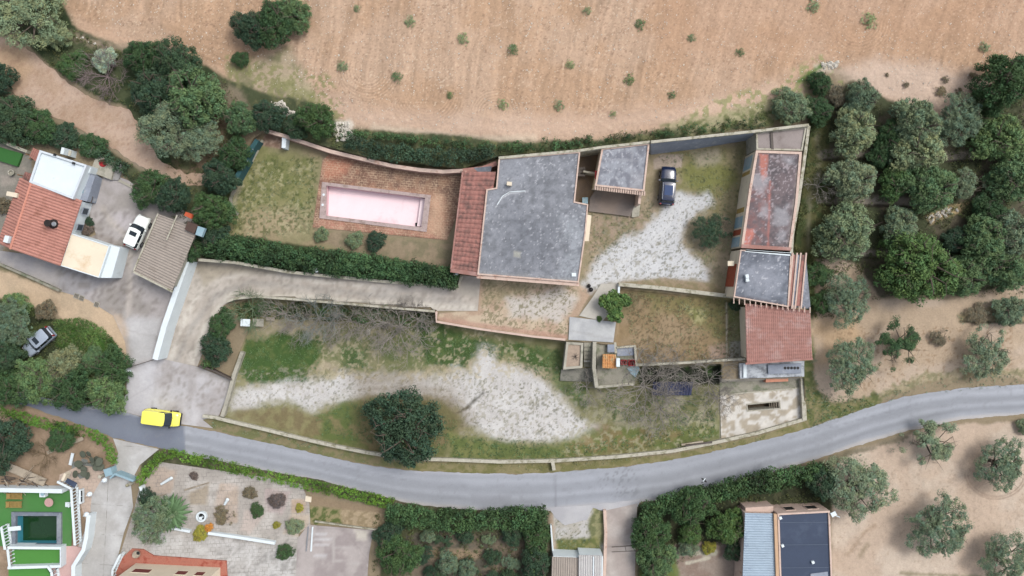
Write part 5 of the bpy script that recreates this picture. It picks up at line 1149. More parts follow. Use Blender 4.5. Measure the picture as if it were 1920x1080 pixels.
for t0, t1 in ((.22,.40),(.64,.84)): panel(r, 'window', pq[1], pq[0], 1-t1, 1-t0, -.3, .9, M_dark, out=.03, frame=M_pinktrim)
MB().bar(P(1556,962,1.8), P(1575,970,1.9), .05, n=5).build('antenna', M_white, r); MB().box(P(1563,964,1.9), (.6, .5, .08), .5).build('antenna_dish', M_white, r)
r = empty('blue_roof_shed', P(1425,1020,-1.5), 0, 'long shed with a pale blue corrugated roof left of the navy roof', 'shed')
obj('roof', wavesurf(P(1397,962,1.5), P(1390,1140,1.5), P(1456,1140,1.5), P(1449,963,1.5), .28, .07, kind='wave', prof=6), M_corrblue, r)
MB().prism(inset(PX([(1397,962),(1449,963),(1456,1140),(1390,1140)], 1.4), .05), -1.8, 1.4).build('wall', M_pinktrim, r)
mb = MB(); mb.plank(P(1454,964,1.8), P(1460,1140,1.8), .35, .3); mb.build('ridge', mat('m_ochretrim', C(206,172,140), .08), r)
MB().prism(PX([(1398,952),(1450,949),(1450,961),(1398,962)], .6), -1.8, .6).build('front', M_pinktrim, r)
wallg('hedge_wall', 'pale wall showing through the roadside hedge at the bottom right', [(1420,910),(1470,897),(1508,884)], -.6, .5, .3, M_walltop)
for i, (x, y, l) in enumerate(((1104,536,'upper of the two black bundles on the gravel beside the pale footpath'),(1108,543,'lower of the two black bundles on the gravel beside the pale footpath'))):
    e = empty('bundle', PG(x, y), 0, l, 'bag'); MB().lathe(PG(x, y, .04), [(.14, 0), (.24+.03*i, .1), (.22, .28), (.1, .4), (.04, .44)], 9).build('sack', mat('m_blackbag', (.006, .006, .007, 1), .1, 4, .35), e, True); MB().lathe(PG(x, y, .46), [(.04, 0), (.09, .08), (.02, .12)], 7).build('knot', M_dark, e)
# bird crossing the road
e = empty('bird', P(1320,900,1.2), .9, 'small black and white bird gliding over the road', 'bird')
with LocalCoords():
    vs = []; fs = []; st = [(-.26,.01),(-.18,.05),(-.05,.075),(.08,.07),(.17,.045),(.23,.04),(.28,.008)]
    for (x, r0) in st:
        for k in range(8): a = k*math.pi/4; vs.append((x, r0*math.cos(a), r0*math.sin(a)*.9))
    for i in range(6):
        for k in range(8): fs.append((i*8+k, i*8+(k+1) % 8, i*8+8+(k+1) % 8, i*8+8+k))
    fs += [tuple(range(8)), tuple(range(48, 56))[::-1]]
    obj('body', mesh_from(vs, fs), M_white, e, True)
    for s in (-1, 1):
        w_ = [(.1,s*.05,.02),(-.08,s*.05,.02),(-.12,s*.2,.09),(-.06,s*.36,.06),(.02,s*.4,.05),(.1,s*.2,.1)]; vs = w_+[(x, y, z+.015) for x, y, z in w_]
        obj('wing', mesh_from(vs, [(0,1,2,3,4,5),(11,10,9,8,7,6)]+[(i, (i+1) % 6, 6+(i+1) % 6, 6+i) for i in range(6)]), M_dark, e)
    obj('tail', mesh_from([(-.2,-.03,0),(-.2,.03,0),(-.44,.05,0),(-.44,-.05,0),(-.2,-.03,.015),(-.2,.03,.015),(-.44,.05,.015),(-.44,-.05,.015)], [(0,1,2,3),(7,6,5,4),(0,4,5,1),(1,5,6,2),(2,6,7,3),(3,7,4,0)]), M_dark, e)

r = empty('shade_net', P(468,290,0), 0, 'dark teal net fence on the curved west edge of the pool garden', 'fence')
Wn = [(486,262),(474,280),(464,302),(455,318),(446,334)]
for (a, b) in zip(Wn[:-1], Wn[1:]): MB().plank(P(a[0]-4, a[1], 1.5), P(b[0]-4, b[1], 1.5), .5, 1.6).build('net', mat('m_teal', C(52,92,96), .1, 2, .8), r)
mb = MB()
for q in Wn: mb.bar(P(q[0], q[1], -.1), P(q[0], q[1], 1.7), .04)
mb.build_each('post', M_steel, r)
wall('garden_edge_wall', 'low pale curved kerb inside the teal net', [(492,262),(482,280),(470,304),(456,322),(440,336)], .35, -.2, .25, M_walltop)
wall('garden_edge_wall', 'crumbled pale rubble kerb at the lower west side of the pool garden', [(442,350),(432,372),(434,392),(446,402)], .2, -.2, .35, M_concgreen)
# ------------------------------------------------------------------ vehicles
def carpaint(name, c, rough=.25):
    m = bpy.data.materials.new(name); t, b = nodes(m); b.inputs['Base Color'].default_value = c; b.inputs['Roughness'].default_value = rough
    b.inputs['Coat Weight'].default_value = .6; b.inputs['Coat Roughness'].default_value = .08; MATS[name] = m
    n = noise(t, coordn(t), 6, 4); r0 = ramp(t, n, [(.3, .92), (.7, 1.06)]); t.links.new(mix(t, c, r0, 1.0, 'MULTIPLY'), b.inputs['Base Color']); return m
M_tyre = mat('m_tyre', (.015, .015, .015, 1), .1, 3, .8); M_rim = mat('m_rim', C(150,152,156), .05, 3, .4, metal=.6); M_trim = mat('m_trim', (.02, .02, .022, 1), .1, 3, .6)
M_carglass = mat('m_carglass', (.016, .022, .028, 1), .02, 1, .06, bmp=0); M_lamp = mat('m_lamp', C(230,230,225), .02, 1, .2, bmp=0); M_redlamp = mat('m_redlamp', C(150,20,20), .02, 1, .3, bmp=0)
def vehicle(name, label, cat, px, py, ang, L, Wd, Hh, paint, kind):
    r = empty(name, PG(px, py, .07), math.radians(ang), label, cat)
    hw = Wd/2
    with LocalCoords():
        # lower body: stations along x (front = +x)
        X = [-.5, -.485, -.45, -.38, -.2, 0, .15, .28, .38, .45, .485, .5]
        wf = [.80, .90, .97, 1, 1, 1, 1, .99, .96, .90, .82, .70]
        if kind == 'van': top = [1.05, 1.08, 1.1, 1.1, 1.1, 1.1, 1.1, 1.05, 1.0, .93, .82, .66]
        else: top = [.82, .92, .98, 1.0, 1.0, .98, .98, .97, .93, .86, .76, .62]
        if kind == 'suv': top = [t*1.06 for t in top]
        ns = 12; vs = []
        for x, f, zt in zip(X, wf, top):
            hwf = hw*f; zc = zt+.05
            sec = [(-hwf*.90, .26), (-hwf, .40), (-hwf, .66), (-hwf*.975, zt-.10), (-hwf*.90, zt-.01), (-hwf*.5, zc-.012), (0, zc), (hwf*.5, zc-.012), (hwf*.90, zt-.01), (hwf*.975, zt-.10), (hwf, .66), (hwf, .40), (hwf*.90, .26)]
            ns = len(sec); vs += [(x*L, y, z) for y, z in sec]
        fs = []
        for i in range(len(X)-1):
            for k in range(ns-1): a = i*ns+k; fs.append((a, a+1, a+ns+1, a+ns))
            fs.append((i*ns, i*ns+ns, i*ns+2*ns-1, i*ns+ns-1))
        fs += [tuple(range(ns)), tuple(range((len(X)-1)*ns, len(X)*ns))[::-1]]
        bd = obj('body', mesh_from(vs, fs), paint, r, True)
        # greenhouse frustum: base and top outlines
        if kind == 'van': xb = (-.485, .335); xt = (-.465, .15); wt = .87
        elif kind == 'suv': xb = (-.47, .20); xt = (-.41, .07); wt = .84
        else: xb = (-.475, .22); xt = (-.43, .09); wt = .87
        zb = 1.02 if kind != 'van' else 1.08; zt = Hh
        def ring(x0, x1, w_, z, rr):
            return [(x0*L+rr, -w_, z), ((x0+x1)/2*L, -w_*1.015, z), (x1*L-rr, -w_, z), (x1*L-rr*.2, -w_+rr, z), (x1*L+rr*.25, 0, z), (x1*L-rr*.2, w_-rr, z), (x1*L-rr, w_, z), ((x0+x1)/2*L, w_*1.015, z), (x0*L+rr, w_, z), (x0*L, w_-rr, z), (x0*L, 0, z), (x0*L, -w_+rr, z)]
        R1 = ring(*xb, hw*.93, zb-.08, .14); R2 = ring(*xt, hw*wt, zt-.05, .14); R3 = ring(xt[0]+.03, xt[1]-.03, hw*wt-.12, zt, .14)
        n = 12
        if kind == 'van': gm = paint
        else: gm = M_carglass
        vs = R1+R2; fs = [(i, (i+1) % n, n+(i+1) % n, n+i) for i in range(n)]+[tuple(range(n, 2*n))]
        obj('cabin', mesh_from(vs, fs), gm, r)
        vs = [(x, y, z+.004) for x, y, z in R2]+R3+[((xt[0]+xt[1])/2*L, 0, zt+.03)]; fs = [(i, (i+1) % n, n+(i+1) % n, n+i) for i in range(n)]+[(n+i, n+(i+1) % n, 2*n) for i in range(n)]
        rf = obj('roof', mesh_from(vs, fs), paint, r, True)
        def lerp3(a, b, t): return tuple(a[i]+(b[i]-a[i])*t for i in range(3))
        def glassq(nm, ids, t0, t1, m, off, par=r):
            pts = [lerp3(R1[i], R2[i], t0) for i in ids]+[lerp3(R1[i], R2[i], t1) for i in ids[::-1]]
            pts = [(p[0]+off[0], p[1]+off[1], p[2]+off[2]) for p in pts]; k = len(ids)
            f_ = [(i, i+1, 2*k-2-i, 2*k-1-i) for i in range(k-1)]
            return obj(nm, mesh_from(pts, f_), m, par)
        glassq('windscreen', [2, 3, 4, 5, 6], .12, .92, M_carglass, (.02, 0, .012))
        glassq('rear_window', [8, 9, 10, 11, 0], .35, .88, M_carglass, (-.02, 0, .01))
        if kind == 'van':
            for s, a, b in ((-1, 2, 1), (1, 6, 7)):
                p = [lerp3(R1[a], R1[b], .12), lerp3(R1[a], R1[b], .62), lerp3(R2[a], R2[b], .62), lerp3(R2[a], R2[b], .25)]
                q = [lerp3(p[0], p[3], .3), lerp3(p[1], p[2], .3), lerp3(p[1], p[2], .85), lerp3(p[0], p[3], .85)]
                obj('side_window', mesh_from([(x, y+s*.012, z+.004) for x, y, z in q], [(0, 1, 2, 3)]), M_carglass, r)
        else:
            for s, i0, i1 in ((-1, 1, 2), (1, 7, 6), (-1, 0, 1), (1, 8, 7)):   # door pillars in paint leave glass between
                a = lerp3(R1[i0], R1[i1], .46); b = lerp3(R1[i0], R1[i1], .54); c = lerp3(R2[i0], R2[i1], .54); d = lerp3(R2[i0], R2[i1], .46)
                obj('pillar', mesh_from([(x, y+s*.012, z) for x, y, z in (a, b, c, d)], [(0, 1, 2, 3)]), paint, r)
            if kind != 'suv':
                x0, x1 = (xt[0]+.10)*L, (xt[1]-.06)*L
            if kind == 'car': MB().box((xt[1]*L-.62, 0, zt+.028), (.5, hw*1.0, .03)).build('sunroof', M_carglass, r)
            if kind == 'suv':
                MB().box(((xt[0]+xt[1])/2*L+.1, 0, zt+.028), (1.15, hw*1.05, .02)).build('sunroof', mat('m_sunroof', (.01, .03, .09, 1), .03, 1, .1, bmp=0), r)
                for s in (-1, 1): MB().bar((xt[0]*L+.1, s*(hw*wt-.1), zt+.05), (xt[1]*L-.1, s*(hw*wt-.1), zt+.05), .022, n=5).build('roof_rail', M_steel, r)
        for s in (-1, 1):
            MB().box((xb[1]*L-.32, s*(hw+.1), .98), (.16, .2, .14)).build('mirror', M_trim if kind == 'van' else paint, r)
            for x in (.44,): 
                MB().box((x*L, s*hw*.66, .72 if kind != 'van' else .76), (.26, .34, .14), s*-.35).build('headlight', M_lamp, r)
            MB().box((-.487*L, s*hw*.78, .85), (.12, .18, .3)).build('tail_light', M_redlamp, r)
            for x in (-.31, .31):
                wh = empty('wheel', (0, 0, 0)); COL.objects.unlink(wh); bpy.data.objects.remove(wh)
                def cyl(r0, wd, y): 
                    vs = [(x*L+r0*math.cos(t), y+dy, .33+r0*math.sin(t)) for dy in (-wd/2, wd/2) for t in np.linspace(0, 2*math.pi, 17)[:-1]]
                    return mesh_from(vs, [tuple(range(16)), tuple(range(16, 32))[::-1]]+[(i, (i+1) % 16, 16+(i+1) % 16, 16+i) for i in range(16)])
                w_ = obj('wheel', cyl(.33, .22, s*(hw-.08)), M_tyre, r); obj('rim', cyl(.21, .03, s*(hw+.04)), M_rim, w_)
        MB().box((.497*L, 0, .47), (.1, Wd*.84, .26)).build('front_bumper', M_trim if kind in ('van', 'suv') else paint, r)
        MB().box((-.497*L, 0, .47), (.1, Wd*.86, .24)).build('rear_bumper', M_trim if kind in ('van', 'suv') else paint, r)
        if kind == 'van':
            pass
        MB().box((.503*L, 0, .62), (.04, Wd*.5, .12)).build('grille', M_trim, r)
        mb = MB(); 
        for s in (-.42, .1): mb.bar((xb[1]*L+.12, s*Wd*.8, zb+.07), (xb[1]*L-.28, s*Wd*.8+.32, zb+.26), .012, n=4)
        mb.build('wiper', M_trim, r)
    return r
vehicle('parked_car', 'black estate car with a glass roof parked at the top of the gravel courtyard', 'car', 1249, 350, 86, 4.4, 1.84, 1.55, carpaint('m_black', (.004, .010, .035, 1), .2), 'suv')
vehicle('parked_car', 'white hatchback parked beside the corrugated shed', 'car', 264, 436, 66, 3.9, 1.68, 1.45, carpaint('m_carwhite', C(232,238,234,.78)), 'car')
vehicle('delivery_van', 'bright yellow van turning out of the forecourt onto the road', 'van', 310, 781, -7.5, 4.2, 1.76, 1.75, carpaint('m_yellow', C(238,232,96,.78)), 'van')
vehicle('abandoned_car', 'faded silver car standing among the trees on the left', 'car', 80, 640, 221, 3.9, 1.66, 1.5, carpaint('m_silver', C(158,170,184,.62), .5), 'car')

# ------------------------------------------------------------------ vegetation
RNG = np.random.RandomState(7)
def leafmesh(name, cen, nrm, size, aspect, col, rng):
    """cen Nx3 leaf centres, nrm Nx3 normals, size N, col Nx3 -> bent quads"""
    n = len(cen); r = rng.normal(size=(n, 3)); u = np.cross(nrm, r); u /= np.linalg.norm(u, axis=1)[:, None]+1e-9; v = np.cross(nrm, u)
    s = size[:, None]/2; a = u*s; b = v*s*aspect; dz = nrm*s*.25
    V = np.stack([cen-a-b*.3, cen-b-dz, cen+a+b*.2, cen+b-dz], 1).reshape(-1, 3)
    me = bpy.data.meshes.new(name); me.vertices.add(4*n); me.vertices.foreach_set('co', V.astype(np.float32).ravel())
    me.loops.add(4*n); me.loops.foreach_set('vertex_index', np.arange(4*n, dtype=np.int32)); me.polygons.add(n)
    me.polygons.foreach_set('loop_start', np.arange(0, 4*n, 4, dtype=np.int32)); me.polygons.foreach_set('loop_total', np.full(n, 4, np.int32)); me.update(calc_edges=True)
    setcol(me, np.repeat(col, 4, axis=0)); return me
def cluster_leaves(cc, cr, per, lsize, asp, rng, base=(1, 1, 1), cvar=.28, lvar=.22, up=.5, cfac=None):
    n = len(cc); N = n*per; d = rng.normal(size=(N, 3)); d /= np.linalg.norm(d, axis=1)[:, None]; rad = rng.uniform(.35, 1.0, N)**.6
    C_ = np.repeat(cc, per, axis=0); R_ = np.repeat(cr, per); cen = C_+d*(R_*rad)[:, None]*np.array([1, 1, .75])
    nr = d+rng.normal(size=(N, 3))*.5+np.array([0, 0, up]); nr /= np.linalg.norm(nr, axis=1)[:, None]
    cf = (1+rng.uniform(-cvar, cvar, n)) if cfac is None else cfac
    f = np.repeat(cf, per)*(1+rng.uniform(-lvar, lvar, N)); hue = np.repeat(rng.uniform(-.14, .14, n), per)
    col = np.stack([f*(1+hue), f, f*(1-hue*.8)], 1)*np.array(base); return cen, nr, lsize*rng.uniform(.7, 1.3, N), col
def limbs(rng, R, Hc, n, spread=.75, z0=1.0, r0=.16):
    mb = MB(); tips = []
    mb.bar((0, 0, -.3), (0.05, 0, z0), r0*1.6, r0*1.2, 7)
    for i in range(n):
        a = 2*math.pi*i/n+rng.uniform(-.4, .4); R1 = R*spread*rng.uniform(.4, .6); p1 = Vector((math.cos(a)*R1, math.sin(a)*R1, z0+(Hc-z0)*rng.uniform(.35, .6)))
        mb.bar((0, 0, z0*.95), p1, r0*.8, r0*.5, 6)
        for j in range(3):
            a2 = a+rng.uniform(-.8, .8); R2 = R*spread*rng.uniform(.8, 1.15); p2 = Vector((math.cos(a2)*R2, math.sin(a2)*R2, z0+(Hc-z0)*rng.uniform(.55, .95)))
            mb.bar(p1, p2, r0*.45, r0*.15, 5); tips.append(p2); 
            for k in range(2):
                p3 = p2+Vector((rng.uniform(-.8, .8), rng.uniform(-.8, .8), rng.uniform(0, .5))); mb.bar(p2, p3, r0*.15, r0*.05, 4); tips.append(p3)
    return mb, tips
def crown(kind, seed):
    """unit tree with crown radius 3 m -> (trunk mesh, crown mesh)"""
    rng = np.random.RandomState(seed); R = 3.0
    P0 = rng.uniform(0, 6.28, 4)
    def rho(a): return R*(.80+.11*np.sin(2*a+P0[0])+.08*np.sin(3*a+P0[1])+.07*np.sin(5*a+P0[2])+.06*np.sin(9*a+P0[3]))
    if kind in ('olive', 'sparse'):
        Hc = 3.6 if kind == 'olive' else 3.0; mb, tips = limbs(rng, R, Hc, 6, .62, .9, .13)
        n0 = 1500; a = rng.uniform(0, 6.28, n0); q = np.sqrt(rng.uniform(0, 1, n0)); rr = rho(a)*q; x = np.cos(a)*rr; y = np.sin(a)*rr
        f = fbm(x+50, y+50, 1.5, seed, 3)+(.10 if kind == 'olive' else .0)+.05*np.sin(7*a+P0[0])
        k = f > (.45 if kind == 'olive' else .47); x, y, q, f = x[k], y[k], q[k], f[k]; n1 = 380 if kind == 'olive' else 290; x, y, q, f = x[:n1], y[:n1], q[:n1], f[:n1]
        top = np.sqrt(np.maximum(0, 1-(q*.92)**2)); z = 1.1+(Hc-1.4)*top*rng.uniform(.62, 1.0, len(x))+(f-.55)*1.6
        cc = np.stack([x, y, z], 1); cen, nr, ls, col = cluster_leaves(cc, rng.uniform(.16, .42, len(x)), 46, .13, .45, rng, cvar=.16, lvar=.2)
    else:
        Hc = 4.2; mb, tips = limbs(rng, R, Hc, 5, .5, 1.0, .18); nc = 430
        a = rng.uniform(0, 6.28, nc); q = np.sqrt(rng.uniform(0, 1, nc)); rr = rho(a)*q; x = np.cos(a)*rr; y = np.sin(a)*rr
        lump = fbm(x+30, y+30, 1.7, seed+1, 3)-.5
        top = np.sqrt(np.maximum(0, 1-(q*.95)**2)); z = 1.0+(Hc-1.7)*top*rng.uniform(.62, 1.0, nc)+lump*1.9; low = rng.uniform(0, 1, nc) < .22; z[low] *= .6
        cc = np.stack([x, y, z], 1); cen, nr, ls, col = cluster_leaves(cc, rng.uniform(.18, .50, nc), 46, .17 if kind == 'dense' else .18, .5, rng, cvar=.20, lvar=.22)
    if kind == 'tuft':
        mb = MB(); mb.bar((0, 0, -.2), (0, 0, 2), .15, .08, 5); nc = 60; a = rng.uniform(0, 6.28, nc); q = rng.uniform(0, 1, nc)**.8; cc = np.stack([np.cos(a)*rho(a)*q, np.sin(a)*rho(a)*q, .6+2.4*(1-q)*rng.uniform(.3, 1, nc)], 1)
        cen, nr, ls, col = cluster_leaves(cc, rng.uniform(.3, .8, nc), 9, .42, .35, rng, cvar=.2, lvar=.3)
    cm = leafmesh('crown', cen, nr, ls, .5, col, rng)
    tm = mesh_from(mb.v, mb.f, 'trunk'); return tm, cm
M_bark = mat('m_bark', C(96,86,76), .2, 3, .95); M_barkgrey = mat('m_barkgrey', C(152,146,138), .15, 3, .95)
LM = {'olive': leafmat('l_olive', C(110,124,96,.98)), 'oliveblue': leafmat('l_oliveblue', C(96,113,88,.98)), 'dark': leafmat('l_dark', C(60,86,52,.85)), 'green': leafmat('l_green', C(82,106,70,.95)),
      'bright': leafmat('l_bright', C(74,100,54,.85)), 'deep': leafmat('l_deep', C(54,76,56,.85)), 'pale': leafmat('l_pale', C(120,126,92,.9)), 'silver': leafmat('l_silver', C(150,168,148,.9)), 'brown': leafmat('l_brown', C(112,104,84,.85)),
      'yellow': leafmat('l_yellow', C(138,136,58,.9)), 'lime': leafmat('l_lime', C(82,116,44,.9)), 'purple': leafmat('l_purple', C(104,94,90,.85)), 'orange': leafmat('l_orange', C(196,138,66,.9)), 'scrub': leafmat('l_scrub', C(74,82,50,.9)), 'seed': leafmat('l_seed', C(112,128,92,1.0))}
PROTO = {}
for k, ns in (('olive', 4), ('sparse', 3), ('dense', 3), ('bush', 3), ('tuft', 4)):
    PROTO[k] = [crown(k, 100+i*7+len(k)) for i in range(ns)]
    for tm, cm in PROTO[k]:
        tm.materials.append(M_bark); cm.materials.append(LM['olive'])
TR = random.Random(11)
def tree(name, label, px, py, rpx, kind, lm, group=None, hs=1.0, cat='tree', zoff=0.0):
    h = (3.0 if kind in ('olive', 'sparse') else 3.4)*(rpx/48)**.6*hs; g0 = g1(px, py)
    s = rpx/PPM/3.0*(CAM_H-g0-h*.7)/CAM_H*1.06; c = P(px, py, g0+h*.7); c.z = g0+zoff
    r = empty(name, c, TR.uniform(0, 6.28), label, cat, group); tm, cm = PROTO[kind][TR.randrange(len(PROTO[kind]))]
    for nm, me_, mm in (('trunk', tm, M_bark), ('crown', cm, LM[lm])):
        o = bpy.data.objects.new(nm, me_); COL.objects.link(o); o.parent = r; o.scale = (s, s, h/(3.6 if kind in ('olive', 'sparse') else 3.4))
        o.material_slots[0].link = 'OBJECT'; o.material_slots[0].material = mm
    return r
G_E = 'trees of the eastern grove'; G_S = 'olive trees on the sandy ground in the south-east'; G_F = 'seedling bushes dotted over the ploughed field'; G_W = 'trees of the leafy thicket on the left'; G_N = 'trees between the dirt track and the pool garden'
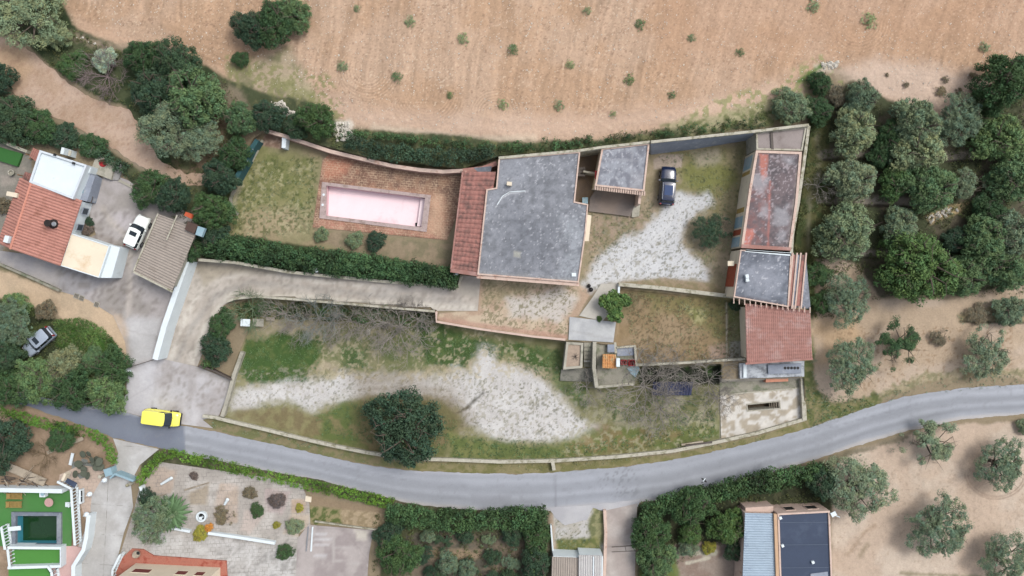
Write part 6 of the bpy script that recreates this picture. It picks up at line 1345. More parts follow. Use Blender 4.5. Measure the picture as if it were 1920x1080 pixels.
TREES = [
 ('olive_tree','wide grey green tree in the top left corner beside the dirt track',45,22,78,'olive','olive',G_N),
 ('evergreen_tree','dark tree at the left picture edge below the dirt track',-8,146,34,'dense','deep',G_N),
 ('evergreen_tree','left tree of the clump at the top edge of the ploughed field',466,50,38,'dense','deep',G_N),
 ('evergreen_tree','big greyish tree in the middle of the clump on the top edge of the field',512,40,46,'dense','dark',G_N),
 ('evergreen_tree','right green tree of the clump on the top edge of the field',548,24,36,'dense','green',G_N),
 ('evergreen_tree','dark tree at the upper end of the big tree group above the track bend',262,104,38,'dense','dark',G_N),
 ('evergreen_tree','rounded dark tree bordering the ploughed field beside the track group',330,118,50,'dense','deep',G_N),
 ('pine_tree','blue green tree in the core of the big group above the track bend',285,170,52,'bush','deep',G_N),
 ('pine_tree','largest light green tree of the group above the track bend',362,180,62,'bush','green',G_N,1.25),
 ('pine_tree','broad grey green tree overhanging the end of the dirt track',320,238,64,'olive','olive',G_N,1.3),
 ('pine_tree','loose grey green tree right of the track end',372,250,52,'olive','olive',G_N),
 ('shrub','silvery grey green shrub on the brushwood heap beside the track',193,110,24,'bush','silver',G_N,.6),
 ('shrub','olive coloured shrub on the scrubby bank above the track',100,62,34,'olive','olive',G_N,.6),
 ('shrub','bright bank shrub just left of the brushwood heap',134,120,30,'bush','dark',G_N,.5),
 ('shrub','dark round bush on the verge right of the big tree group',450,110,17,'bush','dark',G_N,.5),
 ('evergreen_tree','dark tree at the left edge above the artificial turf panel',20,215,42,'dense','deep',G_N,.8),
 ('evergreen_tree','dark tree on the strip between track and left house, second from the edge',72,236,36,'dense','dark',G_N,.7),
 ('evergreen_tree','small dark tree directly above the white flat roof',118,255,30,'dense','deep',G_N,.6),
 ('evergreen_tree','dark shrubby tree beside the well with the red lid',170,272,28,'bush','dark',G_N,.5),
 ('evergreen_tree','leftmost dark tree behind the corrugated shed',280,352,40,'dense','dark',G_N,.9),
 ('evergreen_tree','dark tree directly above the corrugated shed roof',322,366,36,'dense','deep',G_N),
 ('evergreen_tree','wide dark tree between the corrugated shed and the pool garden',396,396,42,'dense','dark',G_N),
 ('evergreen_tree','tree pressing against the west edge of the pool garden',408,330,38,'dense','deep',G_N),
 ('evergreen_tree','dark tree at the upper left corner of the pool garden',437,288,34,'dense','dark',G_N),
 ('evergreen_tree','brown tinted tree on the slope left of the pool garden corner',448,222,34,'dense','green',G_N),
 ('evergreen_tree','dark tree above the white corner pillar of the pool garden',500,216,34,'dense','deep',G_N,.8),
 ('evergreen_tree','round dark tree by the pale rubble at the field edge',590,222,38,'dense','dark',G_N),
 ('evergreen_tree','dark tree between the corner pillar and the round tree at the field edge',552,236,26,'dense','deep',G_N,.7),
 ('shrub','low green tree draped over the end of the white driveway wall',358,466,26,'bush','dark',G_N,.8),
 ('shrub','dark shrub at the shed corner beside the pale tarpaulin',395,440,32,'dense','deep',G_N,.8),
 # small shrubs in pool garden
 ('shrub','small grey green shrub below the left corner of the pool terrace',602,440,15,'bush','oliveblue','shrubs below the pool terrace',.5),
 ('shrub','middle one of three small shrubs below the pool terrace',664,450,18,'bush','oliveblue','shrubs below the pool terrace',.5),
 ('shrub','largest and rightmost of three small shrubs below the pool terrace',704,452,21,'bush','deep','shrubs below the pool terrace',.6),
 ('olive_tree','thin crowned olive in front of the coloured doors',1336,432,40,'sparse','deep',None,.8),
 ('round_tree','big round dark tree overhanging the roadside wall',757,805,78,'dense','deep',None,1.5),
 # by driveway
 ('evergreen_tree','dark conifer-like tree beside the inner bend of the driveway',402,655,32,'dense','deep',None),
 ('shrub','dark green shrub at the driveway bend above the conifer-like tree',412,612,28,'dense','dark',None,.7),
 # grove
 ('olive_tree','dark olive at the north-east wall corner',1485,198,38,'dense','oliveblue',G_E,.8),
 ('olive_tree','slim dark tree just right of the north-east wall corner',1535,205,30,'dense','dark',G_E,.7),
 ('olive_tree','small tree beside the rubble at the top of the grove',1540,155,24,'bush','dark',G_E,.7),
 ('olive_tree','brownish thin tree near the top of the grove',1575,175,26,'sparse','brown',G_E,.8),
 ('olive_tree','tree at the top edge of the grove against the sandy field',1618,182,34,'dense','oliveblue',G_E),
 ('olive_tree','pale round olive, upper one in the left column of the grove',1605,246,46,'bush','olive',G_E),
 ('olive_tree','pale round olive, second in the left column of the grove',1600,336,45,'bush','olive',G_E),
 ('olive_tree','broad blue grey olive, third in the left column of the grove',1590,436,58,'bush','oliveblue',G_E),
 ('olive_tree','tall olive in the second column near the sandy notch',1722,228,48,'bush','oliveblue',G_E),
 ('olive_tree','olive below the tall one in the second column of the grove',1728,280,50,'bush','olive',G_E),
 ('olive_tree','dark tree left of the second column beside the terrace strip',1672,255,30,'dense','dark',G_E,.8),
 ('olive_tree','large olive at the top of the third column of the grove',1802,222,50,'olive','oliveblue',G_E),
 ('oak_tree','massive dark tree at the right edge of the field',1893,148,58,'dense','dark',G_E,1.3),
 ('olive_tree','green tree at the right edge under the massive dark tree',1880,258,50,'bush','green',G_E),
 ('olive_tree','tree on the right edge in the middle of the grove',1905,332,50,'bush','green',G_E),
 ('olive_tree','yellow tinged bright tree near the centre of the grove',1684,340,36,'bush','bright',G_E,.8),
 ('olive_tree','big green olive in the centre of the grove above the dry stone wall',1745,350,52,'bush','green',G_E),
 ('olive_tree','thin grey tree in the shade right of the grove centre',1822,345,34,'sparse','olive',G_E),
 ('olive_tree','small blue green olive left of the dry stone wall',1690,425,38,'bush','oliveblue',G_E,.8),
 ('orange_tree','big bright leafy tree in the lower grove',1728,502,76,'bush','bright',G_E,1.1),
 ('olive_tree','green olive on the right side of the lower grove',1848,452,48,'bush','green',G_E),
 ('olive_tree','tree at the right edge of the lower grove',1905,440,46,'bush','oliveblue',G_E),
 ('olive_tree','dark tree between the bright leafy tree and the right edge',1815,515,42,'dense','green',G_E),
 ('olive_tree','lowest tree at the right edge above the sand',1885,505,46,'bush','green',G_E),
 ('olive_tree','small dark tree under the dry stone wall',1795,450,28,'dense','deep',G_E,.7),
 ('olive_tree','slim dark tree right of the second olive column, mid height',1655,290,26,'dense','dark',G_E,.7),
 ('olive_tree','small tree at the right edge between massive tree and grove',1845,195,28,'dense','dark',G_E,.7),
 ('olive_tree','olive at the right edge with a dark hollow beside it',1860,395,34,'dense','dark',G_E,.8),
 ('shrub','green bush east of the striped lean-to roof',1535,515,26,'bush','dark',G_E,.6),
 ('olive_tree','olive standing at the lower left end of the grove near the tiled shed',1592,560,50,'olive','oliveblue',G_E),
 ('olive_tree','dark tree beside the corner of the tiled shed',1548,565,26,'dense','dark',G_E,.7),
 # sand trees
 ('olive_tree','large olive on the sand right of the tiled shed',1596,685,56,'olive','oliveblue',G_S),
 ('olive_tree','gappy curved olive on the sand, second from the tiled shed',1690,650,50,'sparse','dark',G_S),
 ('olive_tree','pale spreading olive above the road at the right',1856,664,54,'sparse','olive',G_S),
 ('shrub','thin scrub between the two olives above the road',1764,633,20,'sparse','brown',G_S,.5),
 ('shrub','dry twiggy bush at the left end of the long scrub bed',1838,588,26,'sparse','brown',G_S,.4),
 ('olive_tree','dark tree on the scrub bed at the right edge',1898,583,34,'dense','oliveblue',G_S,.7),
 ('olive_tree','largest olive, beside the navy roofed house',1612,915,68,'olive','olive',G_S),
 ('olive_tree','olive touching the lower verge of the road',1748,833,54,'sparse','olive',G_S),
 ('olive_tree','olive inside the ring track at the right edge',1880,872,52,'olive','oliveblue',G_S),
 ('olive_tree','olive with a hollow crown in the middle of the south-east sand',1766,990,64,'olive','oliveblue',G_S),
 ('olive_tree','olive in the bottom right corner',1888,1050,52,'olive','oliveblue',G_S),
 ('shrub','small bush cut by the right edge below the road',1922,800,16,'bush','olive',G_S,.5),
 ('evergreen_tree','dark tree at the corner of the navy roofed house',1545,905,34,'dense','deep',None,1.0),
 # thicket left
 ('thicket_tree','grey green tree above the silver car at the left edge',20,606,44,'olive','oliveblue',G_W),
 ('thicket_tree','dark tree at the left edge level with the silver car',4,664,38,'dense','deep',G_W),
 ('thicket_tree','brownish tree right of the silver car roof',84,582,20,'bush','brown',G_W,.6),
 ('thicket_tree','pale leaved tree below the silver car',116,684,36,'bush','pale',G_W,.9),
 ('thicket_tree','dark tree in the centre of the thicket above the road',66,712,46,'dense','green',G_W),
 ('thicket_tree','dark tree at the left edge beside the road',10,728,40,'dense','dark',G_W),
 ('thicket_tree','dark tree hanging over the road in the middle of the thicket',128,732,44,'dense','dark',G_W),
 ('thicket_tree','tree on the right side of the thicket facing the forecourt',206,690,38,'dense','dark',G_W),
 ('thicket_tree','leafy green tree at the lower right tip of the thicket',196,736,42,'bush','green',G_W),
 ('thicket_tree','green shrub tree at the top tip of the thicket by the sandy verge',28,578,30,'bush','green',G_W,.5),
 ('thicket_tree','olive brown tree between the bright grass and the thicket centre',172,676,26,'bush','green',G_W,.6),
 # bottom
 ('evergreen_tree','dark palm-like tree in the lower left corner garden',-2,835,52,'dense','deep',None),
 ('evergreen_tree','dark shrub behind the curved hedge in the lower left garden',112,822,30,'dense','dark',None,.6),
 ('olive_tree','soft grey green tree beside the entrance drive',283,978,46,'olive','oliveblue',None,1.2),
 ('shrub','dark shrub at the short curved white wall',275,938,22,'dense','deep',None,.6),
 ('orchard_tree','dark tree at the left end of the bottom orchard',745,1045,44,'dense','dark','dark trees around the bottom orchard'),
 ('orchard_tree','dark tree below the hedge at the terrace corner',728,1005,30,'dense','deep','dark trees around the bottom orchard',.8),
 ('orchard_tree','tall dark tree in the right row beside the thin white wall',1005,1010,30,'dense','dark','dark trees around the bottom orchard'),
 ('orchard_tree','dark tree at the bottom edge left of the small sheds',1005,1058,34,'dense','deep','dark trees around the bottom orchard'),
 ('garden_tree','large dark tree in the hedge left of the pale blue roof',1300,950,42,'dense','dark','trees left of the pale blue roof'),
 ('garden_tree','bright green tree touching the pale blue roof',1366,990,38,'bush','bright','trees left of the pale blue roof'),
 ('garden_tree','bright tree between the hedge and the bright green tree',1296,1000,26,'bush','bright','trees left of the pale blue roof',.8),
 ('garden_tree','dark tree beside the side driveway gate',1222,1000,40,'dense','dark','trees left of the pale blue roof'),
 ('garden_tree','tall dark tree at the bottom beside the side driveway',1235,1055,38,'dense','green','trees left of the pale blue roof'),
 ('garden_tree','dark tree against the lower end of the pale blue roof',1382,1030,26,'dense','deep','trees left of the pale blue roof',.8),
 ('garden_tree','small olive between the two small garden paths',1292,1028,20,'bush','olive','trees left of the pale blue roof',.6),
 ('shrub','yellow flowering bush left of the dark tree at the blue roof',1330,1028,14,'bush','yellow','trees left of the pale blue roof',.5),
 ('topiary','dark clipped ball bush on the garden paving',481,958,15,'dense','dark','clipped bushes on the garden paving',.5),
 ('topiary','larger clipped ball bush at the end of the white border wall',533,1036,18,'dense','dark','clipped bushes on the garden paving',.5),
 ('shrub','grey purple bush on the garden paving',518,940,17,'bush','purple','clipped bushes on the garden paving',.5),
 ('shrub','reddish brown bush on the garden paving',468,925,14,'bush','brown','clipped bushes on the garden paving',.4),
 ('shrub','olive green bush beside the concrete terrace',551,988,18,'bush','olive','clipped bushes on the garden paving',.5),
 ('shrub','small yellow green plant between two clipped bushes',518,985,8,'bush','yellow','clipped bushes on the garden paving',.4),
 ('shrub','small yellow green plant in the square bed',561,953,9,'bush','yellow','clipped bushes on the garden paving',.3),
 ('shrub','yellow green oval bush at the start of the white border wall',374,1002,16,'bush','yellow','clipped bushes on the garden paving',.4),
 ('shrub','orange flowering plant at the white border wall',391,990,9,'bush','orange','clipped bushes on the garden paving',.5),
 ('shrub','grey bush on the dark paving near the hedge',363,893,9,'bush','purple','clipped bushes on the garden paving',.4),
 ('shrub','straw coloured bush in the pink planting bed',418,968,22,'sparse','brown','clipped bushes on the garden paving',.4),
 ('shrub','pinkish flowering pots beside the window wall of the left house',161,430,13,'bush','purple',None,.4),
 ('shrub','black leafed plant just above the pink flowering pots',166,416,10,'bush','deep',None,.4),
 ('shrub','brown climbing bush at the left edge beside the cream chimney',5,385,18,'bush','brown',None,.5),
 ('shrub','tiny green plant on top of the pale ramp',1124,598,6,'bush','bright',None,.4),
 ('shrub','dark shrub in the bed beside the tiled shed',1378,572,12,'bush','deep',None,.4),
]
for T_ in TREES:
    t_ = list(T_)+[None]*(9-len(T_)); tree(t_[0], t_[1], t_[2], t_[3], t_[4]*(1.03 if t_[7] in (G_E, G_W) else 1), t_[5], t_[6], t_[7], t_[8] or 1.0, cat='shrub' if t_[0] in ('shrub', 'topiary') else 'tree')
# field seedlings
SEED = [(669,14,8,'olive','at the top edge, nearest the tree clump'),(768,38,12,'olive','second from the tree clump, near the top edge'),(868,71,13,'oliveblue','large one above the empty pool'),(961,92,12,'dark','green one right of the large one above the pool'),(1101,19,9,'olive','near the top edge in the middle'),
 (1069,119,10,'olive','faint one in the middle of the field'),(1201,44,12,'bright','vivid green one near the top edge'),(1298,70,9,'olive','faint one right of the vivid green one'),(1389,97,9,'dark','small one towards the right, on the third row'),(1527,9,15,'olive','on the top edge above the grove'),
 (1633,36,16,'pale','pale wide one inside the turning tracks'),(1850,87,12,'olive','faint one above the massive dark tree'),(640,122,12,'olive','left one of the two nearest the scrub corner'),(744,144,12,'dark','right one of the two nearest the scrub corner'),(844,177,8,'bright','small vivid one above the end of the pool'),
 (943,195,11,'oliveblue','on the headland above the villa'),(1048,197,11,'oliveblue','second on the headland above the villa'),(1181,148,12,'dark','stony one above the annexe'),(1261,177,9,'dark','small one above the retaining wall'),(1150,213,7,'brown','dry one on the headland above the annexe')]
for (x, y, r_, lm, l) in SEED: tree('seedling', 'field bush '+l, x, y, r_*1.12, 'tuft', {'dark': 'green', 'bright': 'green'}.get(lm, 'seed'), G_F, .4, 'bush')
for i, (x, y, r_, l) in enumerate(((1700,158,7,'dry scrub on the pale patch above the grove'),(1775,148,9,'dry scrub left of the pair near the massive tree'),(1765,170,12,'widest dry scrub near the massive tree'),(1800,172,9,'dry scrub closest to the grove edge'),(1825,143,10,'dry scrub touching the massive tree'),(1825,168,8,'small dark dry scrub by the massive tree'),(1663,140,5,'tiny reddish scrub on the pale patch'))):
    tree('dry_shrub', l, x, y, r_, 'sparse', 'brown', 'dry scrubs at the sandy notch', .3, 'bush')
for i, (x, y) in enumerate([(x, y) for y in (1008, 1052, 1078) for x in (800, 838, 877, 915, 952)]):
    tree('orchard_tree', 'small blue grey orchard tree, %s in the %s row' % (('first','second','third','fourth','fifth')[i % 5], ('upper','middle','lowest')[i//5]), x+TR.uniform(-10, 10), y+TR.uniform(-8, 8), TR.uniform(15, 25), 'sparse' if i % 2 else 'bush', 'deep' if i % 3 else 'oliveblue', 'small orchard trees behind the bottom hedge', .7)

# hedges: one continuous clipped or wild hedge each
def hedge(name, label, pts, wpx, h, lm, seed, dens=95, per=16, cr=.3, ls=.2, lumpy=.25, kind=None, cat='hedge', mats=None):
    rng = np.random.RandomState(seed); P_ = np.array(pts, float); seg = np.hypot(*np.diff(P_, axis=0).T); L = seg.sum(); cum = np.concatenate([[0], np.cumsum(seg)])
    area = L/PPM*wpx/PPM; n = int(area*dens/10)+10; t = rng.uniform(0, L, n); x = np.interp(t, cum, P_[:, 0]); y = np.interp(t, cum, P_[:, 1])
    i = np.clip(np.searchsorted(cum, t)-1, 0, len(seg)-1); dx = np.diff(P_[:, 0])[i]/seg[i]; dy = np.diff(P_[:, 1])[i]/seg[i]
    wl = wpx*(1+lumpy*(fbm(t, t*0, 30, seed, 3)-.5)*2); o = rng.uniform(-.5, .5, n)
    x = x-dy*o*wl; y = y+dx*o*wl; g = gz(x, y)
    prof = np.sqrt(np.clip(1-(np.abs(o)*1.75)**4, .12, 1)); z = g+h*prof*rng.uniform(.75, 1.0, n)*(1-lumpy*.5+lumpy*fbm(x, y, 22, seed+3, 2)); lowm = rng.uniform(0, 1, n) < .25; z[lowm] = g[lowm]+rng.uniform(.1, .9, lowm.sum())*(z[lowm]-g[lowm])
    k = (CAM_H-z)/CAM_H/PPM; cc = np.stack([(x-960)*k, (540-y)*k, z-.1], 1)
    cf = 1+(fbm(x, y, 34, seed+5, 3)-.5)*1.6+rng.uniform(-.2, .2, n)
    cen, nr, lsz, col = cluster_leaves(cc, rng.uniform(.7, 1.25, n)*cr, per, ls, .5, rng, cfac=cf)
    r = PG(*pts[0]); root = empty(name, r, 0, label, cat)
    if kind: root['kind'] = kind
    me = leafmesh('foliage', cen, nr, lsz, .5, col, rng); obj('foliage', me, LM[lm], root)
    mb = MB(); k_ = max(3, int(L/40))
    for j in range(k_):
        t0 = (j+.5)/k_*L; q = PG(float(np.interp(t0, cum, P_[:, 0])), float(np.interp(t0, cum, P_[:, 1]))); mb.bar(q-Vector((0, 0, .2)), q+Vector((rng.uniform(-.2, .2), rng.uniform(-.2, .2), h*.6)), .07, .03, 5)
    mb.build('stem', M_bark, root); return root
hedge('hedge', 'long thick dark green hedge between the pool garden and the driveway', [(385,458),(440,466),(560,486),(700,500),(858,523)], 44, 2.0, 'dark', 1, 150, 18, .4, .24, .35)
hedge('hedge', 'dark scrub hedge behind the curved pink pool wall', [(648,262),(700,280),(780,290),(860,294),(925,286)], 26, 1.7, 'deep', 2, 120, 16, .40, .22, .8)
hedge('hedge', 'scrub hedge along the field edge above the villa and annexe', [(640,248),(760,258),(850,270),(940,276),(1040,272),(1120,262)], 20, 1.0, 'dark', 3, 70, 15, .36, .2, 1.3)
hedge('hedge', 'low straggling hedge above the retaining wall', [(1120,262),(1220,252),(1320,240),(1440,228)], 14, .8, 'dark', 4, 60, 13, .32, .18, 1.4)
hedge('clipped_hedge', 'curved bright green clipped hedge ending at the blue gate', [(-30,757),(0,772),(50,785),(100,800),(150,808),(180,818),(198,832),(207,850),(209,870)], 20, 1.4, 'lime', 5, 220, 18, .2, .14, .1)
hedge('clipped_hedge', 'long bright green clipped hedge along the lower side of the road', [(258,908),(272,888),(292,862),(312,850),(370,862),(480,888),(600,914),(690,934),(738,946)], 21, 1.4, 'lime', 6, 220, 18, .2, .14, .12)
hedge('hedge', 'tall dark hedge below the road above the orchard', [(726,960),(780,972),(850,976),(940,974),(1026,972)], 40, 2.4, 'dark', 7, 150, 18, .42, .25, .3)
hedge('hedge', 'dark hedge running down beside the thin white wall', [(1010,985),(1008,1040),(1004,1100)], 34, 2.4, 'dark', 8, 130, 18, .42, .25, .4)
hedge('hedge', 'tall dark hedge along the lower road edge at the bottom right', [(1205,962),(1260,942),(1340,925),(1430,903),(1500,892),(1550,886)], 36, 2.2, 'dark', 9, 150, 18, .42, .25, .35)
hedge('hedge', 'dark hedge on the right of the side driveway', [(1212,965),(1214,1010),(1222,1060),(1226,1110)], 34, 2.4, 'dark', 10, 130, 18, .42, .25, .35)
hedge('hedge', 'ivy green scrub strip under the bare trees below the driveway', [(440,585),(500,580),(600,586),(700,592),(810,602)], 30, .8, 'dark', 11, 110, 14, .34, .2, .6)
hedge('hedge', 'dark scrub hanging down beside the driveway bend gate', [(425,580),(408,610),(398,650),(392,690)], 24, 1.2, 'dark', 12, 120, 16, .36, .22, .5)
hedge('hedge', 'dark hedge strip along the upper side of the left house gardens', [(-40,246),(40,262),(110,262),(180,284),(240,322)], 22, 1.2, 'deep', 13, 110, 16, .36, .22, .6)
# ground cover that nobody could count
def cover(name, label, polys, n, lm, seed, ls=.16, h=.25, cr=.2, per=8, kind='stuff', thr=0, nsc=16):
    rng = np.random.RandomState(seed); xs = []; ys = []
    tot = sum((max(p[0] for p in pl)-min(p[0] for p in pl))*(max(p[1] for p in pl)-min(p[1] for p in pl)) for pl in polys)
    for pl in polys:
        A = np.array(pl); x0, y0 = A.min(0); x1, y1 = A.max(0); m = int(n*(x1-x0)*(y1-y0)/tot); x = rng.uniform(x0, x1, m); y = rng.uniform(y0, y1, m)
        k = (sdist(pl, x, y) > 0) & (fbm(x, y, nsc, seed, 3) > thr); xs.append(x[k]); ys.append(y[k])
    x = np.concatenate(xs); y = np.concatenate(ys); g = gz(x, y); z = g+rng.uniform(.02, h, len(x)); k = (CAM_H-z)/CAM_H/PPM
    cc = np.stack([(x-960)*k, (540-y)*k, z], 1); cf = 1+(fbm(x, y, 20, seed+5, 3)-.5)*1.1
    cen, nr, lsz, col = cluster_leaves(cc, rng.uniform(.6, 1.4, len(x))*cr, per, ls, .4, rng, cfac=cf, up=.8); o = obj(name, leafmesh(name, cen, nr, lsz, .5, col, rng), LM[lm]); tag(o, label, name.replace('_', ' '), None, kind); return o
cover('undergrowth', 'dark undergrowth on the banks around the dirt track and gardens', [[(-60,-20),(100,-20),(140,55),(230,92),(420,150),(460,215),(440,330),(330,330),(240,200),(180,180),(90,120),(30,60),(-60,40)],
  [(-60,165),(0,168),(60,212),(190,272),(300,340),(440,335),(430,440),(350,430),(235,330),(175,268),(60,262),(-60,245)], [(590,200),(650,240),(860,268),(1000,268),(1330,230),(1450,205),(1450,235),(1220,262),(935,292),(868,312),(700,296),(500,240),(520,190)],
  [(-60,562),(60,575),(140,618),(205,640),(235,690),(225,760),(150,765),(0,735),(-60,730)], [(1510,240),(1540,180),(1600,160),(1700,205),(1790,230),(1860,190),(1960,130),(1960,550),(1820,556),(1660,556),(1560,596),(1522,596),(1488,470)], [(1200,960),(1390,910),(1550,880),(1550,945),(1395,960),(1392,1010),(1200,1080)], [(700,965),(1030,965),(1030,1100),(700,1100)]],
  30000, 'scrub', 31, .17, .4, .26, 7, thr=.46)
cover('thicket_grass', 'vivid green grass between the silver car and the sandy verge', [[(100,600),(150,596),(190,612),(222,650),(190,668),(140,662),(105,645)]], 2600, 'bright', 36, .14, .25, .18, 7, thr=.3)
cover('grass', 'green grass on the lower plot', [[(462,630),(598,625),(606,665),(580,716),(465,720),(448,700)],[(640,650),(690,650),(690,690),(640,690)],[(780,612),(960,640),(1056,655),(1052,712),(1110,722),(1100,765),(1000,700),(900,660),(870,690),(790,680)],[(590,780),(700,745),(860,790),(830,855),(600,815)],[(840,815),(1100,835),(1340,770),(1340,820),(1040,862),(850,860)],[(1508,730),(1640,752),(1600,775),(1520,803)],[(1120,725),(1340,735),(1340,790),(1150,790)]], 22000, 'green', 32, .10, .10, .12, 5, thr=.44, nsc=9)
cover('dry_grass', 'dry grass in the pool garden, courtyard and inner garden', [[(440,300),(590,295),(590,440),(400,455),(430,380)],[(1230,290),(1400,270),(1385,545),(1300,480),(1340,400)],[(1165,545),(1375,565),(1398,672),(1192,682)],[(760,868),(1040,870),(1420,818),(1515,792),(1440,826),(1040,884)],[(1108,400),(1240,385),(1190,440),(1105,500)]], 15000, 'pale', 33, .10, .09, .12, 5, thr=.47, nsc=9)
cover('verge_weeds', 'weeds and stones along the sandy verges', [[(1520,640),(1560,760),(1740,710),(1920,700),(1920,722),(1700,742),(1560,785),(1510,790)],[(1560,862),(1720,815),(1720,835),(1570,880)],[(1795,588),(1925,575),(1925,608),(1800,608)],[(380,787),(690,852),(690,868),(400,800)],[(1040,1010),(1130,1006),(1130,1032),(1040,1032)]], 3800, 'olive', 34, .11, .14, .16, 6, thr=.47, nsc=8)
# stones
def stones(name, label, polys, n, m, seed, s0, s1, thr=.45, kind='stuff', cat='stones'):
    rng = np.random.RandomState(seed); V = []; F = []; base = [(1,0,0),(-1,0,0),(0,1,0),(0,-1,0),(0,0,1),(0,0,-1)]; fc = [(0,2,4),(2,1,4),(1,3,4),(3,0,4),(2,0,5),(1,2,5),(3,1,5),(0,3,5)]
    for pl, fr in polys:
        A = np.array(pl); x0, y0 = A.min(0); x1, y1 = A.max(0); m_ = int(n*fr); x = rng.uniform(x0, x1, m_); y = rng.uniform(y0, y1, m_); k = (sdist(pl, x, y) > 0) & (fbm(x, y, 18, seed, 3) > thr); x = x[k]; y = y[k]; g = gz(x, y)
        for a, b, c in zip(x, y, g):
            s = rng.uniform(s0, s1)*rng.uniform(.5, 1); p = P(a, b, c+s*.3); n0 = len(V); rot = rng.uniform(0, 6.28); sc = rng.uniform(.6, 1.3, 3)
            for v in base:
                j = rng.uniform(.7, 1.2); xx = v[0]*s*sc[0]*j; yy = v[1]*s*sc[1]*j; V.append((p.x+xx*math.cos(rot)-yy*math.sin(rot), p.y+xx*math.sin(rot)+yy*math.cos(rot), p.z+v[2]*s*.6*sc[2])); 
            F += [tuple(q+n0 for q in f) for f in fc]
    o = obj(name, mesh_from(V, F, name), m); tag(o, label, cat, None, kind)
stones('field_stones', 'pale stones scattered over the ploughed field', [([(140,0),(1920,0),(1920,95),(1860,180),(1780,215),(1560,120),(1450,200),(1120,258),(800,242),(640,230),(520,165),(230,80)], 1.0)], 5200, M_rock, 41, .04, .11, .40)
stones('rubble', 'white rubble beside the round tree at the field edge', [([(618,232),(652,228),(664,258),(632,266)], .5), ([(508,190),(530,190),(556,214),(546,224),(512,202)], .3), ([(1540,118),(1572,116),(1570,128),(1545,130)], .1), ([(1735,408),(1780,388),(1800,395),(1745,420)], .35), ([(210,92),(170,80),(110,62),(150,68)], .2)], 620, M_rock, 42, .12, .3, .2)
stones('gravel_stones', 'grey clods on the pale gravel patches', [([(430,735),(470,722),(720,705),(905,650),(1000,700),(1120,800),(950,828),(800,745),(540,755)], .6), ([(1255,365),(1330,362),(1283,425),(1330,520),(1150,528),(1105,540),(1112,495),(1240,390)], .4)], 1500, M_concgreen, 43, .03, .09, .42)

# bare trees
def bare(name, label, px, py, rpx, seed, nmain=9, group=None, m=None, hgt=2.6, dirs=None, thick=.07):
    thick *= .72
    rng = random.Random(seed); c = PG(px, py); r = empty(name, c, 0, label, 'tree', group); R = rpx/PPM; mt = MB(); mbr = MB()
    with LocalCoords():
        mt.bar((0, 0, -.3), (0, 0, hgt*.3), thick*2.2, thick*1.7, 7)
        def grow(p, d, L, rad, depth):
            n = 3; q = p
            for i in range(n):
                d = (d+Vector((rng.uniform(-.35, .35), rng.uniform(-.35, .35), rng.uniform(-.2, .2)))).normalized(); q2 = q+d*L/n
                mbr.bar(q, q2, rad*(1-i/n*.5), rad*(1-(i+1)/n*.5), 4)
                if depth > 0:
                    for _ in range(3 if i else 1):
                        a = rng.uniform(.4, 1.0)*rng.choice((-1, 1)); d2 = (Matrix.Rotation(a, 3, 'Z') @ d+Vector((0, 0, rng.uniform(-.1, .3)))).normalized(); grow(q2, d2, L*rng.uniform(.45, .7), rad*.55, depth-1)
                q = q2
        for i in range(nmain):
            a = 2*math.pi*i/nmain+rng.uniform(-.3, .3) if dirs is None else rng.uniform(*dirs)
            d = Vector((math.cos(a), math.sin(a), rng.uniform(.25, .7))).normalized(); grow(Vector((0, 0, hgt*.3)), d, R*rng.uniform(.65, .9), thick, 2)
        mt.build('trunk', m or M_barkgrey, r); mbr.build('crown', m or M_barkgrey, r)
G_B = 'leafless trees below the driveway and garden'
bare('bare_tree', 'largest leafless tree, between the patio and the blue sheet', 1205, 722, 72, 1, 11, G_B, hgt=4, thick=.085)
bare('bare_tree', 'leafless tree at the right above the blue sheet', 1325, 712, 52, 2, 8, G_B, hgt=3.4)
bare('bare_tree', 'small leafless tree left of the patio wall', 1098, 724, 30, 3, 7, G_B, thick=.05)
bare('bare_tree', 'leafless tree over the dark hollow under the inner garden', 1270, 690, 44, 4, 7, G_B, thick=.06)
bare('bare_tree', 'leafless fan shaped tree left of centre below the driveway', 602, 596, 46, 5, 9, G_B, m=mat('m_barkblue', C(140,146,140), .12, 3, .9))
bare('bare_tree', 'leafless tree below the middle of the driveway', 658, 600, 40, 6, 8, G_B)
bare('bare_tree', 'wide leafless tree at the right end of the scrub strip', 752, 612, 56, 7, 10, G_B, thick=.08)
bare('bare_tree', 'leafless tree near the right end touching the terrace wall', 785, 598, 36, 8, 7, G_B)
bare('bare_tree', 'leafless tree between the bench and the fan shaped tree', 540, 588, 36, 9, 7, G_B)
bare('bare_tree', 'leafless greenish tree at the driveway bend', 478, 578, 38, 10, 8, G_B, m=mat('m_barkgreen', C(112,130,100), .15, 3, .9))
bare('bare_tree', 'grey leafless bush between the fan shaped tree and the bench', 568, 606, 34, 21, 8, G_B, hgt=1.8, thick=.05)
bare('bare_tree', 'grey leafless bush just left of the pale stone slab', 700, 602, 40, 22, 10, G_B, hgt=2.0, thick=.055)
bare('bare_tree', 'brownish leafless bush below the wide leafless tree', 735, 634, 36, 23, 10, G_B, hgt=1.4, thick=.05)
bare('bare_tree', 'grey leafless bush under the middle of the scrub strip', 628, 610, 34, 24, 9, G_B, hgt=1.6, thick=.05)
bare('bare_tree', 'tangled leafless bush right of the patio edge', 1232, 700, 44, 25, 9, G_B, hgt=2.4, thick=.055)
bare('bare_tree', 'tangled leafless bush at the upper left of the pale pit yard', 1340, 745, 34, 26, 8, G_B, hgt=2.0, thick=.05)
bare('bare_tree', 'thin leafless tree above the east wall path', 1528, 352, 26, 11, 7, None, thick=.045)
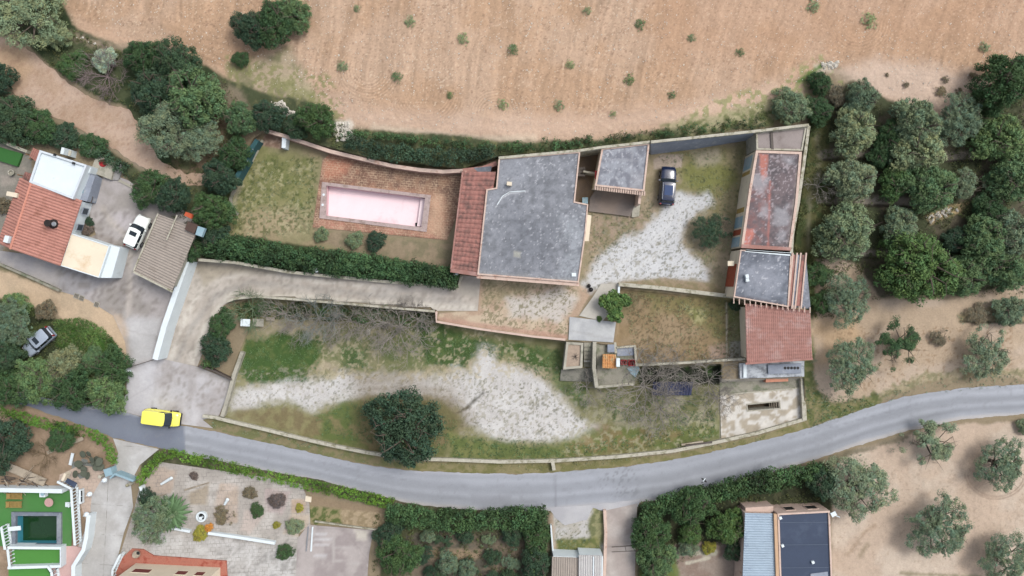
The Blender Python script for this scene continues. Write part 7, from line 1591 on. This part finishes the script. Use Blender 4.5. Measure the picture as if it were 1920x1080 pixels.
bare('bare_tree', 'tangled leafless tree in the lower right of the pale plot', 1235, 765, 46, 12, 8, G_B, thick=.05)
bare('brushwood', 'heap of mauve brushwood beside the silvery shrub', 205, 145, 38, 13, 14, None, hgt=1.0, m=mat('m_mauve', C(142,126,126), .15, 3, .9), thick=.055)
bare('bare_shrub', 'low bare cactus-like branches on the brown soil of the corner garden', 86, 852, 26, 14, 6, None, hgt=.4, m=mat('m_brownstem', C(120,104,80), .12, 3, .9), thick=.06)
# fig / palms with radiating leaves
def fronds(name, label, px, py, rpx, n, lm, seed, arms=None, h=1.6, w_=.5, cat='plant'):
    rng = np.random.RandomState(seed); c = PG(px, py); r = empty(name, c, 0, label, cat); cen = []; 
    with LocalCoords():
        MB().bar((0, 0, -.2), (0, 0, h), .14, .1, 7).build('trunk', M_bark, r); V = []; F = []; Cc = []
        for i in range(n):
            a = 2*math.pi*i/n+rng.uniform(-.2, .2); R = rpx/PPM*rng.uniform(.75, 1.0)
            if arms is not None: a = arms[i % len(arms)]+rng.uniform(-.22, .22)
            el = rng.uniform(.1, .7); wd = w_*rng.uniform(.7, 1.1); m = 6; n0 = len(V); cf = rng.uniform(.75, 1.25)
            for j in range(m+1):
                t = j/m; x = R*t; z = h+math.sin(el)*R*t*1.0-R*.5*t*t+.1; ww = wd*math.sin(math.pi*min(1, .12+t*.88))*.5
                for s in (-1, 0, 1): V.append((x*math.cos(a)-s*ww*math.sin(a), x*math.sin(a)+s*ww*math.cos(a), z-(abs(s)*.06))); Cc.append((cf*(1+.1*abs(s)),)*3)
            for j in range(m):
                for s in (0, 1): q = n0+j*3+s; F.append((q, q+1, q+4, q+3))
        me = mesh_from(V, F); setcol(me, np.array(Cc)); obj('leaf', me, LM[lm], r)
    return r
fronds('palm', 'bushy cycad palm between the soft grey tree and the paving', 332, 955, 40, 46, 'green', 3, h=1.2, w_=.55)
tree('palm', 'dark ferny palm at the left edge of the corner garden', 26, 838, 22, 'sparse', 'deep', None, .6)
fig = [(0,0,12),(-18,-2,11),(-10,4,9),(14,-3,11),(22,-1,8),(2,14,11),(-4,24,10),(6,27,9),(-3,-12,9)]
for i, (dx, dy, r_) in enumerate(fig[:1]): pass
def multi(name, label, px, py, lobes, lm, h, cat='tree'):
    rng = np.random.RandomState(5); c = PG(px, py); r = empty(name, c, 0, label, cat); cc = []
    for (dx, dy, rr) in lobes:
        m = int(rr*rr*.35)+6; a = rng.uniform(0, 6.28, m); q = np.sqrt(rng.uniform(0, 1, m))*rr/PPM
        cc.append(np.stack([dx/PPM+np.cos(a)*q, -dy/PPM+np.sin(a)*q, h*rng.uniform(.6, 1, m)], 1))
    cc = np.concatenate(cc); cen, nr, ls, col = cluster_leaves(cc, rng.uniform(.12, .28, len(cc)), 26, .24, .5, rng, cvar=.35)
    with LocalCoords():
        obj('crown', leafmesh('crown', cen, nr, ls, .6, col, rng), LM[lm], r); MB().bar((0, 0, -.2), (0, 0, h*.8), .12, .06, 6).build('trunk', M_bark, r)
multi('fig_tree', 'vivid green lobed tree at the start of the white garden side wall', 1150, 566, fig, 'bright', 1.7)
